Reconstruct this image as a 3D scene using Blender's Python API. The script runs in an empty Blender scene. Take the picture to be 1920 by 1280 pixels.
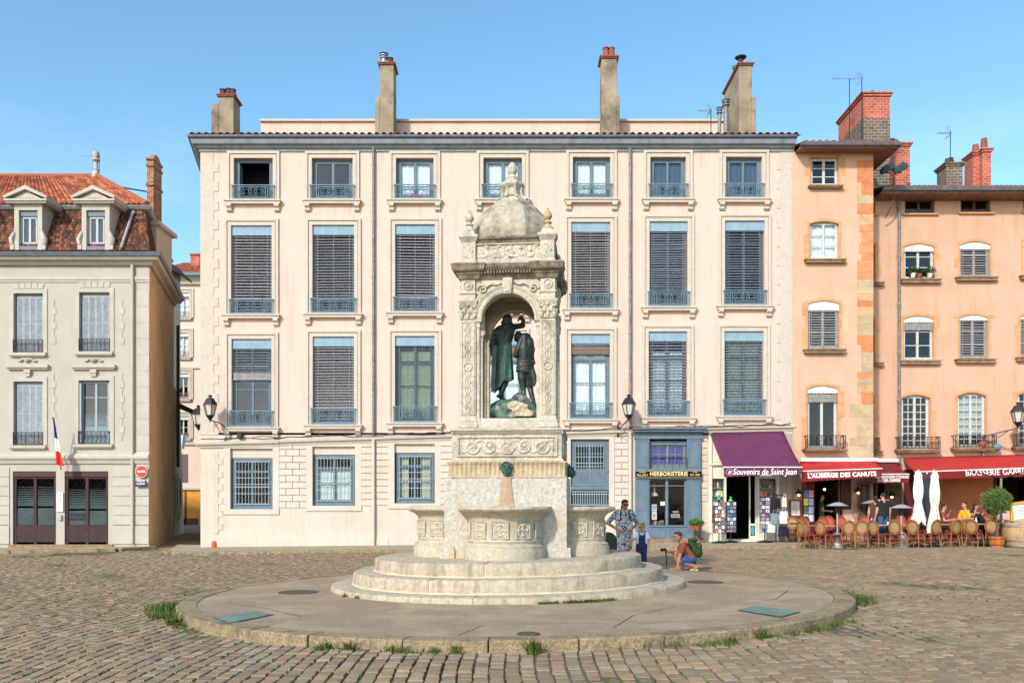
import bpy, bmesh, math, random
import numpy as np
from mathutils import Vector, Matrix, noise
R = math.radians
random.seed(7)
SC = bpy.context.scene
COL = SC.collection
# ---------------------------------------------------------------- camera
F = 1600.0            # focal length in pixels of the 1920 px wide photograph
HZ = 945.0            # row of the horizon
EYE = 1.6
cam_d = bpy.data.cameras.new('camera'); cam = bpy.data.objects.new('camera', cam_d); COL.objects.link(cam)
cam_d.sensor_width = 36.0; cam_d.lens = F / 1920 * 36.0
cam_d.shift_y = (HZ - 640) / 1920; cam_d.clip_end = 2000
cam.location = (0, 0, EYE); cam.rotation_euler = (R(90), 0, 0)
SC.camera = cam
# ---------------------------------------------------------------- world and sun
TS = Vector((-0.56, -1.0, 0.74)).normalized()          # towards the sun
EL = math.asin(TS.z); AZ = math.atan2(TS.x, TS.y)
w = bpy.data.worlds.new("World"); SC.world = w; w.use_nodes = True
nt = w.node_tree; nt.nodes.clear()
sky = nt.nodes.new('ShaderNodeTexSky'); sky.sky_type = 'NISHITA'; sky.sun_disc = False
sky.sun_elevation = EL; sky.sun_rotation = AZ; sky.air_density = 1.0; sky.dust_density = 1.1; sky.ozone_density = 2.2; sky.altitude = 200
tc = nt.nodes.new('ShaderNodeTexCoord'); mp = nt.nodes.new('ShaderNodeMapping'); mp.inputs['Scale'].default_value = (1.2, 1.2, 3.4)
cn = nt.nodes.new('ShaderNodeTexNoise'); cn.inputs['Scale'].default_value = 2.1; cn.inputs['Detail'].default_value = 7; cn.inputs['Roughness'].default_value = 0.62
cr = nt.nodes.new('ShaderNodeValToRGB'); cr.color_ramp.elements[0].position = 0.5; cr.color_ramp.elements[1].position = 0.82
sx = nt.nodes.new('ShaderNodeSeparateXYZ'); mr = nt.nodes.new('ShaderNodeMapRange')
mr.inputs['From Min'].default_value = 0.0; mr.inputs['From Max'].default_value = 0.42; mr.inputs['To Min'].default_value = 0.8; mr.inputs['To Max'].default_value = 0.0
mu = nt.nodes.new('ShaderNodeMath'); mu.operation = 'MULTIPLY'
mix = nt.nodes.new('ShaderNodeMixRGB'); mix.inputs[2].default_value = (7.6, 8.4, 9.3, 1)
hs = nt.nodes.new('ShaderNodeHueSaturation'); hs.inputs['Hue'].default_value = 0.486; hs.inputs['Saturation'].default_value = 1.12; hs.inputs['Value'].default_value = 1.32
bg = nt.nodes.new('ShaderNodeBackground'); bg.inputs['Strength'].default_value = 0.15
wo = nt.nodes.new('ShaderNodeOutputWorld')
L = nt.links.new
L(tc.outputs['Generated'], mp.inputs[0]); L(mp.outputs[0], cn.inputs['Vector']); L(cn.outputs['Fac'], cr.inputs[0])
L(tc.outputs['Generated'], sx.inputs[0]); L(sx.outputs['Z'], mr.inputs['Value']); L(cr.outputs[0], mu.inputs[0]); L(mr.outputs[0], mu.inputs[1])
L(mu.outputs[0], mix.inputs[0]); L(sky.outputs[0], hs.inputs['Color']); L(hs.outputs[0], mix.inputs[1]); L(mix.outputs[0], bg.inputs[0]); L(bg.outputs[0], wo.inputs[0])
sd = bpy.data.lights.new('sun', 'SUN'); sd.energy = 2.75; sd.angle = R(3.0); sd.color = (1.0, 0.945, 0.875)
so = bpy.data.objects.new('sun', sd); COL.objects.link(so); so.rotation_euler = TS.to_track_quat('Z', 'Y').to_euler(); so.location = (-20, -30, 30)
vs = SC.view_settings; vs.view_transform = 'Standard'; vs.look = 'None'; vs.gamma = 1; vs.use_curve_mapping = False; vs.exposure = 0.48
SC.cycles.max_bounces = 6; SC.cycles.transparent_max_bounces = 8

# ---------------------------------------------------------------- mesh helpers
class MB:
    def __init__(s): s.v = []; s.f = []
    def add(s, vs_, fs, M=None):
        o = len(s.v)
        s.v += [tuple(M @ Vector(p)) for p in vs_] if M is not None else [tuple(p) for p in vs_]
        s.f += [tuple(o + i for i in f) for f in fs]
        return s
    def box(s, x0, x1, y0, y1, z0, z1, M=None):
        return s.add([(x0,y0,z0),(x1,y0,z0),(x1,y1,z0),(x0,y1,z0),(x0,y0,z1),(x1,y0,z1),(x1,y1,z1),(x0,y1,z1)],
              [(0,3,2,1),(4,5,6,7),(0,1,5,4),(1,2,6,5),(2,3,7,6),(3,0,4,7)], M)
    def quad(s, a, b, c, d): return s.add([a,b,c,d], [(0,1,2,3)])
    def prism(s, pts, fn, d0, d1):
        """closed polygon pts (2D), fn(u,v,d) -> 3D, between d0 and d1"""
        n = len(pts)
        return s.add([fn(u,v,d0) for u,v in pts]+[fn(u,v,d1) for u,v in pts],
              [tuple(range(n)), tuple(range(2*n-1,n-1,-1))]+[(i,(i+1)%n,n+(i+1)%n,n+i) for i in range(n)])
    def xz(s, pts, y0, y1): return s.prism(pts, lambda u,v,d:(u,d,v), y0, y1)
    def yz(s, pts, x0, x1): return s.prism(pts, lambda u,v,d:(d,u,v), x0, x1)
    def tube(s, p0, p1, r0, r1=None, n=8):
        r1 = r0 if r1 is None else r1
        p0 = Vector(p0); p1 = Vector(p1); d = (p1-p0)
        if d.length < 1e-6: return s
        q = d.to_track_quat('Z','Y'); vv = []
        for p, r in ((p0,r0),(p1,r1)):
            for i in range(n):
                a = 2*math.pi*i/n; vv.append(p + q @ Vector((r*math.cos(a), r*math.sin(a), 0)))
        return s.add(vv, [tuple(range(n)), tuple(range(2*n-1,n-1,-1))]+[(i,(i+1)%n,n+(i+1)%n,n+i) for i in range(n)])
    def path(s, pts, r, n=5):
        """one continuous bent tube"""
        P = [Vector(p) for p in pts]; vv = []; m = len(P)
        rr = r if isinstance(r,(list,tuple)) else [r]*m
        up = None
        for i, p in enumerate(P):
            d = (P[min(i+1,m-1)]-P[max(i-1,0)])
            if d.length < 1e-9: d = Vector((0,0,1))
            d.normalize()
            ref = Vector((0,0,1)) if abs(d.z) < .9 else Vector((0,1,0))
            if up is None: up = d.cross(ref).normalized()
            else:
                up = up - d*up.dot(d)
                up = up.normalized() if up.length > 1e-6 else d.cross(ref).normalized()
            w_ = d.cross(up)
            for k in range(n):
                a = 2*math.pi*k/n; vv.append(p + (up*math.cos(a)+w_*math.sin(a))*rr[i])
        fs = [tuple(range(n)), tuple(range(m*n-1,(m-1)*n-1,-1))]
        for i in range(m-1):
            for k in range(n):
                fs.append((i*n+k, i*n+(k+1)%n, (i+1)*n+(k+1)%n, (i+1)*n+k))
        return s.add(vv, fs)
    def rings(s, rings, close=True, cap=True):
        n = len(rings[0]); m = len(rings); vv = [p for r in rings for p in r]; fs = []
        for i in range(m-1):
            for k in range(n if close else n-1):
                fs.append((i*n+k, i*n+(k+1)%n, (i+1)*n+(k+1)%n, (i+1)*n+k))
        if cap: fs += [tuple(range(n)), tuple(range(m*n-1,(m-1)*n-1,-1))]
        return s.add(vv, fs)
    def lathe(s, prof, n=16, c=(0,0), sx=1, sy=1, rot=0, cap=True, wob=None):
        rr = []
        for j,(r, z) in enumerate(prof):
            ring = []
            for i in range(n):
                a = 2*math.pi*i/n+rot; q = r*(wob(a,z) if wob else 1)
                ring.append((c[0]+q*math.cos(a)*sx, c[1]+q*math.sin(a)*sy, z))
            rr.append(ring)
        return s.rings(rr, True, cap)
    def ball(s, c, r, n=12, m=8, M=None):
        rx, ry, rz = r if isinstance(r,(tuple,list)) else (r,r,r)
        rr = []
        for j in range(1, m):
            t = math.pi*j/m
            rr.append([(c[0]+rx*math.sin(t)*math.cos(2*math.pi*i/n), c[1]+ry*math.sin(t)*math.sin(2*math.pi*i/n), c[2]+rz*math.cos(t)) for i in range(n)])
        if M is not None: rr = [[tuple(M @ Vector(p)) for p in q] for q in rr]
        return s.rings(rr, True, True)
    def grid(s, nu, nv, fn):
        vv = [fn(i/nu, j/nv) for j in range(nv+1) for i in range(nu+1)]
        return s.add(vv, [(j*(nu+1)+i, j*(nu+1)+i+1, (j+1)*(nu+1)+i+1, (j+1)*(nu+1)+i) for j in range(nv) for i in range(nu)])
    def mesh(s, name, fix=True):
        me = bpy.data.meshes.new(name); me.from_pydata(s.v, [], s.f)
        if fix and len(s.f) < 60000:
            bm = bmesh.new(); bm.from_mesh(me); bmesh.ops.recalc_face_normals(bm, faces=bm.faces); bm.to_mesh(me); bm.free()
        me.update(); return me
    def build(s, name, mat, parent=None, smooth=None, bevel=0, loc=None, rotz=0, fix=True):
        me = s.mesh(name, fix); o = bpy.data.objects.new(name, me); COL.objects.link(o)
        if mat: me.materials.append(mat)
        if smooth is not None:
            me.shade_smooth()
            if smooth < 180: me.set_sharp_from_angle(angle=R(smooth))
        if parent: o.parent = parent
        if loc: o.location = loc
        if rotz: o.rotation_euler.z = rotz
        if bevel:
            b = o.modifiers.new('bevel','BEVEL'); b.width = bevel; b.segments = 2; b.limit_method = 'ANGLE'; b.angle_limit = R(35)
        return o

def tag(o, label=None, cat=None, group=None, kind=None):
    if label: o['label'] = label
    if cat: o['category'] = cat
    if group: o['group'] = group
    if kind: o['kind'] = kind
    return o
def thing(name, label, cat, loc=(0,0,0), rotz=0, group=None):
    o = bpy.data.objects.new(name, None); COL.objects.link(o); o.location = loc; o.rotation_euler.z = rotz; o.empty_display_size = .2
    return tag(o, label, cat, group)
def kids(o): return [c for c in bpy.data.objects if c.parent == o]
def copy_tree(o, parent=None, cache={}):
    if parent is None: cache.clear(); [cache.setdefault(c.parent, []).append(c) for c in bpy.data.objects if c.parent]
    c = o.copy(); COL.objects.link(c); c.parent = parent
    for ch in cache.get(o, []): copy_tree(ch, c)
    return c
def text(name, s_, mat, parent, size, loc, rot=(R(90),0,0), align='CENTER', shear=0, offset=0, extrude=.004, sx=1.0, space=1.0):
    cu = bpy.data.curves.new(name, 'FONT'); cu.body = s_; cu.size = size; cu.align_x = align; cu.align_y = 'CENTER'
    cu.shear = shear; cu.offset = offset; cu.extrude = extrude; cu.space_character = space; cu.resolution_u = 3
    cu.materials.append(mat)
    tmp = bpy.data.objects.new(name+'_c', cu); COL.objects.link(tmp); dg = bpy.context.evaluated_depsgraph_get()
    me = bpy.data.meshes.new_from_object(tmp.evaluated_get(dg)); bpy.data.objects.remove(tmp); me.name = name
    o = bpy.data.objects.new(name, me); COL.objects.link(o); o.location = loc; o.rotation_euler = rot; o.scale.x = sx
    if parent: o.parent = parent
    return o

class Plane:
    """a wall plane facing the camera at distance Y; px/py are rows and columns of the photograph"""
    def __init__(s, Y): s.Y = Y; s.s = F/Y
    def x(s, px): return (px-960)/s.s
    def z(s, py): return EYE+(HZ-py)/s.s
    def zo(s, py, out): return EYE+(HZ-py)*(s.Y-out)/F
def at(px, py, Y): return Vector(((px-960)/F*Y, Y, EYE+(HZ-py)/F*Y))
SL = 0.011
def gz(x): return SL*x      # the square rises gently to the right

# ---------------------------------------------------------------- materials
def lin(c):
    c = [x/255 for x in c]
    return tuple(x/12.92 if x <= .04045 else ((x+.055)/1.055)**2.4 for x in c)
MATS = {}
def mat(name, c, rough=.8, c2=None, scale=3.0, lo=.35, hi=.65, bump=0, bscale=40, metal=0, spec=.3, stain=None, sscale=.6, slo=.5, shi=.75, samt=.6,
        streak=None, stamt=.5, rnd=None, rndc=None, coat=0, emis=0, obj_rnd=0, trans=None):
    if name in MATS: return MATS[name]
    m = bpy.data.materials.new(name); m.use_nodes = True; n = m.node_tree; b = n.nodes['Principled BSDF']
    K = n.nodes.new; Lk = n.links.new
    b.inputs['Roughness'].default_value = rough; b.inputs['Metallic'].default_value = metal
    b.inputs['Specular IOR Level'].default_value = spec
    if coat: b.inputs['Coat Weight'].default_value = coat
    if emis: b.inputs['Emission Color'].default_value = (*c,1); b.inputs['Emission Strength'].default_value = emis
    tcn = K('ShaderNodeTexCoord'); cur = None
    def nz(sc, det=5, ro=.6, vec=None):
        t = K('ShaderNodeTexNoise'); t.inputs['Scale'].default_value = sc; t.inputs['Detail'].default_value = det; t.inputs['Roughness'].default_value = ro
        Lk(vec or tcn.outputs['Object'], t.inputs['Vector']); return t
    def ramp(src, a, bb):
        q = K('ShaderNodeMapRange'); q.inputs['From Min'].default_value = a; q.inputs['From Max'].default_value = bb; q.clamp = True
        Lk(src, q.inputs['Value']); return q.outputs[0]
    def mixc(fac, a, bb, amt=1):
        q = K('ShaderNodeMixRGB')
        if amt != 1:
            mm = K('ShaderNodeMath'); mm.operation = 'MULTIPLY'; mm.inputs[1].default_value = amt; Lk(fac, mm.inputs[0]); fac = mm.outputs[0]
        Lk(fac, q.inputs[0])
        for i, v in ((1,a),(2,bb)):
            if isinstance(v, tuple): q.inputs[i].default_value = (*v,1)
            else: Lk(v, q.inputs[i])
        return q.outputs[0]
    cur = tuple(c)
    if rnd:
        at_ = K('ShaderNodeAttribute'); at_.attribute_name = rnd
        rp = K('ShaderNodeValToRGB'); e = rp.color_ramp.elements
        rp.color_ramp.interpolation = 'CONSTANT'
        cols = rndc
        e[0].position = 0; e[0].color = (*cols[0],1); e[1].position = 1/len(cols); e[1].color = (*cols[1],1)
        for i in range(2, len(cols)):
            x = e.new(i/len(cols)); x.color = (*cols[i],1)
        Lk(at_.outputs['Fac'], rp.inputs[0]); cur = rp.outputs[0]
    if c2 is not None: cur = mixc(ramp(nz(scale).outputs['Fac'], lo, hi), cur, tuple(c2), 1 if not rnd else .5)
    if stain is not None: cur = mixc(ramp(nz(sscale, 8, .68).outputs['Fac'], slo, shi), cur, tuple(stain), samt)
    if streak is not None:
        mpn = K('ShaderNodeMapping'); mpn.inputs['Scale'].default_value = (2.2, 2.2, .16); Lk(tcn.outputs['Object'], mpn.inputs[0])
        cur = mixc(ramp(nz(1.6, 6, .7, mpn.outputs[0]).outputs['Fac'], .5, .72), cur, tuple(streak), stamt)
        mp2 = K('ShaderNodeMapping'); mp2.inputs['Scale'].default_value = (7, 7, .35); mp2.inputs['Location'].default_value = (3, 1, 5); Lk(tcn.outputs['Object'], mp2.inputs[0])
        cur = mixc(ramp(nz(1.3, 5, .65, mp2.outputs[0]).outputs['Fac'], .57, .72), cur, tuple(v*.8 for v in streak), stamt*.7)
    if isinstance(cur, tuple): b.inputs['Base Color'].default_value = (*cur,1)
    else: Lk(cur, b.inputs['Base Color'])
    if bump:
        bn = K('ShaderNodeBump'); bn.inputs['Strength'].default_value = min(1,bump); bn.inputs['Distance'].default_value = .02*max(1,bump)
        Lk(nz(bscale, 4, .6).outputs['Fac'], bn.inputs['Height']); Lk(bn.outputs[0], b.inputs['Normal'])
    MATS[name] = m; return m
def glass(name, tint=(.9,.95,1), refl=.12):
    m = bpy.data.materials.new(name); m.use_nodes = True; n = m.node_tree; n.nodes.clear(); K = n.nodes.new
    t = K('ShaderNodeBsdfTransparent'); t.inputs[0].default_value = (*tint,1); g = K('ShaderNodeBsdfGlossy'); g.inputs['Roughness'].default_value = .02
    lw = K('ShaderNodeLayerWeight'); lw.inputs[0].default_value = .5; pw = K('ShaderNodeMath'); pw.operation = 'POWER'; pw.inputs[1].default_value = 4; n.links.new(lw.outputs['Facing'], pw.inputs[0]); ad = K('ShaderNodeMath'); ad.operation = 'ADD'; ad.inputs[1].default_value = refl+.04; ad.use_clamp = True
    mx = K('ShaderNodeMixShader'); o = K('ShaderNodeOutputMaterial')
    tn = K('ShaderNodeTexNoise'); tn.inputs['Scale'].default_value = 1.5; bp = K('ShaderNodeBump'); bp.inputs['Strength'].default_value = .15; bp.inputs['Distance'].default_value = .05
    tcn = K('ShaderNodeTexCoord'); n.links.new(tcn.outputs['Object'], tn.inputs['Vector']); n.links.new(tn.outputs['Fac'], bp.inputs['Height']); n.links.new(bp.outputs[0], g.inputs['Normal'])
    n.links.new(pw.outputs[0], ad.inputs[0]); n.links.new(ad.outputs[0], mx.inputs[0]); n.links.new(t.outputs[0], mx.inputs[1]); n.links.new(g.outputs[0], mx.inputs[2]); n.links.new(mx.outputs[0], o.inputs[0])
    return m
G = glass('window_glass', (.9,.95,1), .03); G2 = glass('shop_glass', (.8,.85,.85), -.02); GD = glass('dark_glass', (.5,.58,.66), .03); GP = glass('police_glass', (.6,.66,.68), -.038)
PINK = mat('pink_render', (.705,.504,.412), .9, c2=(.675,.48,.38), scale=.9, bump=.25, bscale=60, stain=(.66,.52,.42), sscale=.5, samt=.6, streak=(.52,.40,.325), stamt=.8)
CREAM = mat('cream_stone', (.57,.50,.405), .85, c2=(.51,.445,.355), scale=9.0, bump=.4, bscale=50, stain=(.42,.365,.29), sscale=1.6, slo=.52, shi=.75, samt=.55, streak=(.52,.45,.36), stamt=.3)
CREAM2 = mat('cream_ground_floor_render', (.605,.53,.435), .9, c2=(.56,.48,.385), scale=.8, bump=.3, bscale=40, stain=(.50,.43,.34), sscale=.7, slo=.52, shi=.8, samt=.5, streak=(.50,.42,.32), stamt=.6)
JOINT = mat('dark_joint', (.30,.24,.18), .95)
BLUE = mat('blue_paint', lin((104,121,132)), .65, c2=lin((90,107,119)), scale=6, stain=lin((136,152,158)), sscale=3, samt=.5)
BLUEL = mat('pale_blue_valance', lin((136,164,178)), .7, c2=lin((124,152,168)), scale=5, streak=lin((158,178,186)), stamt=.6)
BLUED = mat('blue_iron', lin((118,144,156)), .6, c2=lin((96,122,136)), scale=9, spec=.3)
GREYB = mat('grey_blue_cornice', lin((150,160,164)), .7, c2=lin((134,144,150)), scale=3, streak=lin((96,108,116)), stamt=.6)
GUTTER = mat('zinc_gutter', lin((104,112,118)), .5, c2=lin((84,92,98)), scale=5, metal=.2)
PIPE = mat('zinc_pipe', lin((140,140,136)), .5, c2=lin((100,102,102)), scale=8, metal=.15)
SLAT = mat('grey_slat', lin((168,163,158)), .7, c2=lin((134,131,130)), scale=12)
SLATD = mat('dark_slat', lin((124,132,142)), .7, c2=lin((98,104,114)), scale=12)
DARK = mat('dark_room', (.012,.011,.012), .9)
CURT = mat('pale_curtain', lin((228,234,226)), .9, c2=lin((200,212,206)), scale=6)
GREYSH = mat('grey_shutter_paint', lin((168,176,180)), .65, c2=lin((146,154,160)), scale=7, streak=lin((130,136,140)), stamt=.5)
IRON = mat('black_iron', (.012,.012,.014), .5, spec=.4)
POL = mat('beige_render', (.47,.425,.35), .9, c2=(.43,.39,.32), scale=1.1, bump=.25, bscale=60, stain=(.42,.38,.32), sscale=.5, samt=.35, streak=(.40,.36,.30), stamt=.35)
POLT = mat('beige_stone_trim', (.50,.455,.38), .85, c2=(.44,.40,.33), scale=2.5, bump=.2, bscale=60, stain=(.42,.38,.32), sscale=1, samt=.4)
OCHRE = mat('ochre_side_wall', (.60,.43,.23), .95, c2=(.53,.37,.19), scale=.8, bump=.4, bscale=30, stain=(.26,.21,.14), sscale=.45, slo=.48, shi=.72, samt=.7, streak=(.28,.21,.13), stamt=.6)
ORA = mat('orange_render', (.63,.405,.275), .92, c2=(.58,.355,.235), scale=.9, bump=.35, bscale=40, stain=(.68,.46,.33), sscale=.5, samt=.6, streak=(.50,.30,.19), stamt=.45)
ORB = mat('apricot_render', (.61,.385,.26), .92, c2=(.56,.345,.225), scale=.9, bump=.35, bscale=40, stain=(.64,.43,.30), sscale=.5, samt=.6, streak=(.46,.27,.17), stamt=.5)
GOLDST = mat('golden_stone', lin((212,160,112)), .9, c2=lin((196,142,96)), scale=3, bump=.4, bscale=30, stain=lin((156,120,84)), sscale=2, samt=.5)
SILLST = mat('weathered_sill_stone', lin((156,130,100)), .9, c2=lin((120,98,74)), scale=5, bump=.4, bscale=30)
WHITEW = mat('white_paint', lin((232,230,220)), .55, c2=lin((205,203,194)), scale=7)
WOODW = mat('worn_white_frame', lin((205,205,195)), .6, c2=lin((180,178,168)), scale=9)
TILECOL = [lin(c) for c in ((164,94,66),(178,104,74),(146,80,58),(186,116,84),(134,74,56),(168,98,68))]
ROOFT = mat('red_roof_tile', (.4,.12,.06), .9, spec=.1, rnd='tint', rndc=TILECOL, bump=.3, bscale=30, stain=(.30,.20,.15), sscale=1.5, samt=.5)
MANS = mat('mansard_tile', (.2,.08,.05), .9, spec=.1, rnd='tint', rndc=[lin(c) for c in ((100,68,54),(124,82,60),(80,60,52),(144,90,64),(90,64,54),(68,54,50),(112,72,56))], bump=.3, bscale=30)
CANAL = mat('canal_tile', lin((150,96,74)), .9, c2=lin((112,76,62)), scale=4, bump=.4, bscale=20, stain=lin((90,70,60)), sscale=3, samt=.6)
CHIM = mat('chimney_render', lin((164,150,124)), .95, c2=lin((136,123,100)), scale=1.3, bump=.6, bscale=18, stain=lin((84,78,66)), sscale=1.0, slo=.5, shi=.68, samt=.8)
TERRA = mat('terracotta', lin((158,92,70)), .85, c2=lin((128,72,54)), scale=6)
DARKPOT = mat('sooty_pot', lin((86,70,66)), .8, c2=lin((56,48,46)), scale=8)
METAL = mat('brushed_metal', lin((184,186,186)), .5, metal=.3, c2=lin((150,152,158)), scale=5)
def brickmat(name, c1, c2, mortar, sc=6.0, bw=.5, rh=.22, bump=.5):
    m = bpy.data.materials.new(name); m.use_nodes = True; n = m.node_tree; b = n.nodes['Principled BSDF']; K = n.nodes.new; Lk = n.links.new
    t = K('ShaderNodeTexCoord'); sp = K('ShaderNodeSeparateXYZ'); ad = K('ShaderNodeMath'); cb = K('ShaderNodeCombineXYZ')
    Lk(t.outputs['Object'], sp.inputs[0]); Lk(sp.outputs['X'], ad.inputs[0]); Lk(sp.outputs['Y'], ad.inputs[1]); Lk(ad.outputs[0], cb.inputs[0]); Lk(sp.outputs['Z'], cb.inputs[1])
    br = K('ShaderNodeTexBrick'); br.inputs['Scale'].default_value = sc; br.inputs['Brick Width'].default_value = bw; br.inputs['Row Height'].default_value = rh; br.inputs['Mortar Size'].default_value = .025
    br.inputs['Color1'].default_value = (*c1,1); br.inputs['Color2'].default_value = (*c2,1); br.inputs['Mortar'].default_value = (*mortar,1); br.inputs['Mortar Smooth'].default_value = .3
    nz = K('ShaderNodeTexNoise'); nz.inputs['Scale'].default_value = 3; nz.inputs['Detail'].default_value = 6
    mx = K('ShaderNodeMixRGB'); mx.blend_type = 'MULTIPLY'; mx.inputs[0].default_value = .7
    mr_ = K('ShaderNodeMapRange'); mr_.inputs['From Min'].default_value = .3; mr_.inputs['From Max'].default_value = .7; mr_.inputs['To Min'].default_value = .6; mr_.inputs['To Max'].default_value = 1.15
    Lk(cb.outputs[0], br.inputs['Vector']); Lk(t.outputs['Object'], nz.inputs['Vector']); Lk(nz.outputs['Fac'], mr_.inputs['Value']); Lk(br.outputs['Color'], mx.inputs[1]); Lk(mr_.outputs[0], mx.inputs[2]); Lk(mx.outputs[0], b.inputs['Base Color'])
    bp = K('ShaderNodeBump'); bp.invert = True; bp.inputs['Strength'].default_value = bump; bp.inputs['Distance'].default_value = .02; Lk(br.outputs['Fac'], bp.inputs['Height']); Lk(bp.outputs[0], b.inputs['Normal'])
    b.inputs['Roughness'].default_value = .9
    return m
BRICK = brickmat('red_brick', lin((190,100,78)), lin((160,78,62)), lin((205,150,125)), 2.1)
BRICKD = brickmat('grey_rubble_brick', lin((112,102,92)), lin((84,78,72)), lin((160,144,120)), 1.8)
BRICKO = brickmat('old_orange_brick', lin((186,120,70)), lin((120,76,52)), lin((196,160,120)), 2.6)
# ---------------------------------------------------------------- ground
ICX, ICY, IR = 0.05, 14.65, 5.42
FX, FY = -0.07, 15.7
ISL_H = 0.13
EARTH = mat('joint_earth', lin((112,98,76)), .97, c2=lin((90,78,60)), scale=8, bump=.5, bscale=60, stain=lin((74,92,38)), sscale=1.1, slo=.47, shi=.6, samt=.9)
mb = MB(); mb.quad((-900,-60,gz(-900)*0-.6),(900,-60,-.6),(900,1500,-.6),(-900,1500,-.6))
# one sheet: sloping square in the middle, flat towards the horizon
xs = [-900,-60,-30,-20,0,20,30,60,900]; ys = [-80,-10,6,18,29,34,40,50,60,1500]
def gh(x, y):
    b = gz(max(-30,min(30,x)))-.022
    if x < -8 and y > 33: b += min(1,(y-33)/22)*.55
    return b
mb = MB()
mb.add([(x,y,gh(x,y)) for y in ys for x in xs], [(j*len(xs)+i, j*len(xs)+i+1, (j+1)*len(xs)+i+1, (j+1)*len(xs)+i) for j in range(len(ys)-1) for i in range(len(xs)-1)])
tag(mb.build('ground', EARTH), kind='structure')

# setts of the square, one sheet of stones
COB = mat('sett_stone', (.3,.24,.19), .95, rnd='tint', rndc=[lin(c) for c in (
  (145,124,98),(150,125,100),(143,122,99),(154,129,102),(145,117,96),(139,122,101),(179,146,117),(159,135,107),(167,135,110),(132,113,95),(158,134,106),(144,117,95),(156,134,108),(166,148,124),(161,144,126))],
  c2=lin((128,112,88)), scale=14, lo=.4, hi=.7, bump=.8, bscale=30, spec=.06, stain=lin((150,134,104)), sscale=.5, slo=.42, shi=.6, samt=.5)
rng = np.random.default_rng(3)
CW = .152
cols = []; 
X0, X1 = -26.0, 25.0
ncol = int((X1-X0)/CW)
sx0=[];sx1=[];sy0=[];sy1=[]
for i in range(ncol):
    x = X0+i*CW
    y = 6.0-rng.random()*.3
    yend = 29.2 if x > -16.5 else 32.3
    while y < yend:
        l = rng.uniform(.17,.28)
        vis = (y+.4)*.62+3.2
        if abs(x) < vis and math.hypot(x-ICX, y+l/2-ICY) > IR-.12:
            sx0.append(x); sx1.append(x+CW); sy0.append(y); sy1.append(y+l)
        y += l
# alley setts
for i in range(int(7/CW)):
    x = -18.2+i*CW; y = 29.2
    while y < 54:
        l = rng.uniform(.2,.3)
        if y < 32 and not (-14.3 < x < -11.75): pass
        else: sx0.append(x - max(0,y-33)*.24); sx1.append(x+CW - max(0,y-33)*.24); sy0.append(y); sy1.append(y+l)
        y += l
sx0=np.array(sx0);sx1=np.array(sx1);sy0=np.array(sy0);sy1=np.array(sy1); n=len(sx0)
g = rng.uniform(.005,.012,(n,4)); 
def wav(x,y): return .035*np.sin(y*.55+x*.11)+.03*np.sin(y*1.3+x*.4), .04*np.sin(x*.8+y*.3)
cxs = [(sx0+g[:,0],sy0+g[:,1]),(sx1-g[:,2],sy0+g[:,1]),(sx1-g[:,2],sy1-g[:,3]),(sx0+g[:,0],sy1-g[:,3])]
V = np.zeros((n,9,3)); hz_ = rng.normal(0,.003,n); tx = rng.normal(0,.014,n); ty = rng.normal(0,.014,n)
mx_ = (sx0+sx1)/2; my_ = (sy0+sy1)/2
jit = rng.normal(0,.005,(n,4,2))
def base(x,y):
    b = SL*np.clip(x,-30,30)
    return b + np.where((x<-8)&(y>33), np.clip((y-33)/22,0,1)*.55, 0) + .018*np.sin(x*.9+1)*np.sin(y*.7)+.01*np.sin(x*2.3+y*1.9)
for k,(x,y) in enumerate(cxs):
    x = x+jit[:,k,0]; y = y+jit[:,k,1]
    V[:,k,0]=x; V[:,k,1]=y; V[:,k,2]=base(x,y)-.02
    ix = x+(mx_-x)*.10; iy = y+(my_-y)*.07
    V[:,4+k,0]=ix; V[:,4+k,1]=iy; V[:,4+k,2]=base(ix,iy)+hz_+tx*(ix-mx_)+ty*(iy-my_)
V[:,8,0]=mx_; V[:,8,1]=my_; V[:,8,2]=base(mx_,my_)+hz_+.007
wx, wy = wav(V[:,:,0],V[:,:,1]); V[:,:,0]+=wx; V[:,:,1]+=wy
me = bpy.data.meshes.new('cobbled_square')
fl = np.array([[0,1,5,4],[1,2,6,5],[2,3,7,6],[3,0,4,7]]); tl = np.array([[4,5,8],[5,6,8],[6,7,8],[7,4,8]])
off = (np.arange(n)*9)[:,None,None]
loops = np.concatenate([(fl[None]+off).reshape(n,-1),(tl[None]+off).reshape(n,-1)],axis=1).reshape(-1)
starts = (np.array([0,4,8,12,16,19,22,25])[None]+(np.arange(n)*28)[:,None]).reshape(-1)
tot = np.tile([4,4,4,4,3,3,3,3], n)
me.vertices.add(n*9); me.vertices.foreach_set('co', V.reshape(-1)); me.loops.add(len(loops)); me.loops.foreach_set('vertex_index', loops.astype(np.int32))
me.polygons.add(n*8); me.polygons.foreach_set('loop_start', starts.astype(np.int32)); me.polygons.foreach_set('loop_total', tot.astype(np.int32))
me.update(calc_edges=True); me.validate()
a = me.attributes.new('tint','FLOAT','FACE')
dk = np.hypot(mx_-ICX,my_-ICY)-IR
ppale = np.where(dk<.35,.35,np.where(dk<1.4,.16,.02)); ppale = np.where((my_>ICY), ppale*.4, ppale)
t = rng.random(n)*(13/15-.01); pale = rng.random(n)<ppale; t = np.where(pale, 13.2/15+rng.random(n)*.12, t)
a.data.foreach_set('value', np.repeat(t,8).astype(np.float32))
me.shade_smooth(); me.set_sharp_from_angle(angle=R(50)); me.materials.append(COB)
o = bpy.data.objects.new('cobbled_square', me); COL.objects.link(o); tag(o, kind='structure')

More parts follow.
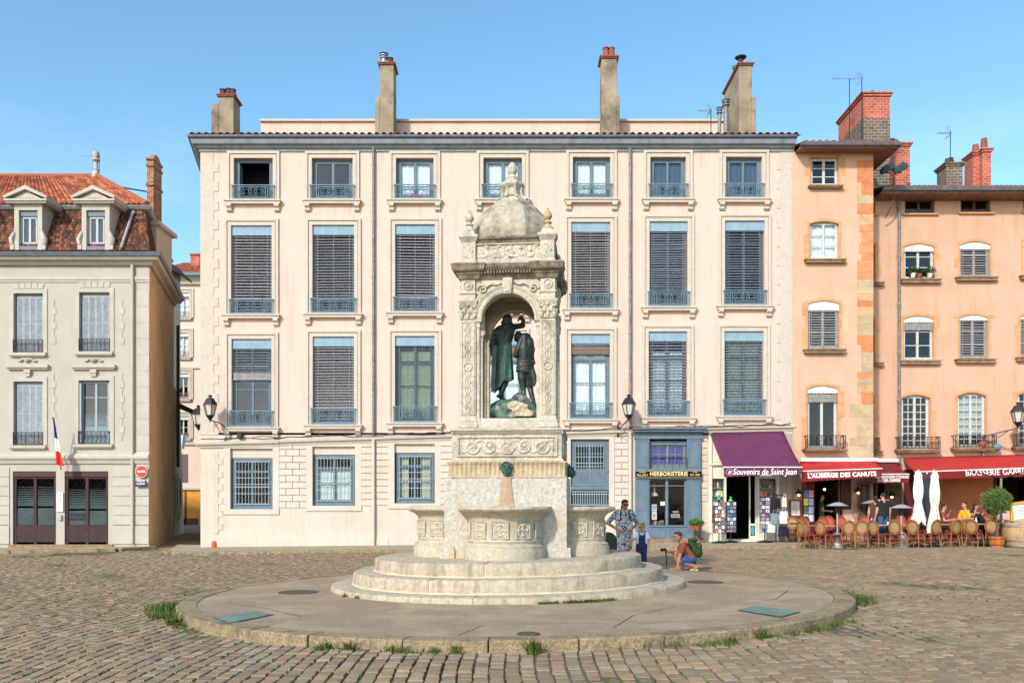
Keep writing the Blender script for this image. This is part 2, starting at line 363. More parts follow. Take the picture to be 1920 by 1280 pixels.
# island
ASPH = mat('worn_asphalt', lin((174,150,124)), .95, spec=.05, c2=lin((148,126,103)), scale=38, lo=.42, hi=.62, bump=.8, bscale=120, stain=lin((186,164,134)), sscale=1.1, slo=.45, shi=.62, samt=.8, rnd=None)
KERB = mat('kerb_stone', lin((170,150,118)), .95, spec=.1, c2=lin((134,116,90)), scale=26, lo=.4, hi=.62, bump=1, bscale=40, stain=lin((96,88,70)), sscale=3, slo=.48, shi=.66, samt=.75)
def tilt(p): return (p[0], p[1], p[2]+gz(p[0]))
mb = MB(); N=120
ri = IR-.30
ring0 = [tilt((ICX+ri*math.cos(2*math.pi*i/N), ICY+ri*math.sin(2*math.pi*i/N), ISL_H-.006)) for i in range(N)]
mb.add(ring0+[tilt((ICX,ICY,ISL_H+.01))], [(i,(i+1)%N,N) for i in range(N)])
ASP_N = mb.build('island_pavement', ASPH); tag(ASP_N, kind='structure')
mb = MB()
for pts in (((-.62,9.62),(-.45,10.1),(-.38,10.35)),((-.38,10.35),(.6,10.5),(1.7,10.45),(2.6,10.7)),((-3.4,14.9),(-2.9,15.6),(-2.4,15.7)),((3.3,12.2),(4.0,12.9),(4.6,14.2)),((-4.4,13.2),(-3.6,12.4),(-2.8,11.4)),((1.2,10.1),(1.6,11.2),(2.3,12.0))):
    q_=[]
    for a_,b_ in zip(pts,pts[1:]):
        for k_ in range(8): t_=k_/8; q_.append((a_[0]+(b_[0]-a_[0])*t_+.012*noise.noise(Vector((t_*5,a_[0],1))), a_[1]+(b_[1]-a_[1])*t_+.02*noise.noise(Vector((t_*5,a_[1],4)))))
    q_.append(pts[-1])
    for a_,b_ in zip(q_,q_[1:]):
        d_=Vector(b_)-Vector(a_); nn_=Vector((-d_.y,d_.x)).normalized()*.006
        zf=lambda x,y:ISL_H+.002+gz(x)+.008*(1-min(1,math.hypot(x-ICX,y-ICY)/5.1))*2
        mb.add([(a_[0]-nn_.x,a_[1]-nn_.y,zf(*a_)),(b_[0]-nn_.x,b_[1]-nn_.y,zf(*b_)),(b_[0]+nn_.x,b_[1]+nn_.y,zf(*b_)),(a_[0]+nn_.x,a_[1]+nn_.y,zf(*a_))],[(0,1,2,3)])
tag(mb.build('pavement_seam', mat('seam_dark', lin((86,74,60)), .95), fix=False), kind='structure')
random.seed(11)
mb = MB(); a0 = 0; nk = 0
while a0 < 2*math.pi-.05:
    da = random.uniform(.17,.24)
    if a0+da > 2*math.pi-.1: da = 2*math.pi-a0
    gp = .0018; M_ = 6; up=[];
    dh = random.uniform(-.006,.006); dr = random.uniform(-.012,.012)
    rr = []
    for k in range(M_+1):
        aa = a0+gp+(da-2*gp)*k/M_; c_, s_ = math.cos(aa), math.sin(aa)
        ho = ISL_H+dh; 
        P = [(IR+dr,-.06),(IR+dr,ho-.018),(IR+dr-.02,ho),(ri+.008,ho),(ri+.008,-.06)]
        rr.append([tilt((ICX+r*c_, ICY+r*s_, z)) for r,z in P])
    mb.rings(rr); a0 += da
tag(mb.build('island_kerb', KERB, smooth=40), kind='structure')

# pavements in front of the houses
PAVE = mat('pavement_asphalt', lin((172,158,134)), .95, spec=.08, c2=lin((156,142,120)), scale=2, bump=.4, bscale=120, stain=lin((120,110,96)), sscale=1, samt=.5)
def pavement(name, fr, bk, h0, hb, kw=.22):
    """fr/bk: list of front and back points (x,y); a sheet with a kerb of separate stones along the front"""
    mb = MB(); m = len(fr)
    mb.add([(x,y,gz(x)+h0-.004) for x,y in fr]+[(x,y,gz(x)+hb) for x,y in bk], [(i,i+1,m+i+1,m+i) for i in range(m-1)])
    tag(mb.build(name, PAVE, fix=False), kind='structure')
    kb = MB()
    for i in range(m-1):
        a_ = Vector(fr[i]); b_ = Vector(fr[i+1]); d = b_-a_; ln = d.length; d.normalize(); nrm = Vector((d.y,-d.x))
        if nrm.y > 0: nrm = -nrm
        t_ = 0
        while t_ < ln-.01:
            e = min(ln, t_+random.uniform(.8,1.3)); 
            if ln-e < .3: e = ln
            p = [a_+d*(t_+.004), a_+d*(e-.004)]
            q = [p[0]+nrm*kw, p[1]+nrm*kw]; h = h0+random.uniform(-.004,.004)
            z = lambda v_, hh: (v_.x, v_.y, gz(v_.x)+hh)
            kb.add([z(q[0],-.06),z(q[1],-.06),z(p[1],-.06),z(p[0],-.06),z(q[0],h),z(q[1],h),z(p[1],h),z(p[0],h)], [(0,3,2,1),(4,5,6,7),(0,1,5,4),(1,2,6,5),(2,3,7,6),(3,0,4,7)])
            t_ = e
    tag(kb.build(name.replace('pavement','kerb'), KERB, bevel=.012), kind='structure')
pavement('main_pavement', [(-12.3,30.6),(-11.6,29.25),(4,29.2),(11,29.2),(30,29.2)], [(-13.5,34.5),(-11.2,33),(4,33),(11,34),(30,35)], .11, .13)
pavement('left_pavement', [(-32,31.6),(-18.5,31.6),(-14.9,32.2),(-14.1,33.6),(-15.4,39),(-17.2,46)], [(-32,35),(-18.5,35),(-16,35),(-15,36),(-16.4,39.6),(-18.4,46)], .12, .13)
# ---------------------------------------------------------------- building helpers
def wall_sheet(mb, Y, x0, x1, z0, z1, holes, reveal=.24):
    xs = sorted({x0,x1}|{min(max(h[0],x0),x1) for h in holes}|{min(max(h[1],x0),x1) for h in holes})
    zs = sorted({z0,z1}|{h[2] for h in holes}|{h[3] for h in holes})
    for i in range(len(xs)-1):
        j = 0
        while j < len(zs)-1:
            cx = (xs[i]+xs[i+1])/2
            def solid(j): 
                cz = (zs[j]+zs[j+1])/2
                return not any(h[0]<cx<h[1] and h[2]<cz<h[3] for h in holes)
            if not solid(j): j += 1; continue
            k = j
            while k+1 < len(zs)-1 and solid(k+1): k += 1
            mb.quad((xs[i],Y,zs[j]),(xs[i+1],Y,zs[j]),(xs[i+1],Y,zs[k+1]),(xs[i],Y,zs[k+1])); j = k+1
    for h in holes:
        a,b,c,d = h; y1 = Y+reveal
        if a < x0: a = x0
        if b > x1: b = x1
        mb.quad((a,Y,c),(a,y1,c),(a,y1,d),(a,Y,d)); mb.quad((b,Y,c),(b,Y,d),(b,y1,d),(b,y1,c))
        mb.quad((a,Y,d),(a,y1,d),(b,y1,d),(b,Y,d)); mb.quad((a,Y,c),(b,Y,c),(b,y1,c),(a,y1,c))
def iron_panel(mb, x0, x1, z0, z1, y, r=.009):
    """lyonnais window guard: lattice at both ends, scrolls and lozenge in the middle"""
    mb.box(x0-.03,x1+.03,y-.025,y+.025,z1-.03,z1); mb.box(x0,x1,y-.01,y+.01,z0,z0+.05); 
    h = z1-z0-.05; zb = z0+.05
    wl = (x1-x0)*.15
    for a,b in ((x0,x0+wl),(x1-wl,x1)):
        mb.box(a-r,a+r,y-r,y+r,zb,z1); mb.box(b-r,b+r,y-r,y+r,zb,z1)
        st = .085; k = 0
        for sgn in (1,-1):
            c = -2
            while c*st < h+wl+.2:
                # line z = zb + c*st + sgn*(x-a)*1.5
                pts=[]
                for q in range(0,9):
                    X = a+(b-a)*q/8; Z = zb+c*st*1.0+(1.5*(X-a) if sgn>0 else 1.5*(b-X))
                    if zb <= Z <= z1-.02: pts.append((X,Z))
                if len(pts)>1: mb.tube((pts[0][0],y,pts[0][1]),(pts[-1][0],y,pts[-1][1]),r*.6,n=4)
                c += 1
    cx = (x0+x1)/2; cz = zb+h/2; R0 = h*.3
    for a_ in (x0+wl+.07, x1-wl-.07): mb.box(a_-r,a_+r,y-r,y+r,zb,z1)
    mb.box(x0+wl,x1-wl,y-r,y+r,zb+.03,zb+.045); mb.box(x0+wl,x1-wl,y-r,y+r,z1-.09,z1-.075)
    loz = [(cx,cz+R0*1.15),(cx+R0*1.1,cz),(cx,cz-R0*1.15),(cx-R0*1.1,cz),(cx,cz+R0*1.15)]
    for p,q in zip(loz,loz[1:]): mb.tube((p[0],y,p[1]),(q[0],y,q[1]),r,n=4)
    def ring(ux,uz,rad,a0=0,a1=2*math.pi,n=10): mb.path([(ux+rad*math.cos(a0+(a1-a0)*i/n),y,uz+rad*math.sin(a0+(a1-a0)*i/n)) for i in range(n+1)], r*.9, 4)
    ring(cx,cz,R0*.4)
    span = (x1-x0)/2-wl-.1
    for s in (-1,1):
        ring(cx+s*span*.52,cz,R0*.62); ring(cx+s*span*.52,cz,R0*1.2,n=12); ring(cx+s*span*.9,cz+R0*.6,R0*.45,n=8); ring(cx+s*span*.9,cz-R0*.6,R0*.45,n=8)
        ring(cx+s*span*.24,cz+R0*.85,R0*.35,n=8); ring(cx+s*span*.24,cz-R0*.85,R0*.35,n=8)
def black_panel(mb, x0, x1, z0, z1, y, r=.009, side=.0):
    mb.box(x0-.02,x1+.02,y-.02,y+.02,z1-.025,z1); mb.box(x0,x1,y-.012,y+.012,z0,z0+.025); mb.box(x0,x1,y-.008,y+.008,z0+(z1-z0)*.8,z0+(z1-z0)*.8+.015)
    n = max(4,int((x1-x0)/.16)); h = (z1-z0)*.78
    for i in range(n+1):
        x = x0+(x1-x0)*i/n; mb.box(x-r,x+r,y-r,y+r,z0,z1)
        if i < n:
            c = x+(x1-x0)/n/2
            for q in (.28,.68): mb.path([(c+.045*math.cos(a*math.pi/4),y,z0+h*q+h*.17*math.sin(a*math.pi/4)) for a in range(9)], r*.8, 4)
    for x in (x0,x1): mb.box(x-r,x+r,y,y+.32 if side else y+.2,z1-.02,z1); 
def window(par, P, rect, frame=BLUE, fy=.15, cols=2, bars=(.5,), trans=None, cased=.055, glassm=None, curtain=None, cfrac=(0,1), blind=None, bmat=None, pitch=.105, tiltb=38, bl_h=None, rolled=None,
           valance=None, vmat=None, vh=.36, arch=0, wallm=None, guard=None, gmat=None, gh=.55, gext=0, gout=.1, surround=None, smat=None, sw=.25, sill=None, silm=None, consoles=False, leaf_open=False, nosash=False, fine=False, side_curt=False, sidx=None, stick=.2, reveal=.24, room=.9):
    x0,x1 = P.x(rect[0]),P.x(rect[1]); z1,z0 = P.z(rect[2]),P.z(rect[3]); Y = P.Y; W = x1-x0; H = z1-z0
    fb = MB(); y = Y+fy; c = cased
    fx0,fx1,fz0,fz1 = x0+.01,x1-.01,z0+.01,z1-.01
    fb.box(fx0,fx0+c,y,y+.07,fz0,fz1); fb.box(fx1-c,fx1,y,y+.07,fz0,fz1); fb.box(fx0+c,fx1-c,y,y+.07,fz1-c,fz1); fb.box(fx0+c,fx1-c,y,y+.07,fz0,fz0+c*1.4)
    ix0,ix1,iz0,iz1 = fx0+c,fx1-c,fz0+c*1.4,fz1-c
    bw = .03
    if not leaf_open:
        if nosash: bars=(); 
        lc = (ix1-ix0)/cols if not fine else (ix1-ix0)/2
        nn = 0 if nosash else cols if not fine else 2
        for i in range(nn):
            a,b = ix0+i*lc, ix0+(i+1)*lc; s = .045
            fb.box(a,a+s,y-.015,y+.045,iz0,iz1); fb.box(b-s,b,y-.015,y+.045,iz0,iz1); fb.box(a+s,b-s,y-.015,y+.045,iz0,iz0+s*1.4); fb.box(a+s,b-s,y-.015,y+.045,iz1-s,iz1)
            for q in bars: 
                zz = iz0+(iz1-iz0)*q; fb.box(a+s,b-s,y-.01,y+.03,zz-bw/2,zz+bw/2)
            if fine: fb.box((a+b)/2-.013,(a+b)/2+.013,y-.008,y+.028,iz0+s,iz1-s)
    else:
        fb.box(ix0-.0,ix0+.05,y-.02,y+.4,iz0,iz1-.02); fb.box(ix1-.05,ix1,y-.02,y+.35,iz0,iz1-.02)
    if trans: zz = iz0+(iz1-iz0)*trans; fb.box(ix0,ix1,y-.03,y+.05,zz-.045,zz+.045)
    wdw = fb.build('window', frame, par)
    if not leaf_open:
        MB().quad((ix0,y+.02,iz0),(ix1,y+.02,iz0),(ix1,y+.02,iz1),(ix0,y+.02,iz1)).build('pane', glassm or G, wdw, fix=False)
    if curtain:
        cb = MB(); spans = [(ix0,ix1)] if not side_curt else [(ix0,ix0+(ix1-ix0)*.3),(ix1-(ix1-ix0)*.3,ix1)]
        for a,b in spans:
            nu = max(8,int((b-a)/.035)); za = iz0+(iz1-iz0)*cfrac[0]; zb_ = iz0+(iz1-iz0)*cfrac[1]
            cb.grid(nu,1,lambda u,v,a=a,b=b:(a+(b-a)*u, y+.1+.012*math.sin(u*nu*1.3)+.006*math.sin(u*nu*.53), za+(zb_-za)*v))
        cb.build('curtain', curtain, wdw, smooth=180, fix=False)
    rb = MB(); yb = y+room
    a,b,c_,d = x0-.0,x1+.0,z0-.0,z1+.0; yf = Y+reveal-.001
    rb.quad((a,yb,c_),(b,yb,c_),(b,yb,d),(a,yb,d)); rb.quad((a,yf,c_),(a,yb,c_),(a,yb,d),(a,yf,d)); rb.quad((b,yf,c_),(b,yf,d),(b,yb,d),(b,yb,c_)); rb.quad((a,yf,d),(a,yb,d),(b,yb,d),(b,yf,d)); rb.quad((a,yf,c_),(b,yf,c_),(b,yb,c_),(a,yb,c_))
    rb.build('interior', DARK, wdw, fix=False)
    if arch:
        # spandrel that closes the square opening to a segmental arch
        n = 12; r_ = (W*W/4+arch*arch)/(2*arch); cz = z1-r_
        pts = [(x0+W*i/n, cz+math.sqrt(max(0,r_*r_-(x0+W*i/n-(x0+x1)/2)**2))) for i in range(n+1)]
        sb = MB()
        for i in range(n):
            (xa,za),(xb,zb2) = pts[i],pts[i+1]
            sb.quad((xa,Y-.0,za),(xb,Y-.0,zb2),(xb,Y-.0,z1),(xa,Y-.0,z1)); sb.quad((xa,Y,za),(xa,Y+reveal,za),(xb,Y+reveal,zb2),(xb,Y,zb2))
        sb.build('arch_head', wallm, wdw, fix=False)
    if valance:
        vb = MB(); yy = Y+.03; n = max(6,int(W/.1))*6; top=[]; bot=[]
        for i in range(n+1):
            u = i/n; X = x0+.005+(W-.01)*u
            zt = z1-.005
            if arch: zt = (z1-r_)+math.sqrt(max(0,r_*r_-(X-(x0+x1)/2)**2))-.006
            top.append((X,zt)); ph = (i%6)/6*math.pi
            bot.append((X, z1-vh-.03*math.sin(ph)))
        for i in range(n):
            vb.add([(top[i][0],yy,top[i][1]),(top[i+1][0],yy,top[i+1][1]),(bot[i+1][0],yy,bot[i+1][1]),(bot[i][0],yy,bot[i][1]),(top[i][0],yy+.015,top[i][1]),(top[i+1][0],yy+.015,top[i+1][1]),(bot[i+1][0],yy+.015,bot[i+1][1]),(bot[i][0],yy+.015,bot[i][1])],[(0,1,2,3),(7,6,5,4),(3,2,6,7),(0,4,5,1)])
        vb.build('valance', valance, wdw)
    if blind:
        zt = z1-(vh if valance else 0)+.05; zb = z0+(H*bl_h if bl_h is not None else .06)
        bb = MB(); z = zt; k = 0
        rr = random.Random(int(rect[0]*7+rect[2])); lean = rr.uniform(-.012,.012)
        while z > zb:
            t_ = R(tiltb+rr.uniform(-5,5)); hw = .023; dy, dz = hw*math.cos(t_), hw*math.sin(t_); th=.008
            yy = Y+.075; xl = x0+.03; xr = x1-.03; l1 = rr.uniform(-.004,.004)+lean; l2 = rr.uniform(-.004,.004)-lean
            bb.add([(xl,yy-dy,z-dz+l1),(xr,yy-dy,z-dz+l2),(xr,yy+dy,z+dz+l2),(xl,yy+dy,z+dz+l1),(xl,yy-dy,z-dz+l1-th),(xr,yy-dy,z-dz+l2-th),(xr,yy+dy,z+dz+l2-th),(xl,yy+dy,z+dz+l1-th)],[(0,1,2,3),(7,6,5,4),(0,4,5,1),(2,6,7,3)])
            z -= pitch*rr.uniform(.9,1.1)
        for X in (x0+W*.12,x0+W*.5,x1-W*.12): bb.box(X-.006,X+.006,Y+.045,Y+.052,zb,zt)
        bb.build('blind', bmat or SLAT, wdw)
        if rolled:
            rl = MB(); 
            for q in range(5): rl.box(x0+.03,x1-.03,Y+.03+.012*q*0,Y+.12,zb-.055*q-.05,zb-.055*q-.008)
            for X in (x0+W*.12,x0+W*.5,x1-W*.12): rl.box(X-.012,X+.012,Y+.018,Y+.03,zb-.29,zb)
            rl.build('rolled_slats', rolled, wdw)
    if guard:
        gb = MB(); (iron_panel if guard=='blue' else black_panel)(gb, x0-gext, x1+gext, z0+.02, z0+gh, Y-gout)
        if guard=='black':
            for X in (x0-gext, x1+gext):
                gb.box(X-.01,X+.01,Y-gout,Y,z0+gh-.03,z0+gh); gb.box(X-.01,X+.01,Y-gout,Y,z0+.02,z0+.04)
                gb.box(X-.01,X+.01,Y-gout*.5-.01,Y-gout*.5+.01,z0+.02,z0+gh)
        else:
            for X in (x0-gext,x1+gext): gb.box(X-.02,X+.02,Y-gout,Y+.02,z0+gh-.03,z0+gh)
            gb.box(x0,x1,Y-gout-.01,Y+.02,z0-.005,z0+.02)
        gb.build('window_guard', gmat, wdw)
    if surround:
        s = MB(); o1 = sw
        e = .001
        s.box(x0-o1,x0-o1*.62,Y-.075,Y+e,z0,z1+o1); s.box(x1+o1*.62,x1+o1,Y-.075,Y+e,z0,z1+o1); s.box(x0-o1*.62,x1+o1*.62,Y-.075,Y+e,z1+o1*.62,z1+o1)
        s.box(x0-o1*.62,x0-o1*.5,Y-.02,Y+e,z0,z1+o1*.62); s.box(x1+o1*.5,x1+o1*.62,Y-.02,Y+e,z0,z1+o1*.62); s.box(x0-o1*.5,x1+o1*.5,Y-.02,Y+e,z1+o1*.5,z1+o1*.62)
        s.box(x0-o1*.5,x0+.0,Y-.045,Y+e,z0,z1+o1*.5); s.box(x1-.0,x1+o1*.5,Y-.045,Y+e,z0,z1+o1*.5); s.box(x0,x1,Y-.045,Y+e,z1,z1+o1*.5)
        s.build('window_surround', smat or CREAM, wdw)
    if sill:
        s = MB(); e_,h_ = sill
        s.box(x0-e_,x1+e_,Y-stick,Y+.1,z0-.055,z0-.002); s.box(x0-e_+.035,x1+e_-.035,Y-stick+.04,Y+.1,z0-h_,z0-.055)
        if consoles:
            for X in (x0-e_+.08, x1+e_-.26):
                pts = [(Y,z0-h_-.26),(Y-.05,z0-h_-.28),(Y-.09,z0-h_-.24),(Y-.085,z0-h_-.17),(Y-.12,z0-h_-.12),(Y-.17,z0-h_-.09),(Y-.17,z0-h_),(Y,z0-h_)]
                s.yz(pts, X, X+.18); s.box(X-.015,X+.195,Y-.105,Y,z0-h_-.235,z0-h_-.2)
        s.build('sill', silm or CREAM, wdw)
    return wdw
def quoin(mb, x0, xs, xl, z0, z1, Y, h, d=.02, flip=False, skip=()):
    """toothed corner strip between z0 and z1, blocks alternately xs and xl wide"""
    if flip: mb.box(x0-xs,x0,Y-d,Y+.001,z0,z1)
    else: mb.box(x0,x0+xs,Y-d,Y+.001,z0,z1)
    z = z1; k = 0
    while z > z0:
        zz = max(z0, z-h); X = xl if k%2 else xs
        if X > xs:
            if flip: mb.box(x0-X,x0-xs,Y-d,Y+.001,zz+.004,z-.004)
            else: mb.box(x0+xs,x0+X,Y-d,Y+.001,zz+.004,z-.004)
        z = zz; k += 1
def chimney(par, P, px0, px1, ptop, pbot, depth, matl=CHIM, cap=TERRA, pots=(), step=None, capo=.05, name='chimney', slope=None, dy=0):
    x0,x1,z1,z0 = P.x(px0),P.x(px1),P.z(ptop),P.z(pbot)-.4; Y = P.Y
    m = MB(); m.box(x0,x1,Y,Y+depth,z0,z1)
    if step:   # (side, extra px, top row)
        for sd_,e,tp in step:
            if sd_ < 0: m.add(*_prism4(x0-e/P.s,x0-.001,Y,Y+depth,z0,P.z(tp)))
            else: m.add(*_prism4(x1+.001,x1+e/P.s,Y,Y+depth,z0,P.z(tp)))
    c = m.build(name, matl, par, bevel=.02)
    if cap:
        k = MB(); k.box(x0-capo,x1+capo,Y-capo,Y+depth+capo,z1+.002,z1+.05); k.box(x0-capo*1.6,x1+capo*1.6,Y-capo*1.6,Y+depth+capo*1.6,z1+.05,z1+.10)
        k.build('chimney_cap', cap, c, bevel=.01)
    for (px,h,kind) in pots:
        X = P.x(px); zz = z1+(.10 if cap else 0); yy = Y+depth*.3+dy
        pb = MB()
        if kind == 'pot': pb.lathe([(.15,zz),(.16,zz+.06),(.13,zz+.1),(.11,zz+h*.9),(.13,zz+h*.9),(.13,zz+h)],12,(X,yy))
        elif kind == 'cowl': pb.lathe([(.09,zz),(.09,zz+h*.55),(.15,zz+h*.56),(.15,zz+h*.62),(.09,zz+h*.64),(.09,zz+h*.72),(.16,zz+h*.74),(.16,zz+h*.8),(.08,zz+h*.82),(.08,zz+h*.9),(.19,zz+h*.91),(.15,zz+h)],12,(X,yy))
        elif kind == 'flat': pb.lathe([(.11,zz),(.10,zz+h*.8),(.06,zz+h*.81),(.06,zz+h*.88),(.2,zz+h*.89),(.24,zz+h*.95),(.1,zz+h)],12,(X,yy))
        pb.build('chimney_pot', {'pot':TERRA,'cowl':METAL,'flat':DARKPOT}[kind] if kind!='pot' else DARKPOT if h<.42 else TERRA, c, smooth=40)
    return c
def _prism4(x0,x1,y0,y1,z0,z1): 
    return ([(x0,y0,z0),(x1,y0,z0),(x1,y1,z0),(x0,y1,z0),(x0,y0,z1),(x1,y0,z1),(x1,y1,z1),(x0,y1,z1)],[(0,3,2,1),(4,5,6,7),(0,1,5,4),(1,2,6,5),(2,3,7,6),(3,0,4,7)])
def tile_sheet(name, matl, par, A, B, C_, D, nu, nv, lift=.02, round_=False, wavy=0, seed=1, gap=.04, fish=False):
    """tiles on the quad A(left bottom) B(right bottom) C(right top) D(left top)"""
    A,B,C_,D = map(Vector,(A,B,C_,D)); rng_ = random.Random(seed)
    N = (B-A).cross(D-A).normalized(); 
    if N.y > 0 and abs(N.z) < .3: N = -N
    if N.z < 0: N = -N
    v=[];f=[];tn=[]
    def S(u,vv): return (A.lerp(B,u)).lerp(D.lerp(C_,u),vv)
    for j in range(nv):
        n_ = nu
        for i in range(-1,n_):
            of = .5 if (j%2 and fish) else 0
            u0 = (i+of+gap/2)/n_; u1 = (i+1+of-gap/2)/n_
            if u1 <= 0.001: continue
            u0 = max(0,u0); u1 = min(1,u1)
            if u0 >= u1: continue
            v0 = j/nv; v1 = min(1,(j+1.25)/nv); o = len(v); t_ = rng_.random(); up = lift*(1+rng_.uniform(-.2,.3))
            K = 4
            for q in range(K+1):
                u = u0+(u1-u0)*q/K; arc = math.sin(math.pi*q/K)
                bz = (wavy*arc if round_ else 0); db = (-.25/nv*arc if fish else 0)
                v.append(S(u,v0+db)+N*(up+bz)); v.append(S(u,v1)+N*(bz*.9+.002)); v.append(S(u,v0+db)+N*(up+bz-.025))
            for q in range(K):
                a_=o+q*3; f += [(a_,a_+3,a_+4,a_+1),(a_+2,a_+5,a_+3,a_)]; tn += [t_,t_]
    me = bpy.data.meshes.new(name); me.from_pydata([tuple(p) for p in v],[],f); me.update()
    at_ = me.attributes.new('tint','FLOAT','FACE'); at_.data.foreach_set('value', np.array(tn,dtype=np.float32)); me.materials.append(matl)
    o = bpy.data.objects.new(name, me); COL.objects.link(o); o.parent = par
    return o
def sheet(name, matl, par, *quads):
    m = MB()
    for q in quads: m.add(q, [tuple(range(len(q)))])
    return m.build(name, matl, par, fix=False)
def sweep(mb, prof, path, closed=False):
    """moulding: prof = (out, z) points swept along horizontal path of (x,y); out is to the right-hand side seen along the path (mitred)"""
    n = len(path); rr = []
    for i,(x,y) in enumerate(path):
        p = Vector((x,y)); d0 = (p-Vector(path[i-1])).normalized() if i>0 else None; d1 = (Vector(path[i+1])-p).normalized() if i<n-1 else None
        if d0 is None: d0 = d1
        if d1 is None: d1 = d0
        n0 = Vector((d0.y,-d0.x)); n1 = Vector((d1.y,-d1.x)); m = (n0+n1); m = m/max(.3,m.dot(n0)) if m.length>1e-6 else n0
        rr.append([(x+m.x*o_, y+m.y*o_, z) for o_,z in prof])
    return mb.rings(rr, True, True)
def downpipe(par, P, px, y0, y1, matl=PIPE, r=.055, out=.09, name='downpipe', split=None, mat2=None):
    m = MB(); X = P.x(px); Y = P.Y-out; z1 = P.z(y0); z0 = P.z(y1)
    zs = P.z(split) if split else z0
    m.tube((X,Y,zs),(X,Y,z1),r,n=10); z = z1-.8
    while z > zs: m.tube((X,Y,z-.03),(X,Y,z+.03),r*1.25,n=10); m.box(X-.01,X+.01,Y,Y+out,z-.01,z+.01); z -= 2.1
    o = m.build(name, matl, par, smooth=40)
    if split:
        m = MB(); m.tube((X,Y,z0),(X,Y,zs-.002),r*1.15,n=10); z = zs-.5
        while z > z0: m.tube((X,Y,z-.03),(X,Y,z+.03),r*1.35,n=10); z -= 1.6
        m.build('downpipe_foot', mat2, o, smooth=40)
    return o
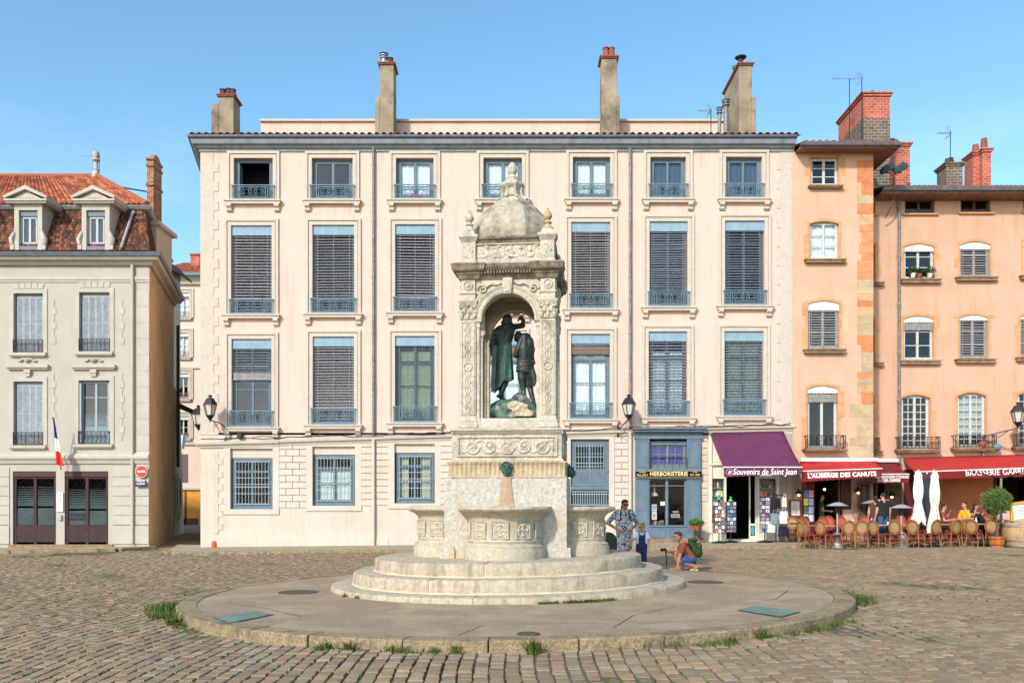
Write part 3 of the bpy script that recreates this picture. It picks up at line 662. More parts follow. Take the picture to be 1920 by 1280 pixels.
# ---------------------------------------------------------------- the pink house
PM = Plane(32.0)
def main_house():
    P = PM; Y = P.Y; B = thing('pink_house', 'long pale pink four storey house with blue shutters, valances and window guards behind the fountain', 'house', (0,0,0))
    xl, xr = P.x(376), P.x(1487.5)
    C4 = [(438.7,512),(585,661.5),(742.5,813),(906.4,978.6),(1074,1144),(1219,1286),(1361,1428.5)]
    T4 = [297,297,297,296.4,295,295,294.6]; B4 = [376.5,376,375.5,375,374,374,373.5]
    C3 = [(433.7,510),(586,664.5),(741,815.6),(906,980),(1071,1144),(1217.5,1289),(1359,1433)]; T3 = [423,422,421,418,416.5,415.5,414]; B3 = [590.5,588.5,586,584,580,576,573.5]
    C2 = [(434.7,509.5),(586.6,664),(740.7,815),(906,980),(1070.7,1143.5),(1216,1288),(1358,1431)]; T2 = [635.5,631,630,628,626,621.5,621]; B2 = [801,796.5,792.5,789,786,782.5,780]
    C1 = [(432,511.6),(586,666),(739.7,815)]; T1 = [840.7,837,832]; B1 = [954,947.5,943]
    holes = []
    H = lambda c,t,b: (P.x(c[0]),P.x(c[1]),P.z(b),P.z(t))
    holes4 = [H(*q) for q in zip(C4,T4,B4)]; holes3 = [H(*q) for q in zip(C3,T3,B3)]; holes2 = [H(*q) for q in zip(C2,T2,B2)]; holes1 = [H(*q) for q in zip(C1,T1,B1)]
    door = H((1070,1142),823,948.5); holes1.append(door)
    zs = P.z(822)  # string course, ground floor is cream
    g_split = [(376,832),(700,824),(1070,818),(1185,812)]
    wb = MB(); wall_sheet(wb, Y, xl, xr, P.z(815), P.z(266), holes4+holes3+holes2)
    wb.quad((xl,Y,P.z(815)),(xl,Y,P.z(266)),(xl-3,Y+12.5,P.z(266)),(xl-3,Y+12.5,P.z(815)))
    wb.quad((xr,Y,P.z(815)),(xr,Y+12.5,P.z(815)),(xr,Y+12.5,P.z(266)),(xr,Y,P.z(266))); wb.quad((xl-3,Y+12.5,-.5),(xr,Y+12.5,-.5),(xr,Y+12.5,P.z(266)),(xl-3,Y+12.5,P.z(266)))
    wb.build('wall', PINK, B, fix=False)
    # ground floor
    shop1 = (P.x(1191),P.x(1312),-.4,P.z(811)); shop2 = (P.x(1333),P.x(1457),-.4,P.z(818))
    gb = MB(); wall_sheet(gb, Y-.0, xl, xr, -.6, P.z(815)-.0005, holes1+[shop1,shop2], .24)
    gb.quad((xl,Y,-.6),(xl,Y,P.z(815)),(xl-3,Y+12.5,P.z(815)),(xl-3,Y+12.5,-.6)); gb.quad((xr,Y,-.6),(xr,Y+12.5,-.6),(xr,Y+12.5,P.z(815)),(xr,Y,P.z(815)))
    gf = gb.build('ground_floor_wall', CREAM2, B, fix=False)
    # coursed blocks between the ground floor openings
    def courses(px0, px1, y0, y1, half, n=10):
        jb = MB(); x0,x1 = P.x(px0),P.x(px1); z1,z0 = P.z(y0),P.z(y1); bb = MB(); hh = (z1-z0)/n
        jb.box(x0,x1,Y-.004,Y+.001,z0,z1)
        for k in range(n):
            a = z0+k*hh; wdt = (x1-x0)
            if half == 0: cuts=[0,1]
            elif half == 1: cuts = [0,.5,1] if k%2 else [0,.25,.76,1]
            else: cuts = [0,.5,1] if k%2 else [0,1]
            for q in range(len(cuts)-1):
                bb.box(x0+wdt*cuts[q]+(.012 if q else 0), x0+wdt*cuts[q+1]-(.012 if q<len(cuts)-2 else 0), Y-.026, Y-.0045, a+.013, a+hh-.013)
        return jb, bb
    J = MB(); Bk = MB()
    for a in ((524,574,830,952,1),(678,700,826,948,0),(706,729,826,947,0),(826,848,824,945,0),(1153,1178,818,940,2),(1316,1326,815,940,0)):
        j,b = courses(*a[:4],a[4]); J.v and None
        p_=b.build('wall_course', CREAM2, gf, bevel=.006); j.build('wall_joint', JOINT, p_)
    # quoins
    q = MB(); quoin(q, xl, (401-376)/P.s, (410-376)/P.s, P.z(815), P.z(287), Y, .36, .022)
    q.build('corner_quoin', CREAM, B); q = MB()
    quoin(q, P.x(401), .0+.17, .34, P.z(1000), P.z(846), Y, .245, .022)
    q.build('corner_quoin', CREAM, B)
    q = MB(); quoin(q, xr, (1487-1463)/P.s, (1487-1456)/P.s, P.z(815), P.z(283), Y, .36, .022, True); q.build('corner_quoin', CREAM, B)
    # string course follows the fall of the street: short level lengths
    s = MB(); 
    prof = lambda z:[(0,z-.14),(.05,z-.14),(.07,z-.06),(.14,z-.03),(.16,z+.05),(.12,z+.085),(0,z+.1)]
    def course(pa, ya, pb, yb):
        rr = []
        for px,py in ((pa,ya),(pb,yb)):
            z = P.z(py); X = P.x(px); rr.append([(X,Y-o_,zz) for o_,zz in prof(z)])
        s.rings(rr)
    course(368,833,524,829); course(524.5,828,700,822.5); course(700.5,822.5,850,817.5); course(850.5,817,1186,809); course(1186.5,807.5,1326,805); course(1326.5,803.5,1489,800.5)
    s.build('string_course', CREAM, B)
    p = MB(); 
    for a,b,y in ((402,729,1006),(729.5,860,1002),(1060,1186,999)): p=MB(); p.box(P.x(a),P.x(b),Y-.03,Y+.001,-.6,P.z(y)); p.build('plinth', CREAM2, B, bevel=.008)
    # cornice, gutter and tiles along the eaves
    c = MB(); e = P.z(258)
    prof = [(o_,P.zo(y_,o_)) for o_,y_ in ((0,285),(.05,284),(.06,279),(.13,277),(.16,271),(.27,269),(.32,263),(.34,258.5))]+[(0,P.zo(258.5,.34))]
    path = [(xl-1.95,Y+8.5),(xl,Y),(xr+.02,Y)]
    sweep(c, prof, path); c.build('cornice', GREYB, B)
    g = MB(); zq=lambda y_:P.zo(y_,.4); prof = [(.28,zq(258.2)),(.37,zq(258.2)),(.42,zq(256)),(.43,zq(252.5)),(.28,zq(252.5))]
    sweep(g, prof, path); g.build('gutter', GUTTER, B)
    rf = MB(); r0 = .37; er = P.zo(252,.4); yr = Y+6.2; zr = er+6.2*.30
    rf.add([(xl-.3,Y-r0,er),(xr+.2,Y-r0,er),(xr+.2,yr,zr),(xl-1.7,yr,zr)],[(0,1,2,3)]); rf.add([(xl-1.7,yr,zr),(xr+.2,yr,zr),(xr+.2,Y+12.9,er),(xl-3.3,Y+12.9,er)],[(0,1,2,3)])
    rf.add([(xl-.3,Y-r0,er),(xl-1.7,yr,zr),(xl-3.3,Y+12.9,er)],[(0,1,2)])
    roof = rf.build('roof', CANAL, B, fix=False)
    t = MB(); n = 86
    for i in range(n):
        X = xl-.3+(xr+.4-xl)*(i+.5)/n; rr=[]
        zz = lambda yy: er+.0+(yy-(Y-r0))*.30
        for yy,rad in ((Y-r0-.07,.095),(Y+1.2,.085),(yr,.085)):
            rr.append([(X+rad*math.cos(math.pi*k/5), yy, zz(yy)+rad*math.sin(math.pi*k/5)) for k in range(6)]+[(X+(rad-.015)*math.cos(math.pi*k/5), yy, zz(yy)+(rad-.015)*math.sin(math.pi*k/5)) for k in range(5,-1,-1)])
        t.rings(rr)
    t.build('eaves_tile', CANAL, roof)
    # windows
    SH = dict(surround=True, sw=.25, sill=(.33,.15), consoles=True, guard='blue', gmat=BLUED, gext=.05)
    SKYP = mat('sky_reflection_grey', lin((120,134,146)), .9)  # sky reflection painted as a grey sheet behind two top floor panes
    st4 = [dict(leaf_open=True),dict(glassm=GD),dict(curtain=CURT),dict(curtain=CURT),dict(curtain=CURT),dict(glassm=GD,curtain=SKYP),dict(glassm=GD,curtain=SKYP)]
    for c_,t_,b_,s_ in zip(C4,T4,B4,st4): 
        kw = dict(SH); kw.update(s_); kw['sw'] = .25
        window(B,P,(*c_,t_,b_),bars=(.3,),gh=.56,fy=.14,cased=.11,**kw)
    st3 = [dict(pitch=.109,bmat=SLAT),dict(pitch=.105,bmat=SLAT,tiltb=30),dict(pitch=.105,bmat=SLAT),dict(bmat=SLAT),dict(pitch=.095,bmat=SLAT),dict(pitch=.088,bmat=SLATD,tiltb=50),dict(pitch=.10,bmat=SLATD)]
    for c_,t_,b_,s_ in zip(C3,T3,B3,st3):
        kw = dict(SH); kw.update(s_)
        window(B,P,(*c_,t_,b_),bars=(.45,.75),nosash=s_.get('bmat') is SLAT,gh=.58,valance=BLUEL,vh=.34,blind=True,cased=.09,**kw)
    st2 = [dict(bl_h=.62,rolled=SLAT,bmat=SLATD),dict(bmat=SLAT,pitch=.108,nosash=True),dict(bmat=SLATD,tiltb=10,pitch=.09,curtain=mat('green_curtain',lin((150,168,130)),.9),cfrac=(0,.85)),dict(bl_h=.86,rolled=mat('rolled_brown_blind',lin((128,112,98)),.8),curtain=CURT),dict(bl_h=.85,rolled=mat('rolled_brown_blind',lin((128,112,98)),.8),curtain=CURT),dict(bmat=SLATD,curtain=CURT,cfrac=(0,.8),tiltb=48,pitch=.112),dict(bmat=SLATD,curtain=mat('green_curtain',lin((150,168,130)),.9),tiltb=44,pitch=.105)]
    for c_,t_,b_,s_ in zip(C2,T2,B2,st2):
        kw = dict(SH); kw.update(s_)
        window(B,P,(*c_,t_,b_),bars=(.42,.7),gh=.62,valance=BLUEL,vh=.34,blind=True,cased=.1,trans=.72,**kw)
    # ground floor windows with bars
    for i,(c_,t_,b_) in enumerate(zip(C1,T1,B1)):
        fr_top = (858,851.6,848)[i]
        kw = [dict(),dict(curtain=CURT,cfrac=(0,.75)),dict(curtain=mat('khaki_curtain',lin((190,190,160)),.9),side_curt=True)][i]
        wd = window(B,P,(c_[0]+1.5,c_[1]-1.5,fr_top,b_),fy=.12,bars=(.42,),trans=.76,cased=.11,glassm=G2,reveal=.22,**kw)
        m = MB(); x0,x1,z0,z1 = P.x(c_[0]),P.x(c_[1]),P.z(b_),P.z(t_)
        m.box(x0+.005,x1-.005,Y+.09,Y+.2,P.z(fr_top),z1-.001); m.build('head_panel', CREAM2, wd)
        fb = MB(); o1=.24
        fb.box(x0-o1,x0,Y-.03,Y+.001,z0-.0,z1+.22); fb.box(x1,x1+o1,Y-.03,Y+.001,z0-.0,z1+.22); fb.box(x0,x1,Y-.03,Y+.001,z1,z1+.22); fb.box(x0-o1,x1+o1,Y-.045,Y+.05,z0-.2,z0-.002)
        fb.build('window_surround', CREAM2, wd, bevel=.005)
        g = MB(); a,b = P.x(c_[0]+9), P.x(c_[1]-9); za,zb = P.z(b_-9), P.z(fr_top+7)
        for k in range(11): X = a+(b-a)*k/10; g.tube((X,Y+.05,za),(X,Y+.05,zb),.010,n=4)
        for f_ in (0,.25,.4,.47,.62,1): zz = za+(zb-za)*f_; g.box(a-.06,b+.06,Y+.045,Y+.055,zz-.009,zz+.009)
        g.build('window_bar', mat('pale_grille', lin((160,178,186)),.5), wd)
    # blue door with grille
    wd = window(B,P,(1070,1142,823,911),fy=.1,bars=(.48,.72),cased=.12,cols=2,glassm=G2,reveal=.22)
    m = MB(); x0,x1 = P.x(1070),P.x(1142)
    z0,z1 = P.z(906),P.z(884)
    for k in range(18): X=x0+.12+(x1-x0-.24)*k/18; m.box(X+.004,X+(x1-x0-.24)/18-.004,Y+.075,Y+.095,z0,z1)
    m.box(x0,x1,Y+.06,Y+.2,P.z(911),P.z(906)); m.box(x0+.02,x1-.02,Y+.068,Y+.12,P.z(884.5),P.z(881)); m.box(x0,x1,Y+.0,Y+.2,P.z(918),P.z(911.5)); 
    m.build('door_panel', BLUE, wd)
    m = MB()
    for k in range(15): X = x0+.1+(x1-x0-.2)*k/14; m.tube((X,Y+.04,P.z(947)),(X,Y+.04,P.z(921)),.012,n=4)
    for zz in (921,926,946): m.box(x0+.03,x1-.03,Y+.03,Y+.05,P.z(zz)-.012,P.z(zz)+.012)
    m.build('grille', mat('pale_grille', lin((160,178,186)),.5), wd); m = MB(); a,b = P.x(1079.5), P.x(1132)
    for k in range(11): X = a+(b-a)*k/10; m.tube((X,Y+.05,P.z(880)),(X,Y+.05,P.z(832)),.010,n=4)
    for zz in (833,836,856,868,874,880): m.box(a,b,Y+.045,Y+.055,P.z(zz)-.009,P.z(zz)+.009)
    m.build('grille', mat('pale_grille', lin((160,178,186)),.5), wd)
    m = MB(); m.quad((x0,Y+.2,P.z(948.5)),(x1,Y+.2,P.z(948.5)),(x1,Y+.2,P.z(918)),(x0,Y+.2,P.z(918))); m.build('dark_opening', mat('grey_dark', (.05,.055,.06),.8), wd, fix=False)
    fb = MB(); o1=.2; z0=P.z(999)+.001; z1=P.z(823)
    fb.box(x0-o1,x0,Y-.03,Y+.001,z0,z1+.2); fb.box(x1,x1+o1,Y-.03,Y+.001,z0,z1+.2); fb.box(x0,x1,Y-.03,Y+.001,z1,z1+.2); fb.build('window_surround', CREAM2, wd, bevel=.005)
    downpipe(B,P,701,271,1022,split=822,mat2=CREAM2); downpipe(B,P,1181,271,1016,split=808,mat2=CREAM2)
    # rooftop block behind the ridge line
    P2 = Plane(34.6); m = MB(); m.box(P2.x(489),P2.x(1358),34.6,37.5,P2.z(260)-.8,P2.z(229)); a = m.build('rooftop_block', PINK, B)
    m = MB(); m.box(P2.x(488),P2.x(1359),34.5,37.6,P2.z(229)+.002,P2.z(225)); m.build('coping', CREAM, a)
    # chimneys
    Pc = Plane(33.6)
    chimney(B,Pc,410,438,182,252,.8,pots=((414,.3,'pot'),(425,.32,'pot'),(433,.3,'pot')),step=[(-1,14,194)])
    chimney(B,Pc,712,738,122,252,.8,pots=((718,.5,'cowl'),(730,.28,'pot')),step=[(-1,9,183)])
    chimney(B,Pc,1128,1157,110,252,.7,pots=((1137,.42,'pot'),(1148,.42,'pot')),step=[(1,5,178)])
    c = chimney(B,Pc,1386,1410,123,252,2.4,pots=((1398,.62,'flat'),),step=[(1,8,182)])
    m = MB(); Pd = Plane(35.8); m.lathe([(.09,Pd.z(140)),(.09,Pd.z(130)),(.16,Pd.z(129)),(.09,Pd.z(127)),(.16,Pd.z(125)),(.1,Pd.z(122))],10,(Pd.x(1380),35.8)); m.build('chimney_pot', METAL, c)
    Pf = Plane(33.0)
    for px,top,bot,r in ((1361,188,252,.09),(1349,202,252,.07)):
        m = MB(); X=Pf.x(px); m.lathe([(r,Pf.z(bot)-.3),(r,Pf.z(top+12)),(r*1.7,Pf.z(top+11)),(r*1.7,Pf.z(top+9)),(r,Pf.z(top+8)),(r*1.7,Pf.z(top+5)),(r*1.7,Pf.z(top+3)),(r*.8,Pf.z(top+2)),(r*1.9,Pf.z(top+1)),(r,Pf.z(top))],10,(X,33.0)); m.build('flue', MATS['zinc_pipe'], B, smooth=40)
    # cable along the string course
    m = MB()
    for s_ in range(2):
        pts=[]; rr_=random.Random(4+s_)
        for k in range(60):
            u=k/59; px=380+u*1100; py=829-u*27.5+rr_.uniform(-2.2,1.6)-s_*2; pts.append((P.x(px),Y-.17,P.z(py)+.08))
        m.path(pts,.014,4)
    m.build('cable', mat('cable_grey', (.05,.045,.04), .8), B)
    return B
PINKHOUSE = main_house()
# ---------------------------------------------------------------- herbalist shopfront (part of the pink house's ground floor)
GOLD = mat('gold_letter', lin((226,206,150)), .5)
WHITEL = mat('white_letter', lin((238,234,228)), .6)
SIGNB = mat('black_sign', lin((30,24,20)), .7, spec=.1)
def herb_shop(B):
    P = PM; Y = P.Y; X=P.x; Z=P.z
    m = MB(); m.box(X(1184),X(1322.5),Y-.42,Y,Z(806),Z(803)); m.box(X(1186),X(1320.5),Y-.34,Y,Z(810.5),Z(806)-.001); m.box(X(1189),X(1316),Y-.16,Y,Z(823),Z(810.5)-.001)
    m.box(X(1190.6),X(1216.5),Y-.14,Y+.1,Z(1016),Z(823)-.001); m.box(X(1287),X(1313),Y-.14,Y+.1,Z(1016),Z(823)-.001)
    m.box(X(1216.5),X(1287),Y-.13,Y+.2,Z(1010),Z(987)); m.box(X(1216.5),X(1287),Y-.17,Y+.2,Z(987)+.001,Z(984)); m.box(X(1247.5),X(1252.5),Y-.06,Y+.1,Z(984),Z(896))
    m.box(X(1216.5),X(1219),Y-.03,Y+.1,Z(984),Z(896)); m.box(X(1283),X(1287),Y-.05,Y+.1,Z(984),Z(896)); m.box(X(1217),X(1287),Y-.02,Y+.08,Z(911.2),Z(909.5)); m.box(X(1216.5),X(1287),Y-.1,Y+.12,Z(899),Z(896))
    m.box(X(1216.5),X(1287),Y-.1,Y+.15,Z(882),Z(878))
    sf = m.build('shopfront', BLUE, B, bevel=.008)
    # raised mouldings on panels
    m = MB()
    def fr(a,b,t,bt,y,w=.035,d=.02):
        x0,x1,z0,z1=X(a),X(b),Z(bt),Z(t); m.box(x0,x0+w,y-d,y-.0005,z0,z1); m.box(x1-w,x1,y-d,y-.0005,z0,z1); m.box(x0+w,x1-w,y-d,y-.0005,z1-w,z1); m.box(x0+w,x1-w,y-d,y-.0005,z0,z0+w)
    for a,b in ((1193.5,1214),(1289.5,1310.5)): fr(a,b,825,876,Y-.14); fr(a,b,899,982,Y-.14)
    for a,b in ((1219,1247),(1253,1281)): fr(a,b,990,1007,Y-.13)
    m.build('panel_moulding', mat('blue_paint_dark', lin((84,116,142)),.5), sf)
    # plinth step
    m = MB(); m.box(X(1190),X(1316),Y-.3,Y+.1,-.1,Z(1008)); m.build('door_step', SILLST, sf, bevel=.01)
    # upper window with blue curtain
    VIO = mat('violet_curtain', lin((44,46,150)), .9, c2=lin((32,34,120)), scale=8)
    window(B,P,(1217,1287,826,878),fy=.1,cols=2,bars=(.5,),cased=.06,fine=True,curtain=VIO,valance=BLUE,vh=.14,reveal=.2,frame=mat('grey_green_frame', lin((112,122,126)),.6))
    m = MB(); m.box(X(1217),X(1287),Y-.16,Y-.13,Z(859.5),Z(858)); 
    for k in range(6): m.tube((X(1217+14*k),Y-.15,Z(878)),(X(1217+14*k),Y-.15,Z(859)),.008,n=4)
    m.build('window_rail', IRON, sf)
    # windows
    m = MB(); m.quad((X(1217),Y+.05,Z(984)),(X(1287),Y+.05,Z(984)),(X(1287),Y+.05,Z(897)),(X(1217),Y+.05,Z(897))); m.build('pane', G2, sf, fix=False)
    m = MB(); a,b,c,d = X(1217),X(1287),Z(984),Z(897); y0,y1=Y+.22,Y+1.4
    m.quad((a,y1,c),(b,y1,c),(b,y1,d),(a,y1,d)); m.quad((a,y0,c),(a,y1,c),(a,y1,d),(a,y0,d)); m.quad((b,y0,c),(b,y1,c),(b,y1,d),(b,y0,d)); m.quad((a,y0,c),(b,y0,c),(b,y1,c),(a,y1,c)); m.quad((a,y0,d),(b,y0,d),(b,y1,d),(a,y1,d))
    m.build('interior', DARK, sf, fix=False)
    # display behind the glass
    lb = MB(); lb.lathe([(.16,Z(929)),(.155,Z(927.5)),(.03,Z(919)),(.03,Z(913))],14,(X(1230),Y+.4)); lb.tube((X(1230),Y+.4,Z(913)),(X(1230),Y+.4,Z(900)),.008)
    tag(lb.build('pendant_lamp', WHITEW), 'white cone pendant lamp hanging in the herbalist shop window', 'lamp')
    pl = thing('display_card','pair of white display cards with blue and portrait pictures in the herbalist window','card',(X(1227.5),Y+.12,Z(974)))
    m = MB(); m.box(-.1,.1,0,.02,0,.32); m.box(-.1,.1,0,.02,.33,.58); m.build('card', WHITEW, pl)
    m = MB(); m.box(-.06,.09,-.004,0,.38,.54); m.build('picture', mat('blue_print', lin((60,130,190)),.6,c2=lin((210,225,235)),scale=14), pl)
    m = MB(); m.ball((0,-.001,.17),(.045,.004,.06)); m.build('picture', mat('skin_print', lin((200,150,130)),.6), pl)
    nt_ = MB(); nt_.box(X(1238.5),X(1247),Y+.03,Y+.035,Z(947),Z(940)); tag(nt_.build('paper_notice', WHITEW), 'small white paper notice stuck inside the herbalist window','notice')
    gd = thing('shop_goods','low row of jars and boxes along the herbalist window sill','goods',(0,Y+.16,Z(984)+.01))
    rr = random.Random(3)
    for k in range(14):
        m = MB(); x = X(1219+k*2); h = rr.uniform(.07,.2); m.lathe([(.035,0),(.035,h*.8),(.018,h*.85),(.018,h)],8,(x,rr.uniform(0,.15)))
        m.build('jar', mat('jar%d'%(k%5), lin([(190,90,80),(220,210,190),(90,120,90),(180,160,110),(150,110,140)][k%5]),.4), gd)
    tag(text('window_lettering','HERBES',WHITEL,None,.07,(X(1267),Y+.03,Z(959)),extrude=.001),'small white lettering on the herbalist door glass','lettering')
    tag(text('window_lettering','& ÉPICES\nPLANTES',WHITEL,None,.085,(X(1267),Y+.03,Z(966.5)),extrude=.001),'larger white lettering on the herbalist door glass','lettering')
    # fascia
    s = MB(); s.box(X(1190.5),X(1313),Y-.22,Y-.142,Z(895.5),Z(882.5)); sg = s.build('shop_sign', SIGNB, None, bevel=.006); tag(sg,'black fascia board with gold herbalist lettering','sign')
    m = MB(); m.box(X(1190.5),X(1313),Y-.23,Y-.2205,Z(895.5),Z(895)); m.box(X(1190.5),X(1313),Y-.23,Y-.2205,Z(883),Z(882.5)); m.build('gilt_line', GOLD, sg)
    text('lettering','HERBORISTERIE',GOLD,sg,.215,(X(1252),Y-.222,Z(888.6)),offset=.006,sx=.88,space=1.08)
    text('lettering','MAISON',GOLD,sg,.07,(X(1203),Y-.222,Z(885.4))); text('lettering','Mce JOLY',GOLD,sg,.125,(X(1203),Y-.222,Z(890.8)),sx=.8)
    text('lettering','DEPUIS',GOLD,sg,.06,(X(1301),Y-.222,Z(885))); text('lettering','EN 1845',GOLD,sg,.12,(X(1301),Y-.222,Z(890.2)),sx=.85)
herb_shop(PINKHOUSE)
PURPLE = mat('purple_canvas', lin((100,46,78)), .9, c2=lin((92,42,72)), scale=2, bump=1, bscale=5, streak=lin((112,60,88)), stamt=.4)
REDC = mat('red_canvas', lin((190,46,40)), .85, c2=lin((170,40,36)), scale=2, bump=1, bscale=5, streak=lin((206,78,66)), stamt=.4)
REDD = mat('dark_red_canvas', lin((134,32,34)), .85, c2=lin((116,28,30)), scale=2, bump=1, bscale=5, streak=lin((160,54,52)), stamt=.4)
def awning(name, label, Pw, pf, top, front, val, m1, m2, cassette=None, n=1):
    """top: (px0,py0,px1,py1) at wall Y; front: same at front distance; val: lower edge rows (left,right) of the hanging valance"""
    o = thing(name, label, 'awning', (0,0,0))
    A = at(top[0],top[1],Pw); B_ = at(top[2],top[3],Pw); C_ = at(front[2],front[3],pf); D = at(front[0],front[1],pf)
    m = MB(); n_ = 12
    def sag(u,v): 
        p = A.lerp(B_,u).lerp(D.lerp(C_,u), v); return (p.x,p.y,p.z-.05*math.sin(math.pi*v)*(1+.15*math.sin(u*9)))
    m.grid(16,8,sag); c = m.build('canvas', m1, o, smooth=60, fix=False)
    sm = c.modifiers.new('s','SOLIDIFY'); sm.thickness = .008
    m = MB(); zl = at(front[0],val[0],pf).z; zr = at(front[2],val[1],pf).z
    def vv(u,v):
        t_ = D.lerp(C_,u); z = t_.z+.01+(zl+(zr-zl)*u-t_.z)*v; return (t_.x,t_.y-.015+.012*math.sin(u*31)*v,z-(.02*abs(math.sin(u*math.pi*14)) if v>.99 else 0))
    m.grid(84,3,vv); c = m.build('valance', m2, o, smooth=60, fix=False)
    m = MB(); m.box(D.x-.02,C_.x+.02,D.y-.03,D.y+.03,-.035,.0); 
    for i,vx in enumerate(m.v): pass
    m.v = [(x,y,z+D.z+(C_.z-D.z)*((x-D.x)/(C_.x-D.x))+.03) for x,y,z in m.v]; m.build('front_bar', WHITEW, o)
    m = MB(); 
    for u in (.06,.94):
        a_ = A.lerp(B_,u); d_ = D.lerp(C_,u); mid = a_.lerp(d_,.5)+Vector((.35*(1 if u<.5 else -1),0,-.25)); m.tube(a_-Vector((0,.1,.2)),mid,.025); m.tube(mid,d_-Vector((0,0,.05)),.022)
    m.build('folding_arm', METAL, o)
    if cassette:
        m = MB(); m.box(A.x-.03,B_.x+.03,A.y-.26,A.y-.02,A.z-.02,A.z+cassette); m.build('cassette', WHITEW, o, bevel=.03)
    return o, A, B_, C_, D
def souvenir_shop(B):
    P = PM; Y = P.Y; X=P.x; Z=P.z
    SW = mat('cream_shop_paint', lin((226,220,200)), .6, c2=lin((212,206,186)), scale=4)
    m = MB(); z0=.12
    m.box(X(1328),X(1334),Y-.12,Y+.2,z0,Z(812)); m.box(X(1357.5),X(1361),Y-.08,Y+.2,z0,Z(818)); m.box(X(1419.5),X(1423),Y-.08,Y+.2,z0,Z(818)); m.box(X(1455.5),X(1460),Y-.1,Y+.2,z0,Z(818))
    m.box(X(1334)+.001,X(1357.5),Y-.06,Y+.2,z0,Z(981)); m.box(X(1334)+.001,X(1357.5),Y-.14,Y-.061,Z(984),Z(981)); m.box(X(1334)+.001,X(1357.5),Y-.05,Y+.15,Z(897),Z(818))
    m.box(X(1423)+.001,X(1455.5),Y-.06,Y+.2,z0,Z(983)); m.box(X(1361)+.001,X(1419.5),Y-.02,Y+.15,Z(885),Z(818)); m.box(X(1423)+.001,X(1455.5),Y-.05,Y+.15,Z(897),Z(818))
    m.box(X(1327),X(1460),Y-.16,Y-.121,Z(872),Z(869)); m.box(X(1361),X(1419.5),Y-.25,Y+.3,z0-.1,Z(1010)); m.box(X(1337),X(1355),Y-.075,Y-.061,Z(1005),Z(989)); m.box(X(1336),X(1356),Y-.065,Y-.051,Z(866),Z(822))
    sf = m.build('shopfront', SW, B, bevel=.006)
    m = MB(); m.box(X(1461),X(1483),Y-.05,Y+.0,z0,Z(812)); m.build('pilaster', mat('pinkish_plaster', lin((186,168,152)),.9,c2=lin((170,152,138)),scale=2,streak=lin((130,116,104)),stamt=.4), sf)
    for a,b in ((1334,1357.5),(1423,1455.5)): m = MB(); m.quad((X(a),Y+.02,Z(981)),(X(b),Y+.02,Z(981)),(X(b),Y+.02,Z(897)),(X(a),Y+.02,Z(897))); m.build('pane', G2, sf, fix=False)
    m = MB(); a,b,c,d = X(1334),X(1457),z0,Z(885); y0,y1=Y+.25,Y+3
    m.quad((a,y1,c),(b,y1,c),(b,y1,d),(a,y1,d)); m.quad((a,y0,c),(a,y1,c),(a,y1,d),(a,y0,d)); m.quad((b,y0,c),(b,y1,c),(b,y1,d),(b,y0,d)); m.quad((a,y0,c),(b,y0,c),(b,y1,c),(a,y1,c)); m.quad((a,y0,d),(b,y0,d),(b,y1,d),(a,y1,d))
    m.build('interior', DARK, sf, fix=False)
    # door leaf, opened flat
    m = MB(); x0,x1=X(1405),X(1419); 
    m.box(x0,x0+.05,Y+.02,Y+.08,Z(1010),Z(885)); m.box(x1-.05,x1,Y+.02,Y+.08,Z(1010),Z(885)); 
    for a_,b_ in ((1010,1004),(985,981)): m.box(x0+.05,x1-.05,Y+.02,Y+.08,Z(a_),Z(b_))
    d = m.build('door', SW, sf); m = MB(); m.lathe([(.0,-.02),(.09,-.02),(.09,.0),(0,.0)],16); m.v=[(x*.75+X(1412),Y+.05+z,y*2.0+Z(994)) for x,y,z in m.v]; m.build('door_motif', mat('blue_oval', lin((90,150,180)),.5), d)
    m = MB(); m.tube((X(1406),Y-.03,Z(967)),(X(1406),Y-.03,Z(956)),.012); m.build('door_handle', METAL, d)
    # goods in the windows
    cols_ = [(190,60,50),(230,225,210),(60,90,140),(210,180,90),(70,130,100),(160,120,100),(240,240,235),(40,40,50)]
    rr = random.Random(9)
    for nm,a,b,lb in (('window_display',1336,1356,'left display window filled with small colourful souvenirs'),('window_display',1426,1454,'right display window with magnets and souvenirs behind glass')):
        t_ = thing(nm,lb,'display',(0,0,0))
        bk = MB(); bk.box(X(a),X(b),Y+.22,Y+.24,Z(980),Z(899)); bk.build('back_panel', mat('greenish_back', lin((128,136,122)),.8), t_)
        for zz in (914,930,946,962):
            s_ = MB(); s_.box(X(a),X(b),Y+.06,Y+.22,Z(zz)-.01,Z(zz)); s_.build('shelf', WHITEW, t_)
            q = {}
            for k in range(8):
                x = X(a)+(X(b)-X(a))*(k+.5)/8; h = rr.uniform(.08,.26); ci = rr.randrange(8); mm = q.setdefault(ci, MB())
                mm.lathe([(.03,Z(zz)),(.035,Z(zz)+h*.5),(.02,Z(zz)+h*.8),(.025,Z(zz)+h)],7,(x,Y+.14))
            for ci,mm in q.items():
                o_ = mm.build('souvenir', mat('sv%d'%ci, lin(cols_[ci]),.5), t_); o_['kind']='stuff'
    # awning
    o,A,B_,C_,D = awning('shop_awning','purple canvas awning lettered for the souvenir shop',32.0-.1,30.0,(1331,812,1469,808.5),(1357,876,1503,876),(894,888),PURPLE,PURPLE)
    cx = (D.x+C_.x)/2; yy = D.y-.035
    text('lettering','Souvenirs de Saint Jean',WHITEL,o,.30,(cx+.06,yy,at(0,884.5,30).z),shear=.22,sx=.80,offset=.003,extrude=.003)
    text('lettering','souvenirs.lyon',WHITEL,o,.075,(cx+.1,yy,at(0,890.5,30).z),extrude=.003)
    m = MB(); R0=.12
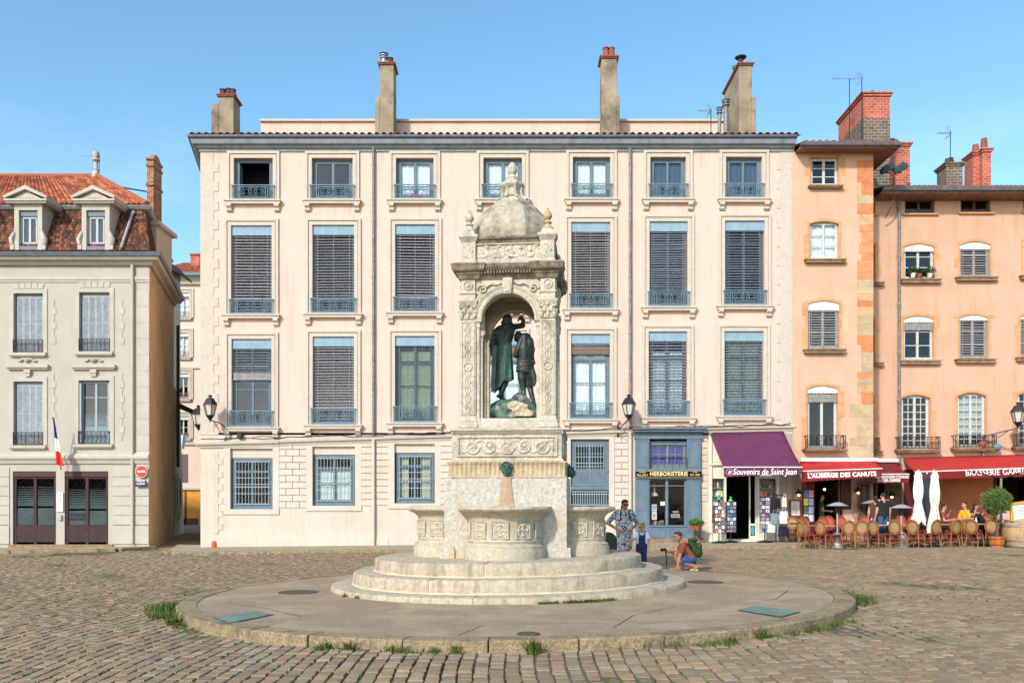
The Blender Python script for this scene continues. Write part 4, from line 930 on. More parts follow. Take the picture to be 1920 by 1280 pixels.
    m.path([(R0*math.cos(a*math.pi/8),0,R0*math.sin(a*math.pi/8)) for a in range(17)],.008,4)
    m.prism([(-.06,-.03),(-.02,.07),(.03,.05),(.07,.06),(.06,-.01),(.02,-.07),(-.04,-.07)], lambda u,v,d:(u,d,v),-.005,.005)
    m.build('emblem', mat('emblem_pink', lin((214,180,190)),.7), o, loc=(D.x+.2,yy,at(0,885,30).z))
souvenir_shop(PINKHOUSE)

# ---------------------------------------------------------------- orange corner house
PA = Plane(31.9); PB = Plane(33.6)
def small_win(B,P,rect,wallm,**kw):
    d = dict(frame=WOODW, fy=.12, cased=.05, silm=SILLST, sill=(.16,.14), stick=.2, wallm=wallm, cols=2, reveal=.2); d.update(kw)
    w_ = window(B,P,rect,**d)
    # golden stone surround flush with the render, uneven blocks
    x0,x1,z1,z0 = P.x(rect[0]),P.x(rect[1]),P.z(rect[2]),P.z(rect[3]); rr = random.Random(int(rect[0])); m = MB(); z = z0
    while z < z1-.05:
        h = min(rr.uniform(.25,.6), z1-z); 
        m.box(x0-rr.choice((.07,.09,.22)),x0-.001,P.Y-.012,P.Y+.01,z+.004,z+h-.004); m.box(x1+.001,x1+rr.choice((.07,.1,.24)),P.Y-.012,P.Y+.01,z+.004,z+h-.004); z += h
    a = kw.get('arch',0); W=x1-x0
    if a:
        n=10; r_=(W*W/4+a*a)/(2*a); cz=z1-r_; T=.10
        f_=lambda rad,th:((x0+x1)/2+rad*math.sin(th), cz+rad*math.cos(th)); tm = math.asin(min(1,(W/2+.05)/r_))
        for i in range(n):
            t0=-tm+2*tm*i/n; t1=-tm+2*tm*(i+1)/n; m.xz([f_(r_+.004,t0),f_(r_+.004,t1),f_(r_+T,t1),f_(r_+T,t0)],P.Y-.014,P.Y+.01)
    else: m.box(x0-.08,x1+.08,P.Y-.012,P.Y+.01,z1+.002,z1+.1)
    m.build('window_surround', GOLDST, w_)
    return w_
BARGR = mat('bare_valance_white', lin((214,214,208)), .6, c2=lin((190,190,184)), scale=6)
def corner_house():
    P = PA; Y=P.Y; B = thing('orange_corner_house','narrow orange rendered house with golden stone corner beside the pink house','house',(0,0,0))
    X=P.x; Z=P.z; x0,x1 = X(1487.8),X(1637)
    W_ = [(1520,1572.5,295,349.5),(1518,1573,415,487),(1515,1574,564,655),(1514,1571,723,842)]
    holes=[(X(a),X(b),Z(d),Z(c)) for a,b,c,d in W_]
    dr=(X(1527),X(1576),-.4,Z(890)); bay=(X(1578),X(1597),Z(955),Z(893))
    m=MB(); wall_sheet(m,Y,x0,x1,-.5,Z(285),holes+[dr,bay],.2)
    m.quad((x1,Y,-.5),(x1,Y+9,-.5),(x1,Y+9,Z(285)),(x1,Y,Z(285))); m.quad((x0,Y+9,-.5),(x1,Y+9,-.5),(x1,Y+9,Z(285)),(x0,Y+9,Z(285))); m.build('wall',ORA,B,fix=False)
    # corner stones on the right
    cs=[mat('cs%d'%i, lin(c),.9,c2=lin(tuple(int(v*.88) for v in c)),scale=4,bump=.5,bscale=25) for i,c in enumerate(((212,136,92),(208,168,124),(216,150,104),(196,172,136),(218,142,98),(192,166,130)))]
    q={}; z=Z(300); k=0; rr=random.Random(5)
    while z>Z(860):
        h=rr.uniform(.2,.5); w1=rr.choice((22,30,30,26))
        if z<Z(740): w1=rr.choice((30,44,36)); ci=3
        else: ci=rr.choice((0,1,2,4,1,0,3,5))
        MB().box(x1-w1/P.s,x1+.004,Y-.012,Y+.3,max(z-h,Z(862))+.004,z-.004).build('corner_stone',cs[ci],B); z-=h; k+=1
    m=MB(); m.box(x0+.02,X(1503),Y-.03,Y,.0,Z(868)); m.build('stone_pier',mat('grey_stone_pier', lin((176,158,136)),.95,c2=lin((146,130,110)),scale=2,bump=.5,bscale=20,streak=lin((120,104,88)),stamt=.4),B); m=MB(); m.box(X(1598),X(1637),Y-.03,Y+.01,.0,Z(868)); m.build('stone_pier', mat('grey_stone_pier', lin((176,158,136)),.95,c2=lin((146,130,110)),scale=2,bump=.5,bscale=20,streak=lin((120,104,88)),stamt=.4),B)
    small_win(B,P,W_[0],ORA,bars=(.33,.66),leaf_open=False,sill=(.12,.1))
    small_win(B,P,W_[1],ORA,arch=.1,bars=(.35,.68),curtain=CURT,cfrac=(0,1),sill=(.22,.14))
    small_win(B,P,W_[2],ORA,arch=.12,bars=(.35,.68),valance=BARGR,vh=.34,blind=True,bmat=SLAT,pitch=.098,sill=(.2,.16))
    small_win(B,P,W_[3],ORA,arch=.12,bars=(),valance=BARGR,vh=.26,blind=True,bl_h=.86,rolled=SLAT,guard='black',gmat=IRON,gh=.5,gext=.14,gout=.38,sill=(.22,.1),stick=.42)
    # eaves
    m=MB(); e=Z(285); zo=P.zo; prof=[(0,e-.05),(.62,zo(277,.62)),(.66,zo(273,.66)),(0,zo(273,.66))]; pth=[(x0+.05,Y),(x1,Y),(x1,Y+9)]
    sweep(m,prof,pth); ea=m.build('eaves', mat('worn_eaves_wood', lin((150,118,100)),.9,c2=lin((120,92,78)),scale=5,bump=.3),B)
    m=MB(); sweep(m,[(.62,zo(272.8,.7)),(.76,zo(272.8,.7)),(.78,zo(268,.7)),(.62,zo(268,.7))],pth); m.build('gutter',GUTTER,B,fix=True)
    m=MB(); e2=zo(268,.7); m.add([(x0,Y-.66,e2),(x1+.66,Y-.66,e2),(x1-1,Y+3.4,e2+1.1),(x0,Y+3.4,e2+1.1)],[(0,1,2,3)]); m.add([(x1+.66,Y-.66,e2),(x1+.66,Y+9,e2),(x1-1,Y+3.4,e2+1.1)],[(0,1,2)]); m.add([(x0,Y+3.4,e2+1.1),(x1-1,Y+3.4,e2+1.1),(x1+.66,Y+9,e2),(x0,Y+9,e2)],[(0,1,2,3)])
    rf=m.build('roof',CANAL,B,fix=False)
    m=MB(); n=14
    for i in range(n):
        xx=x0+.1+(x1+.6-x0)*(i+.5)/n; rr_=[[(xx+.1*math.cos(math.pi*k/5),yy,e2+zz+.1*math.sin(math.pi*k/5)) for k in range(6)] for yy,zz in ((Y-.74,0),(Y+2.2,.78))]; m.rings(rr_)
    m.build('eaves_tile',CANAL,rf)
    # doorway and dark red shop surround
    DR=mat('maroon_joinery', lin((92,34,34)),.6); m=MB(); m.box(X(1503)+.001,X(1527),Y-.05,Y+.1,.1,Z(890)); m.box(X(1527),X(1576),Y-.05,Y+.1,Z(897),Z(885)); m.box(X(1576),X(1579),Y-.05,Y+.1,.1,Z(890)); jo=m.build('door_frame',DR,B)
    m=MB(); a,b,c,d=X(1527),X(1577),.0,Z(897); m.quad((a,Y+4,c),(b,Y+4,c),(b,Y+4,d),(a,Y+4,d)); m.quad((a,Y+.2,c),(a,Y+4,c),(a,Y+4,d),(a,Y+.2,d)); m.quad((b,Y+.2,c),(b,Y+4,c),(b,Y+4,d),(b,Y+.2,d)); m.quad((a,Y+.2,c),(b,Y+.2,c),(b,Y+4,c),(a,Y+4,c)); m.build('interior',DARK,jo,fix=False)
    m=MB(); m.box(X(1578),X(1597),Y+.05,Y+.1,Z(955),Z(893)); m.build('wooden_panel', mat('brown_panel', lin((84,54,38)),.6,c2=lin((60,40,30)),scale=4),jo)
    # posters
    pc=[(70,110,170),(210,150,140),(220,200,80),(150,190,210),(90,110,90),(170,200,220),(180,210,210),(160,190,215)]
    for k in range(8):
        pm=MB(); r_,c_=k//2,k%2; a=1506+c_*9.5; t_=919+r_*15; pm.box(X(a),X(a+8.5),Y-.065,Y-.055,Z(t_+13),Z(t_)); 
        tag(pm.build('poster', mat('poster%d'%k, lin(pc[k]),.6,c2=lin(tuple(min(255,v+40) for v in pc[k])),scale=9)), ['blue','pink','yellow','pale blue','dark green','light blue','pale teal','powder blue'][k]+' flyer, %s pair from the top in the %s column on the maroon panel'%(('first','second','third','fourth')[r_],('left','right')[c_]),'poster',group='flyers beside the restaurant door')
    return B
CH=corner_house()
def wide_house():
    P=PB; Y=P.Y; B=thing('apricot_house','wide apricot rendered house set back on the right edge with a brasserie awning','house',(0,0,0)); X=P.x; Z=P.z
    x0,x1=X(1632),X(2060)
    W_=[(1696.5,1753,372,401),(1801,1858,371,399),(1919,1972,370,397),(1695,1752,457,524),(1800,1857,453,520),(1919,1975,449,517),(1694,1751,592,676),(1799,1853,590,673.5),(1913,1968,588,670),(1690,1744,740,843),(1795,1849,736,840),(1909,1962,734,838),
        (1600,1641,378,402),(1600,1640,597,680),(1600,1638,745,845),(1600,1641,460,530)]
    shop=(X(1700),X(1720),-.4,Z(895)); shopR=(X(1862),X(2050),-.4,Z(888)); door=(X(1622),X(1662),-.4,Z(905))
    holes=[(X(a),X(b),Z(d),Z(c)) for a,b,c,d in W_]+[shop,shopR,door]
    m=MB(); wall_sheet(m,Y,X(1590),x1,-.5,Z(372)-.0,holes,.2); m.quad((x1,Y,-.5),(x1,Y+9,-.5),(x1,Y+9,Z(372)),(x1,Y,Z(372))); m.build('wall',ORB,B,fix=False)
    for i,w_ in enumerate(W_):
        if i in (0,1,2,12): window(B,P,w_,frame=mat('brown_frame',lin((92,66,50)),.6),fy=.13,cased=.05,cols=2,bars=(),glassm=GD,silm=GOLDST,sill=(.1,.08),stick=.1,reveal=.2)
        elif i in (3,6): small_win(B,P,w_,ORB,arch=.13,bars=(.33,.66),valance=BARGR,vh=.28 if i==3 else .24,blind=(i==6),bl_h=.84,rolled=SLAT if i==6 else None,sill=(.2,.16),glassm=GD,curtain=None)
        elif i in (4,7,8): small_win(B,P,w_,ORB,arch=.13,bars=(.33,.66),valance=BARGR,vh=.28 if i==4 else .2,blind=True,bmat=SLAT,pitch=.1,sill=(.22,.16))
        elif i in (5,): small_win(B,P,w_,ORB,arch=.12,bars=(.33,.66),valance=BARGR,vh=.24,sill=(.2,.16))
        elif i in (13,14,15): small_win(B,P,w_,ORB,bars=(.33,.66),sill=(.3,.14),**(dict(guard='black',gmat=IRON,gh=.5,gext=.1,gout=.3) if i==14 else {}))
        else: small_win(B,P,w_,ORB,arch=.14,bars=(.14,.28,.42,.56,.70,.85),fine=True,cased=.06,guard='black',gmat=IRON,gh=.5,gext=.24,gout=.3,sill=(.3,.12),stick=.34,glassm=G,curtain=mat('grey_net',lin((170,178,172)),.9) if i==10 else None,cfrac=(.22,1))
    # eaves
    pth=[(X(1637)+.02,Y),(x1,Y)]; WD=mat('worn_eaves_wood',(.4,.3,.2))
    m=MB(); sweep(m,[(0,Z(372)-.1),(.72,P.zo(363,.72)),(.78,P.zo(358,.78)),(0,P.zo(358,.78))],pth); m.build('eaves',WD,B)
    m=MB(); sweep(m,[(.74,P.zo(357.6,.8)),(.88,P.zo(357.6,.8)),(.9,P.zo(352,.8)),(.74,P.zo(352,.8))],pth); m.build('gutter',GUTTER,B)
    e2=P.zo(352,.8); m=MB(); m.add([(X(1637),Y-.8,e2),(x1,Y-.8,e2),(x1,Y+4.4,e2+1.3),(X(1637),Y+4.4,e2+1.3)],[(0,1,2,3)]); m.add([(X(1637),Y+4.4,e2+1.3),(x1,Y+4.4,e2+1.3),(x1,Y+9,e2),(X(1637),Y+9,e2)],[(0,1,2,3)]); rf=m.build('roof',CANAL,B,fix=False)
    m=MB(); n=48
    for i in range(n):
        xx=X(1639)+(x1-X(1639))*(i+.5)/n; m.rings([[(xx+.085*math.cos(math.pi*k/5),yy,e2+zz+.085*math.sin(math.pi*k/5)) for k in range(6)] for yy,zz in ((Y-.88,0),(Y+3,.95))])
    m.build('eaves_tile',CANAL,rf)
    m=MB(); Xp=X(1683); Yp=Y-.12; m.path([(Xp+.12,Y-.75,Z(356)),(Xp+.05,Y-.4,Z(366)),(Xp,Yp,Z(378)),(Xp,Yp,Z(868))],.055,8)
    z=Z(390)
    while z>Z(860): m.tube((Xp,Yp,z-.04),(Xp,Yp,z+.04),.075,n=8); z-=1.9
    m.build('downpipe',PIPE,B,smooth=40)
    # ground floor
    m=MB(); m.box(X(1662)+.001,X(1690),Y-.04,Y+.1,.0,Z(870)); m.box(X(1641),X(1645),Y-.05,Y+.1,0,Z(905)); gp=m.build('stone_pier', mat('grey_stone_pier2', lin((120,104,88)),.95,c2=lin((96,84,72)),scale=2,bump=.5,bscale=20),B)
    for a,b,t_,dp in ((1622,1662,905,3),(1700,1720,895,.4),(1862,2050,888,5)):
        m=MB(); a,b,c,d=X(a),X(b),.0,Z(t_); m.quad((a,Y+dp,c),(b,Y+dp,c),(b,Y+dp,d),(a,Y+dp,d)); m.quad((a,Y+.2,c),(a,Y+dp,c),(a,Y+dp,d),(a,Y+.2,d)); m.quad((b,Y+.2,c),(b,Y+dp,c),(b,Y+dp,d),(b,Y+.2,d)); m.quad((a,Y+.2,c),(b,Y+.2,c),(b,Y+dp,c),(a,Y+dp,c)); m.quad((a,Y+.2,d),(b,Y+.2,d),(b,Y+dp,d),(a,Y+dp,d)); m.build('interior',mat('maroon_dark',(.03,.012,.012),.8),gp,fix=False)
    m=MB(); m.box(X(1720),X(1862),Y-.03,Y+.02,.1,Z(868)); m.build('terracotta_panel', mat('terracotta_wall', lin((206,138,98)),.9,c2=lin((188,120,84)),scale=1.2,bump=.3,bscale=30,stain=lin((170,104,74)),sscale=1),gp)
    m=MB(); m.box(X(1694),X(1720),Y-.06,Y-.031,.1,Z(880)); m.build('maroon_joinery', mat('maroon_joinery',(.1,.02,.02)),gp); m=MB(); m.box(X(1862),X(1868),Y-.06,Y+.1,.1,Z(888)); m.box(X(1868),X(1874),Y-.06,Y+.1,.1,Z(960)); m.build('maroon_joinery', mat('maroon_joinery',(.1,.02,.02)),gp)
    return B
WH=wide_house()
# chimneys of the houses on the right
PC1=Plane(35.5)
def brick_chimney(par,P,px0,px1,ptop,pbot,depth,m1,m2=None,split=None,pots=(),name='chimney',band=BRICK):
    x0,x1,z1,z0=P.x(px0),P.x(px1),P.z(ptop),P.z(pbot)-.5; Y=P.Y; zs=P.z(split) if split else z0
    m=MB(); m.box(x0,x1,Y,Y+depth,zs,z1); c=m.build(name,m1,par)
    if m2: m=MB(); m.box(x0+.002,x1-.002,Y+.002,Y+depth-.002,z0,zs-.001); m.build('chimney_base',m2,c)
    m=MB(); m.box(x0-.05,x1+.05,Y-.05,Y+depth+.05,z1+.001,z1+.09); m.box(x0-.1,x1+.1,Y-.1,Y+depth+.1,z1+.091,z1+.17); m.build('chimney_cap',band,c,bevel=.01)
    for px,h,k in pots:
        m=MB(); zz=z1+.17; m.lathe([(.15,zz),(.14,zz+h*.5),(.12,zz+h)],12,(P.x(px),Y+depth*.3+.25*(k%2))); m.build('chimney_pot', TERRA if k<2 else DARKPOT, c, smooth=40)
    return c
brick_chimney(CH,Plane(34.5),1618,1669,181,360,2.6,BRICK,BRICKD,222,((1626,.2,2),(1632,.35,2),(1640,.3,3),(1650,.4,2),(1655,.34,3),(1661,.3,2)))
brick_chimney(WH,Plane(36.5),1669,1706,275,352,.8,BRICK,None,None,((1674,.2,1),(1682,.22,0),(1692,.22,1)))
m=MB(); Pq=Plane(36.3); m.lathe([(.1,Pq.z(272)),(.1,Pq.z(266)),(.17,Pq.z(265)),(.1,Pq.z(263)),(.17,Pq.z(261)),(.08,Pq.z(259)),(.2,Pq.z(257))],10,(Pq.x(1675),36.6)); m.build('flue',METAL,WH,smooth=40)
brick_chimney(WH,Plane(36.5),1774,1805,312,352,.8,BRICKD,None,None,((1783,.25,2),(1793,.38,3)),band=BRICKD)
brick_chimney(WH,Plane(37.5),1824,1842,292,352,.7,BRICK,None,None,((1834,.4,0),)); brick_chimney(WH,Plane(37.2),1843,1858,285,352,.7,BRICK,None,None,((1850,.5,0),))

# ---------------------------------------------------------------- police house on the left
def louvre_shutters(par,P,rect):
    x0,x1,z1,z0=P.x(rect[0]),P.x(rect[1]),P.z(rect[2]),P.z(rect[3]); Y=P.Y+.1; n=4; w_=(x1-x0-.02)/n
    for k in range(n):
        m=MB(); a=x0+.01+w_*k+.004; b=a+w_-.008; st=.035
        m.box(a,a+st,Y,Y+.03,z0,z1); m.box(b-st,b,Y,Y+.03,z0,z1)
        for q in (0,.5,.97): zz=z0+(z1-z0)*q; m.box(a+st,b-st,Y,Y+.03,zz,min(z1,zz+.06))
        z=z0+.09
        while z<z1-.09: m.add([(a+st,Y,z),(b-st,Y,z),(b-st,Y+.025,z+.03),(a+st,Y+.025,z+.03),(a+st,Y,z-.006),(b-st,Y,z-.006),(b-st,Y+.025,z+.024),(a+st,Y+.025,z+.024)],[(0,1,2,3),(7,6,5,4),(0,4,5,1)]); z+=.042
        m.quad((a+st,Y+.028,z0),(b-st,Y+.028,z0),(b-st,Y+.028,z1),(a+st,Y+.028,z1))
        m.build('shutter_leaf',GREYSH,par)
def police_house():
    P=Plane(33.5); Y=P.Y; X=P.x; Z=P.z; B=thing('police_house','grey beige house with tiled mansard roof and police office on the left edge','house',(0,0,0))
    x0,x1=X(-300),X(280)
    W_=[(26,81,550,661),(149,206,548,659),(26,81,715,834),(148,206,713,832),(-98,-43,550,661),(-98,-43,716,835)]
    doors=[(24,105,893,1018),(121,203,893,1016)]
    holes=[(X(a),X(b),Z(d),Z(c)) for a,b,c,d in W_]+[(X(a),X(b),-.3,Z(883)) for a,b,c,d in doors]
    sx,sy=-.257,1.0    # direction of the flank
    m=MB(); wall_sheet(m,Y,x0,x1,-.6,Z(486),holes,.22); m.build('wall',POL,B,fix=False)
    zt=Z(484)
    def fl(d): return (x1+sx*d,Y+sy*d)
    m=MB(); a=fl(0); b=fl(6.9); m.add([(a[0],a[1],-.6),(b[0],b[1],-.6),(b[0],b[1],zt),(a[0],a[1],zt)],[(0,1,2,3)]); 
    c_=(b[0]-14,b[1]+3); m.add([(b[0],b[1],-.6),(c_[0],c_[1],-.6),(c_[0],c_[1],zt),(b[0],b[1],zt)],[(0,1,2,3)]); m.build('side_wall',OCHRE,B,fix=False)
    # annex further down the lane
    m=MB(); a=fl(6.9); b=fl(12.6); hA=7.2
    b=(-17.35,44.6); m.add([(a[0]+.02,a[1],-.6),(b[0]+.22,b[1],-.6),(b[0],b[1],hA),(a[0]+.0,a[1],hA),(b[0]-4,b[1]+.5,-.6),(b[0]-4,b[1]+.5,hA),(a[0]-4,a[1]+.5,hA)],[(0,1,2,3),(1,4,5,2),(3,2,5,6)])
    an=m.build('lane_annex',OCHRE,B,fix=False)
    m=MB()
    fa=lambda d:(a[0]+(b[0]-a[0])*d/4.2,a[1]+(b[1]-a[1])*d/4.2)
    for d,z0_,z1_,w_ in ((.5,.8,3.1,.5),(1.8,.8,2.9,.35),(3.0,1.0,2.9,.4)):
        q=fa(d); q2=fa(d+w_); e=.10; m.add([(q[0]+e+.03,q[1],z0_),(q2[0]+e+.03,q2[1],z0_),(q2[0]+e+.03,q2[1],z1_),(q[0]+e+.03,q[1],z1_)],[(0,1,2,3)])
    m.build('lane_opening',mat('lane_dark_wood',(.05,.035,.025),.9),an,fix=False)
    m=MB(); a=fa(1.6); b=fa(4.1); zz=6.3; m.add([(a[0]-.2,a[1],zz+.35),(b[0]-.2,b[1],zz+.35),(b[0]+1.25,b[1],zz-.25),(a[0]+1.1,a[1],zz-.25)]+[(a[0]-.2,a[1],zz+.45),(b[0]-.2,b[1],zz+.45),(b[0]+1.25,b[1],zz-.17),(a[0]+1.1,a[1],zz-.17)],[(0,3,2,1),(4,5,6,7),(2,3,7,6),(0,4,7,3),(1,2,6,5)]); m.build('lean_to_roof',mat('dark_wood_roof',(.045,.035,.03),.9,c2=(.09,.06,.045),scale=6),an)
    m=MB(); q=fl(7.6); m.path([(q[0]+.1,q[1],10.2),(q[0]+.1,q[1],3.4)],.08,6); m.build('side_downpipe',mat('rusty_pipe',(.06,.045,.035),.7),B)
    # stone trim
    T=MB()
    T.box(x0,x1+.03,Y-.06,Y+.001,Z(525),Z(519)); T.box(x0,x1+.03,Y-.035,Y+.001,Z(529),Z(525)-.001); T.build('stone_band',POLT,B); T=MB()
    pth=[(x0,Y),(x1,Y),(x1+sx*6.9,Y+sy*6.9)]
    sweep(T,[(0,Z(869)),(.06,Z(869)),(.10,Z(863)),(.16,Z(860)),(.17,Z(856)),(.1,Z(851)),(0,Z(848))],[(x0,Y),(x1+.02,Y)])
    T.build('stone_band',POLT,B)
    T=MB(); sweep(T,[(o_,P.zo(y_,o_)) for o_,y_ in ((0,497),(.1,497),(.14,490),(.34,486),(.40,480))]+[(0,P.zo(480,.4))],pth); c=T.build('cornice',POLT,B)
    T=MB(); sweep(T,[(.30,P.zo(479.8,.4)),(.46,P.zo(479.8,.4)),(.5,P.zo(471,.5)),(.2,P.zo(471,.5)),(0.05,P.zo(476,.4))],pth); T.build('gutter',GUTTER,B)
    # rustication joints: long grooves as thin raised courses on the ground floor
    Bk=MB(); J=MB()
    for a,b in ((-20,18),(212,247),(251,279.5)):
        J.box(X(a),X(b),Y-.004,Y+.001,Z(1012),Z(876)); y=876; k=0
        while y<980: Bk.box(X(a),X(b),Y-.03,Y-.0045,Z(y+17.2),Z(y)); y+=18; k+=1
        Bk.box(X(a),X(b),Y-.045,Y-.0045,Z(1019),Z(985)); Bk.build('wall_course',POLT,B,bevel=.006); Bk=MB()
    J.build('wall_joint',JOINT,B)
    # toothed chains beside the windows, corner chain, fan lintels
    T=MB()
    for xc in (100,228): 
        for y0_,y1_ in ((562,640),(700,815)):
            y=y0_; k=0
            while y<y1_: T.box(X(xc-1-(3 if k%2 else 0)),X(xc+2+(3 if k%2 else 0)),Y-.02,Y+.001,Z(y+13),Z(y)); y+=14; k+=1
    y=545; k=0
    while y<850: T.box(X(256-(0 if k%2 else 0)),X(279.8),Y-.02,Y+.001,Z(y+29.4),Z(y)); y+=30; k+=1
    for (a,b,t_,bt) in W_[:4]+W_[4:]:
        cx=(a+b)/2
        T.box(X(a-8),X(a-.0),Y-.035,Y+.001,Z(bt),Z(t_-8)); T.box(X(b),X(b+8),Y-.035,Y+.001,Z(bt),Z(t_-8)); T.box(X(a),X(b),Y-.035,Y+.001,Z(t_),Z(t_-8))
        if t_<600:
            for k in range(-2,3):
                xa,xb=cx+k*11-5.2,cx+k*11+5.2; T.xz([(X(xa+.15*k),Z(t_-9)),(X(xb+.15*k),Z(t_-9)),(X(xb+k*1.2),Z(t_-19)),(X(xa+k*1.2),Z(t_-19))],Y-.025,Y+.001)
        T.box(X(a-7),X(b+7),Y-.14,Y+.05,Z(bt+6),Z(bt+1)); T.box(X(a-5),X(b+5),Y-.10,Y+.05,Z(bt+8),Z(bt+6)-.001)
        if t_>600:
            T.box(X(a-12),X(b+12),Y-.16,Y+.001,Z(690),Z(684)); T.box(X(a-10),X(b+10),Y-.10,Y+.001,Z(693),Z(690)-.001); T.box(X(cx-6),X(cx+6),Y-.13,Y+.001,Z(700),Z(693.5)); T.box(X(cx-4.5),X(cx+4.5),Y-.1,Y+.001,Z(706),Z(700)-.001)
    T.build('window_trim',POLT,B)
    for a,b in ((52,0),(176,0)):
        m=MB()
        for s_ in (-1,1): m.path([(X(a)+s_*(.06+.32*t_),Y-.05,Z(676)+.09*math.sin(t_*6)*(1-t_)) for t_ in [i/10 for i in range(11)]],[.05-.03*i/10 for i in range(11)],6)
        m.ball((X(a),Y-.06,Z(675)),(.12,.06,.09)); m.path([(X(a)+.05*math.cos(t_),Y-.12,Z(675)+.05*math.sin(t_)) for t_ in [i*.7 for i in range(10)]],.015,4); m.build('carved_scroll',POLT,B,smooth=60)
    for i,w_ in enumerate(W_):
        wd=window(B,P,w_,frame=mat('grey_frame',lin((150,160,164)),.6),fy=.16,cased=.06,bars=(.75,),guard='black',gmat=IRON,gh=.5,gext=-.0,gout=.05,glassm=G,reveal=.22,curtain=None)
        if i!=3: louvre_shutters(wd,P,(w_[0]+3,w_[1]-3,w_[2]+5,w_[3]-1))
        else:
            m=MB(); x0_,x1_=X(w_[0])+.15,X(w_[1])-.15; z0_=Z(w_[3])+.1
            for q in range(9): m.box(x0_,x1_,Y+.16,Y+.164,z0_+.62+q*.055,z0_+.62+q*.055+.03*(1-q/14))
            m.box(x0_,x1_,Y+.16,Y+.164,z0_,z0_+.6); m.build('frosted_stripe',mat('frosted_film',lin((120,140,145)),.5),wd)
            for xx in (w_[0]+.3,w_[1]-4.3): m=MB(); m.box(X(xx),X(xx+4),Y-.0,Y+.1,Z(w_[3]-1),Z(w_[2]+5)); m.build('folded_shutter',GREYSH,wd)
    # office front
    MAR=mat('maroon_frame',lin((70,46,46)),.7,c2=lin((56,38,38)),scale=5); MARP=mat('maroon_lintel',lin((78,54,50)),.75)
    for i,(a,b,t_,bt) in enumerate(doors):
        m=MB(); xa,xb=X(a),X(b); m.box(xa,xb,Y+.02,Y+.2,Z(893),Z(883.5)); dd=m.build('office_door' if i else 'office_window',MARP,B)
        m=MB(); s_=.11; mid=(xa+xb)/2
        for q in (xa,mid-.06,xb-s_): m.box(q,q+s_,Y+.06,Y+.14,.0,Z(893)-.001)
        m.box(xa+s_,xb-s_,Y+.07,Y+.13,Z(1016),Z(985)); m.box(xa+s_,xb-s_,Y+.07,Y+.13,Z(897),Z(893)-.001); m.box(xa+s_,xb-s_,Y+.065,Y+.135,Z(988),Z(984.5)); m.build('door_frame',MAR,dd)
        m=MB(); m.quad((xa+s_,Y+.11,Z(985)),(xb-s_,Y+.11,Z(985)),(xb-s_,Y+.11,Z(897)),(xa+s_,Y+.11,Z(897))); m.build('pane',GP,dd,fix=False)
        m=MB()
        for u0,u1 in ((xa+s_+.02,mid-.08),(mid+.08,xb-s_-.02)):
            m.box(u0,u1,Y+.1,Y+.104,Z(984),Z(952 if i==0 else 957)); y=948 if i==0 else 953
            for q in range(9): m.box(u0,u1,Y+.1,Y+.104,Z(y),Z(y)+.075-.007*q); y-=4.3
        m.build('frosted_stripe',mat('frosted_green',lin((62,76,76)),.6,c2=lin((50,64,64)),scale=3),dd)
        m=MB(); m.box(xa-.4,xb,Y+.6,Y+.65,-.1,Z(893)+.3); m.box(xa-.45,xa-.4,Y+.22,Y+.65,-.1,Z(893)+.3); m.build('interior',DARK,dd,fix=False)
        if i: 
            BL=mat('black_letter',(.02,.02,.02),.6); text('lettering','POLICE',BL,dd,.19,(X(143.5),Y+.09,Z(965)),offset=.008,sx=.95); text('lettering','MUNICIPALE',BL,dd,.13,(X(143.5),Y+.09,Z(973)),offset=.005,sx=.85)
    m=MB(); m.box(X(18),X(212),Y-.1,Y+.05,-.2,Z(1020)); m.build('door_step',SILLST,B)
    sg=MB(); sg.box(X(107.5),X(119.5),Y-.06,Y-.005,Z(959),Z(923)); s_=sg.build('wall_plaque',WHITEW,None,bevel=.008); tag(s_,'narrow white notice plaque between the two police office windows','sign')
    text('lettering','EX',IRON,s_,.1,(X(113.5),Y-.061,Z(928)),extrude=.001); text('lettering','POLICE\nVILLE',IRON,s_,.05,(X(113.5),Y-.061,Z(936)),extrude=.001)
    ic=MB(); ic.box(X(111),X(117),Y-.07,Y-.005,Z(975),Z(965)); tag(ic.build('intercom_box',METAL,None,bevel=.01),'small metal intercom box under the white plaque','intercom')
    downpipe(B,P,250,495,1018,matl=POLT,r=.06)
    # roof: steep mansard with scale tiles, red tiles above
    zat=lambda py,yy:EYE+(HZ-py)*yy/F; e1=.18; in1=.95; zb=Z(470); zk=zat(390,Y+in1)
    FL=(x0,Y-e1+.1,zb); FR=(x1+.05,Y-e1+.1,zb); KR=(x1-.55,Y+in1,zk); KL=(x0,Y+in1,zk)
    sheet('mansard_underlay',MANS,B,[FL,FR,KR,KL])
    mr=tile_sheet('mansard_roof',MANS,B,FL,FR,KR,KL,110,15,.02,seed=2,fish=True,gap=.08,round_=True,wavy=.012)
    bR=(x1+.05+sx*6.9,Y+6.9,zb); kR=(x1-.55+sx*6.0,Y+6.2,zk)
    sheet('mansard_side',MANS,B,[FR,bR,kR,KR]); tile_sheet('mansard_side_tiles',MANS,B,FR,bR,kR,KR,48,17,.02,seed=3,fish=True,gap=.08)
    m=MB(); sweep(m,[(-.05,zk-.16),(.07,zk-.16),(.16,zk-.1),(.2,zk-.02),(.22,zk+.06),(.1,zk+.1),(-.05,zk+.08)],[(x0,Y+in1),(x1-.55,Y+in1),(x1-.55+sx*6,Y+in1+5.3)]); m.build('roof_gutter',PIPE,B)
    zr=zat(330,Y+5.2); RL=(x0,Y+5.2,zr); RR=((180-960)/F*(Y+5.2),Y+5.2,zr); k2L=(x0,Y+in1-.1,zk+.1); k2R=(x1-.45,Y+in1-.1,zk+.1)
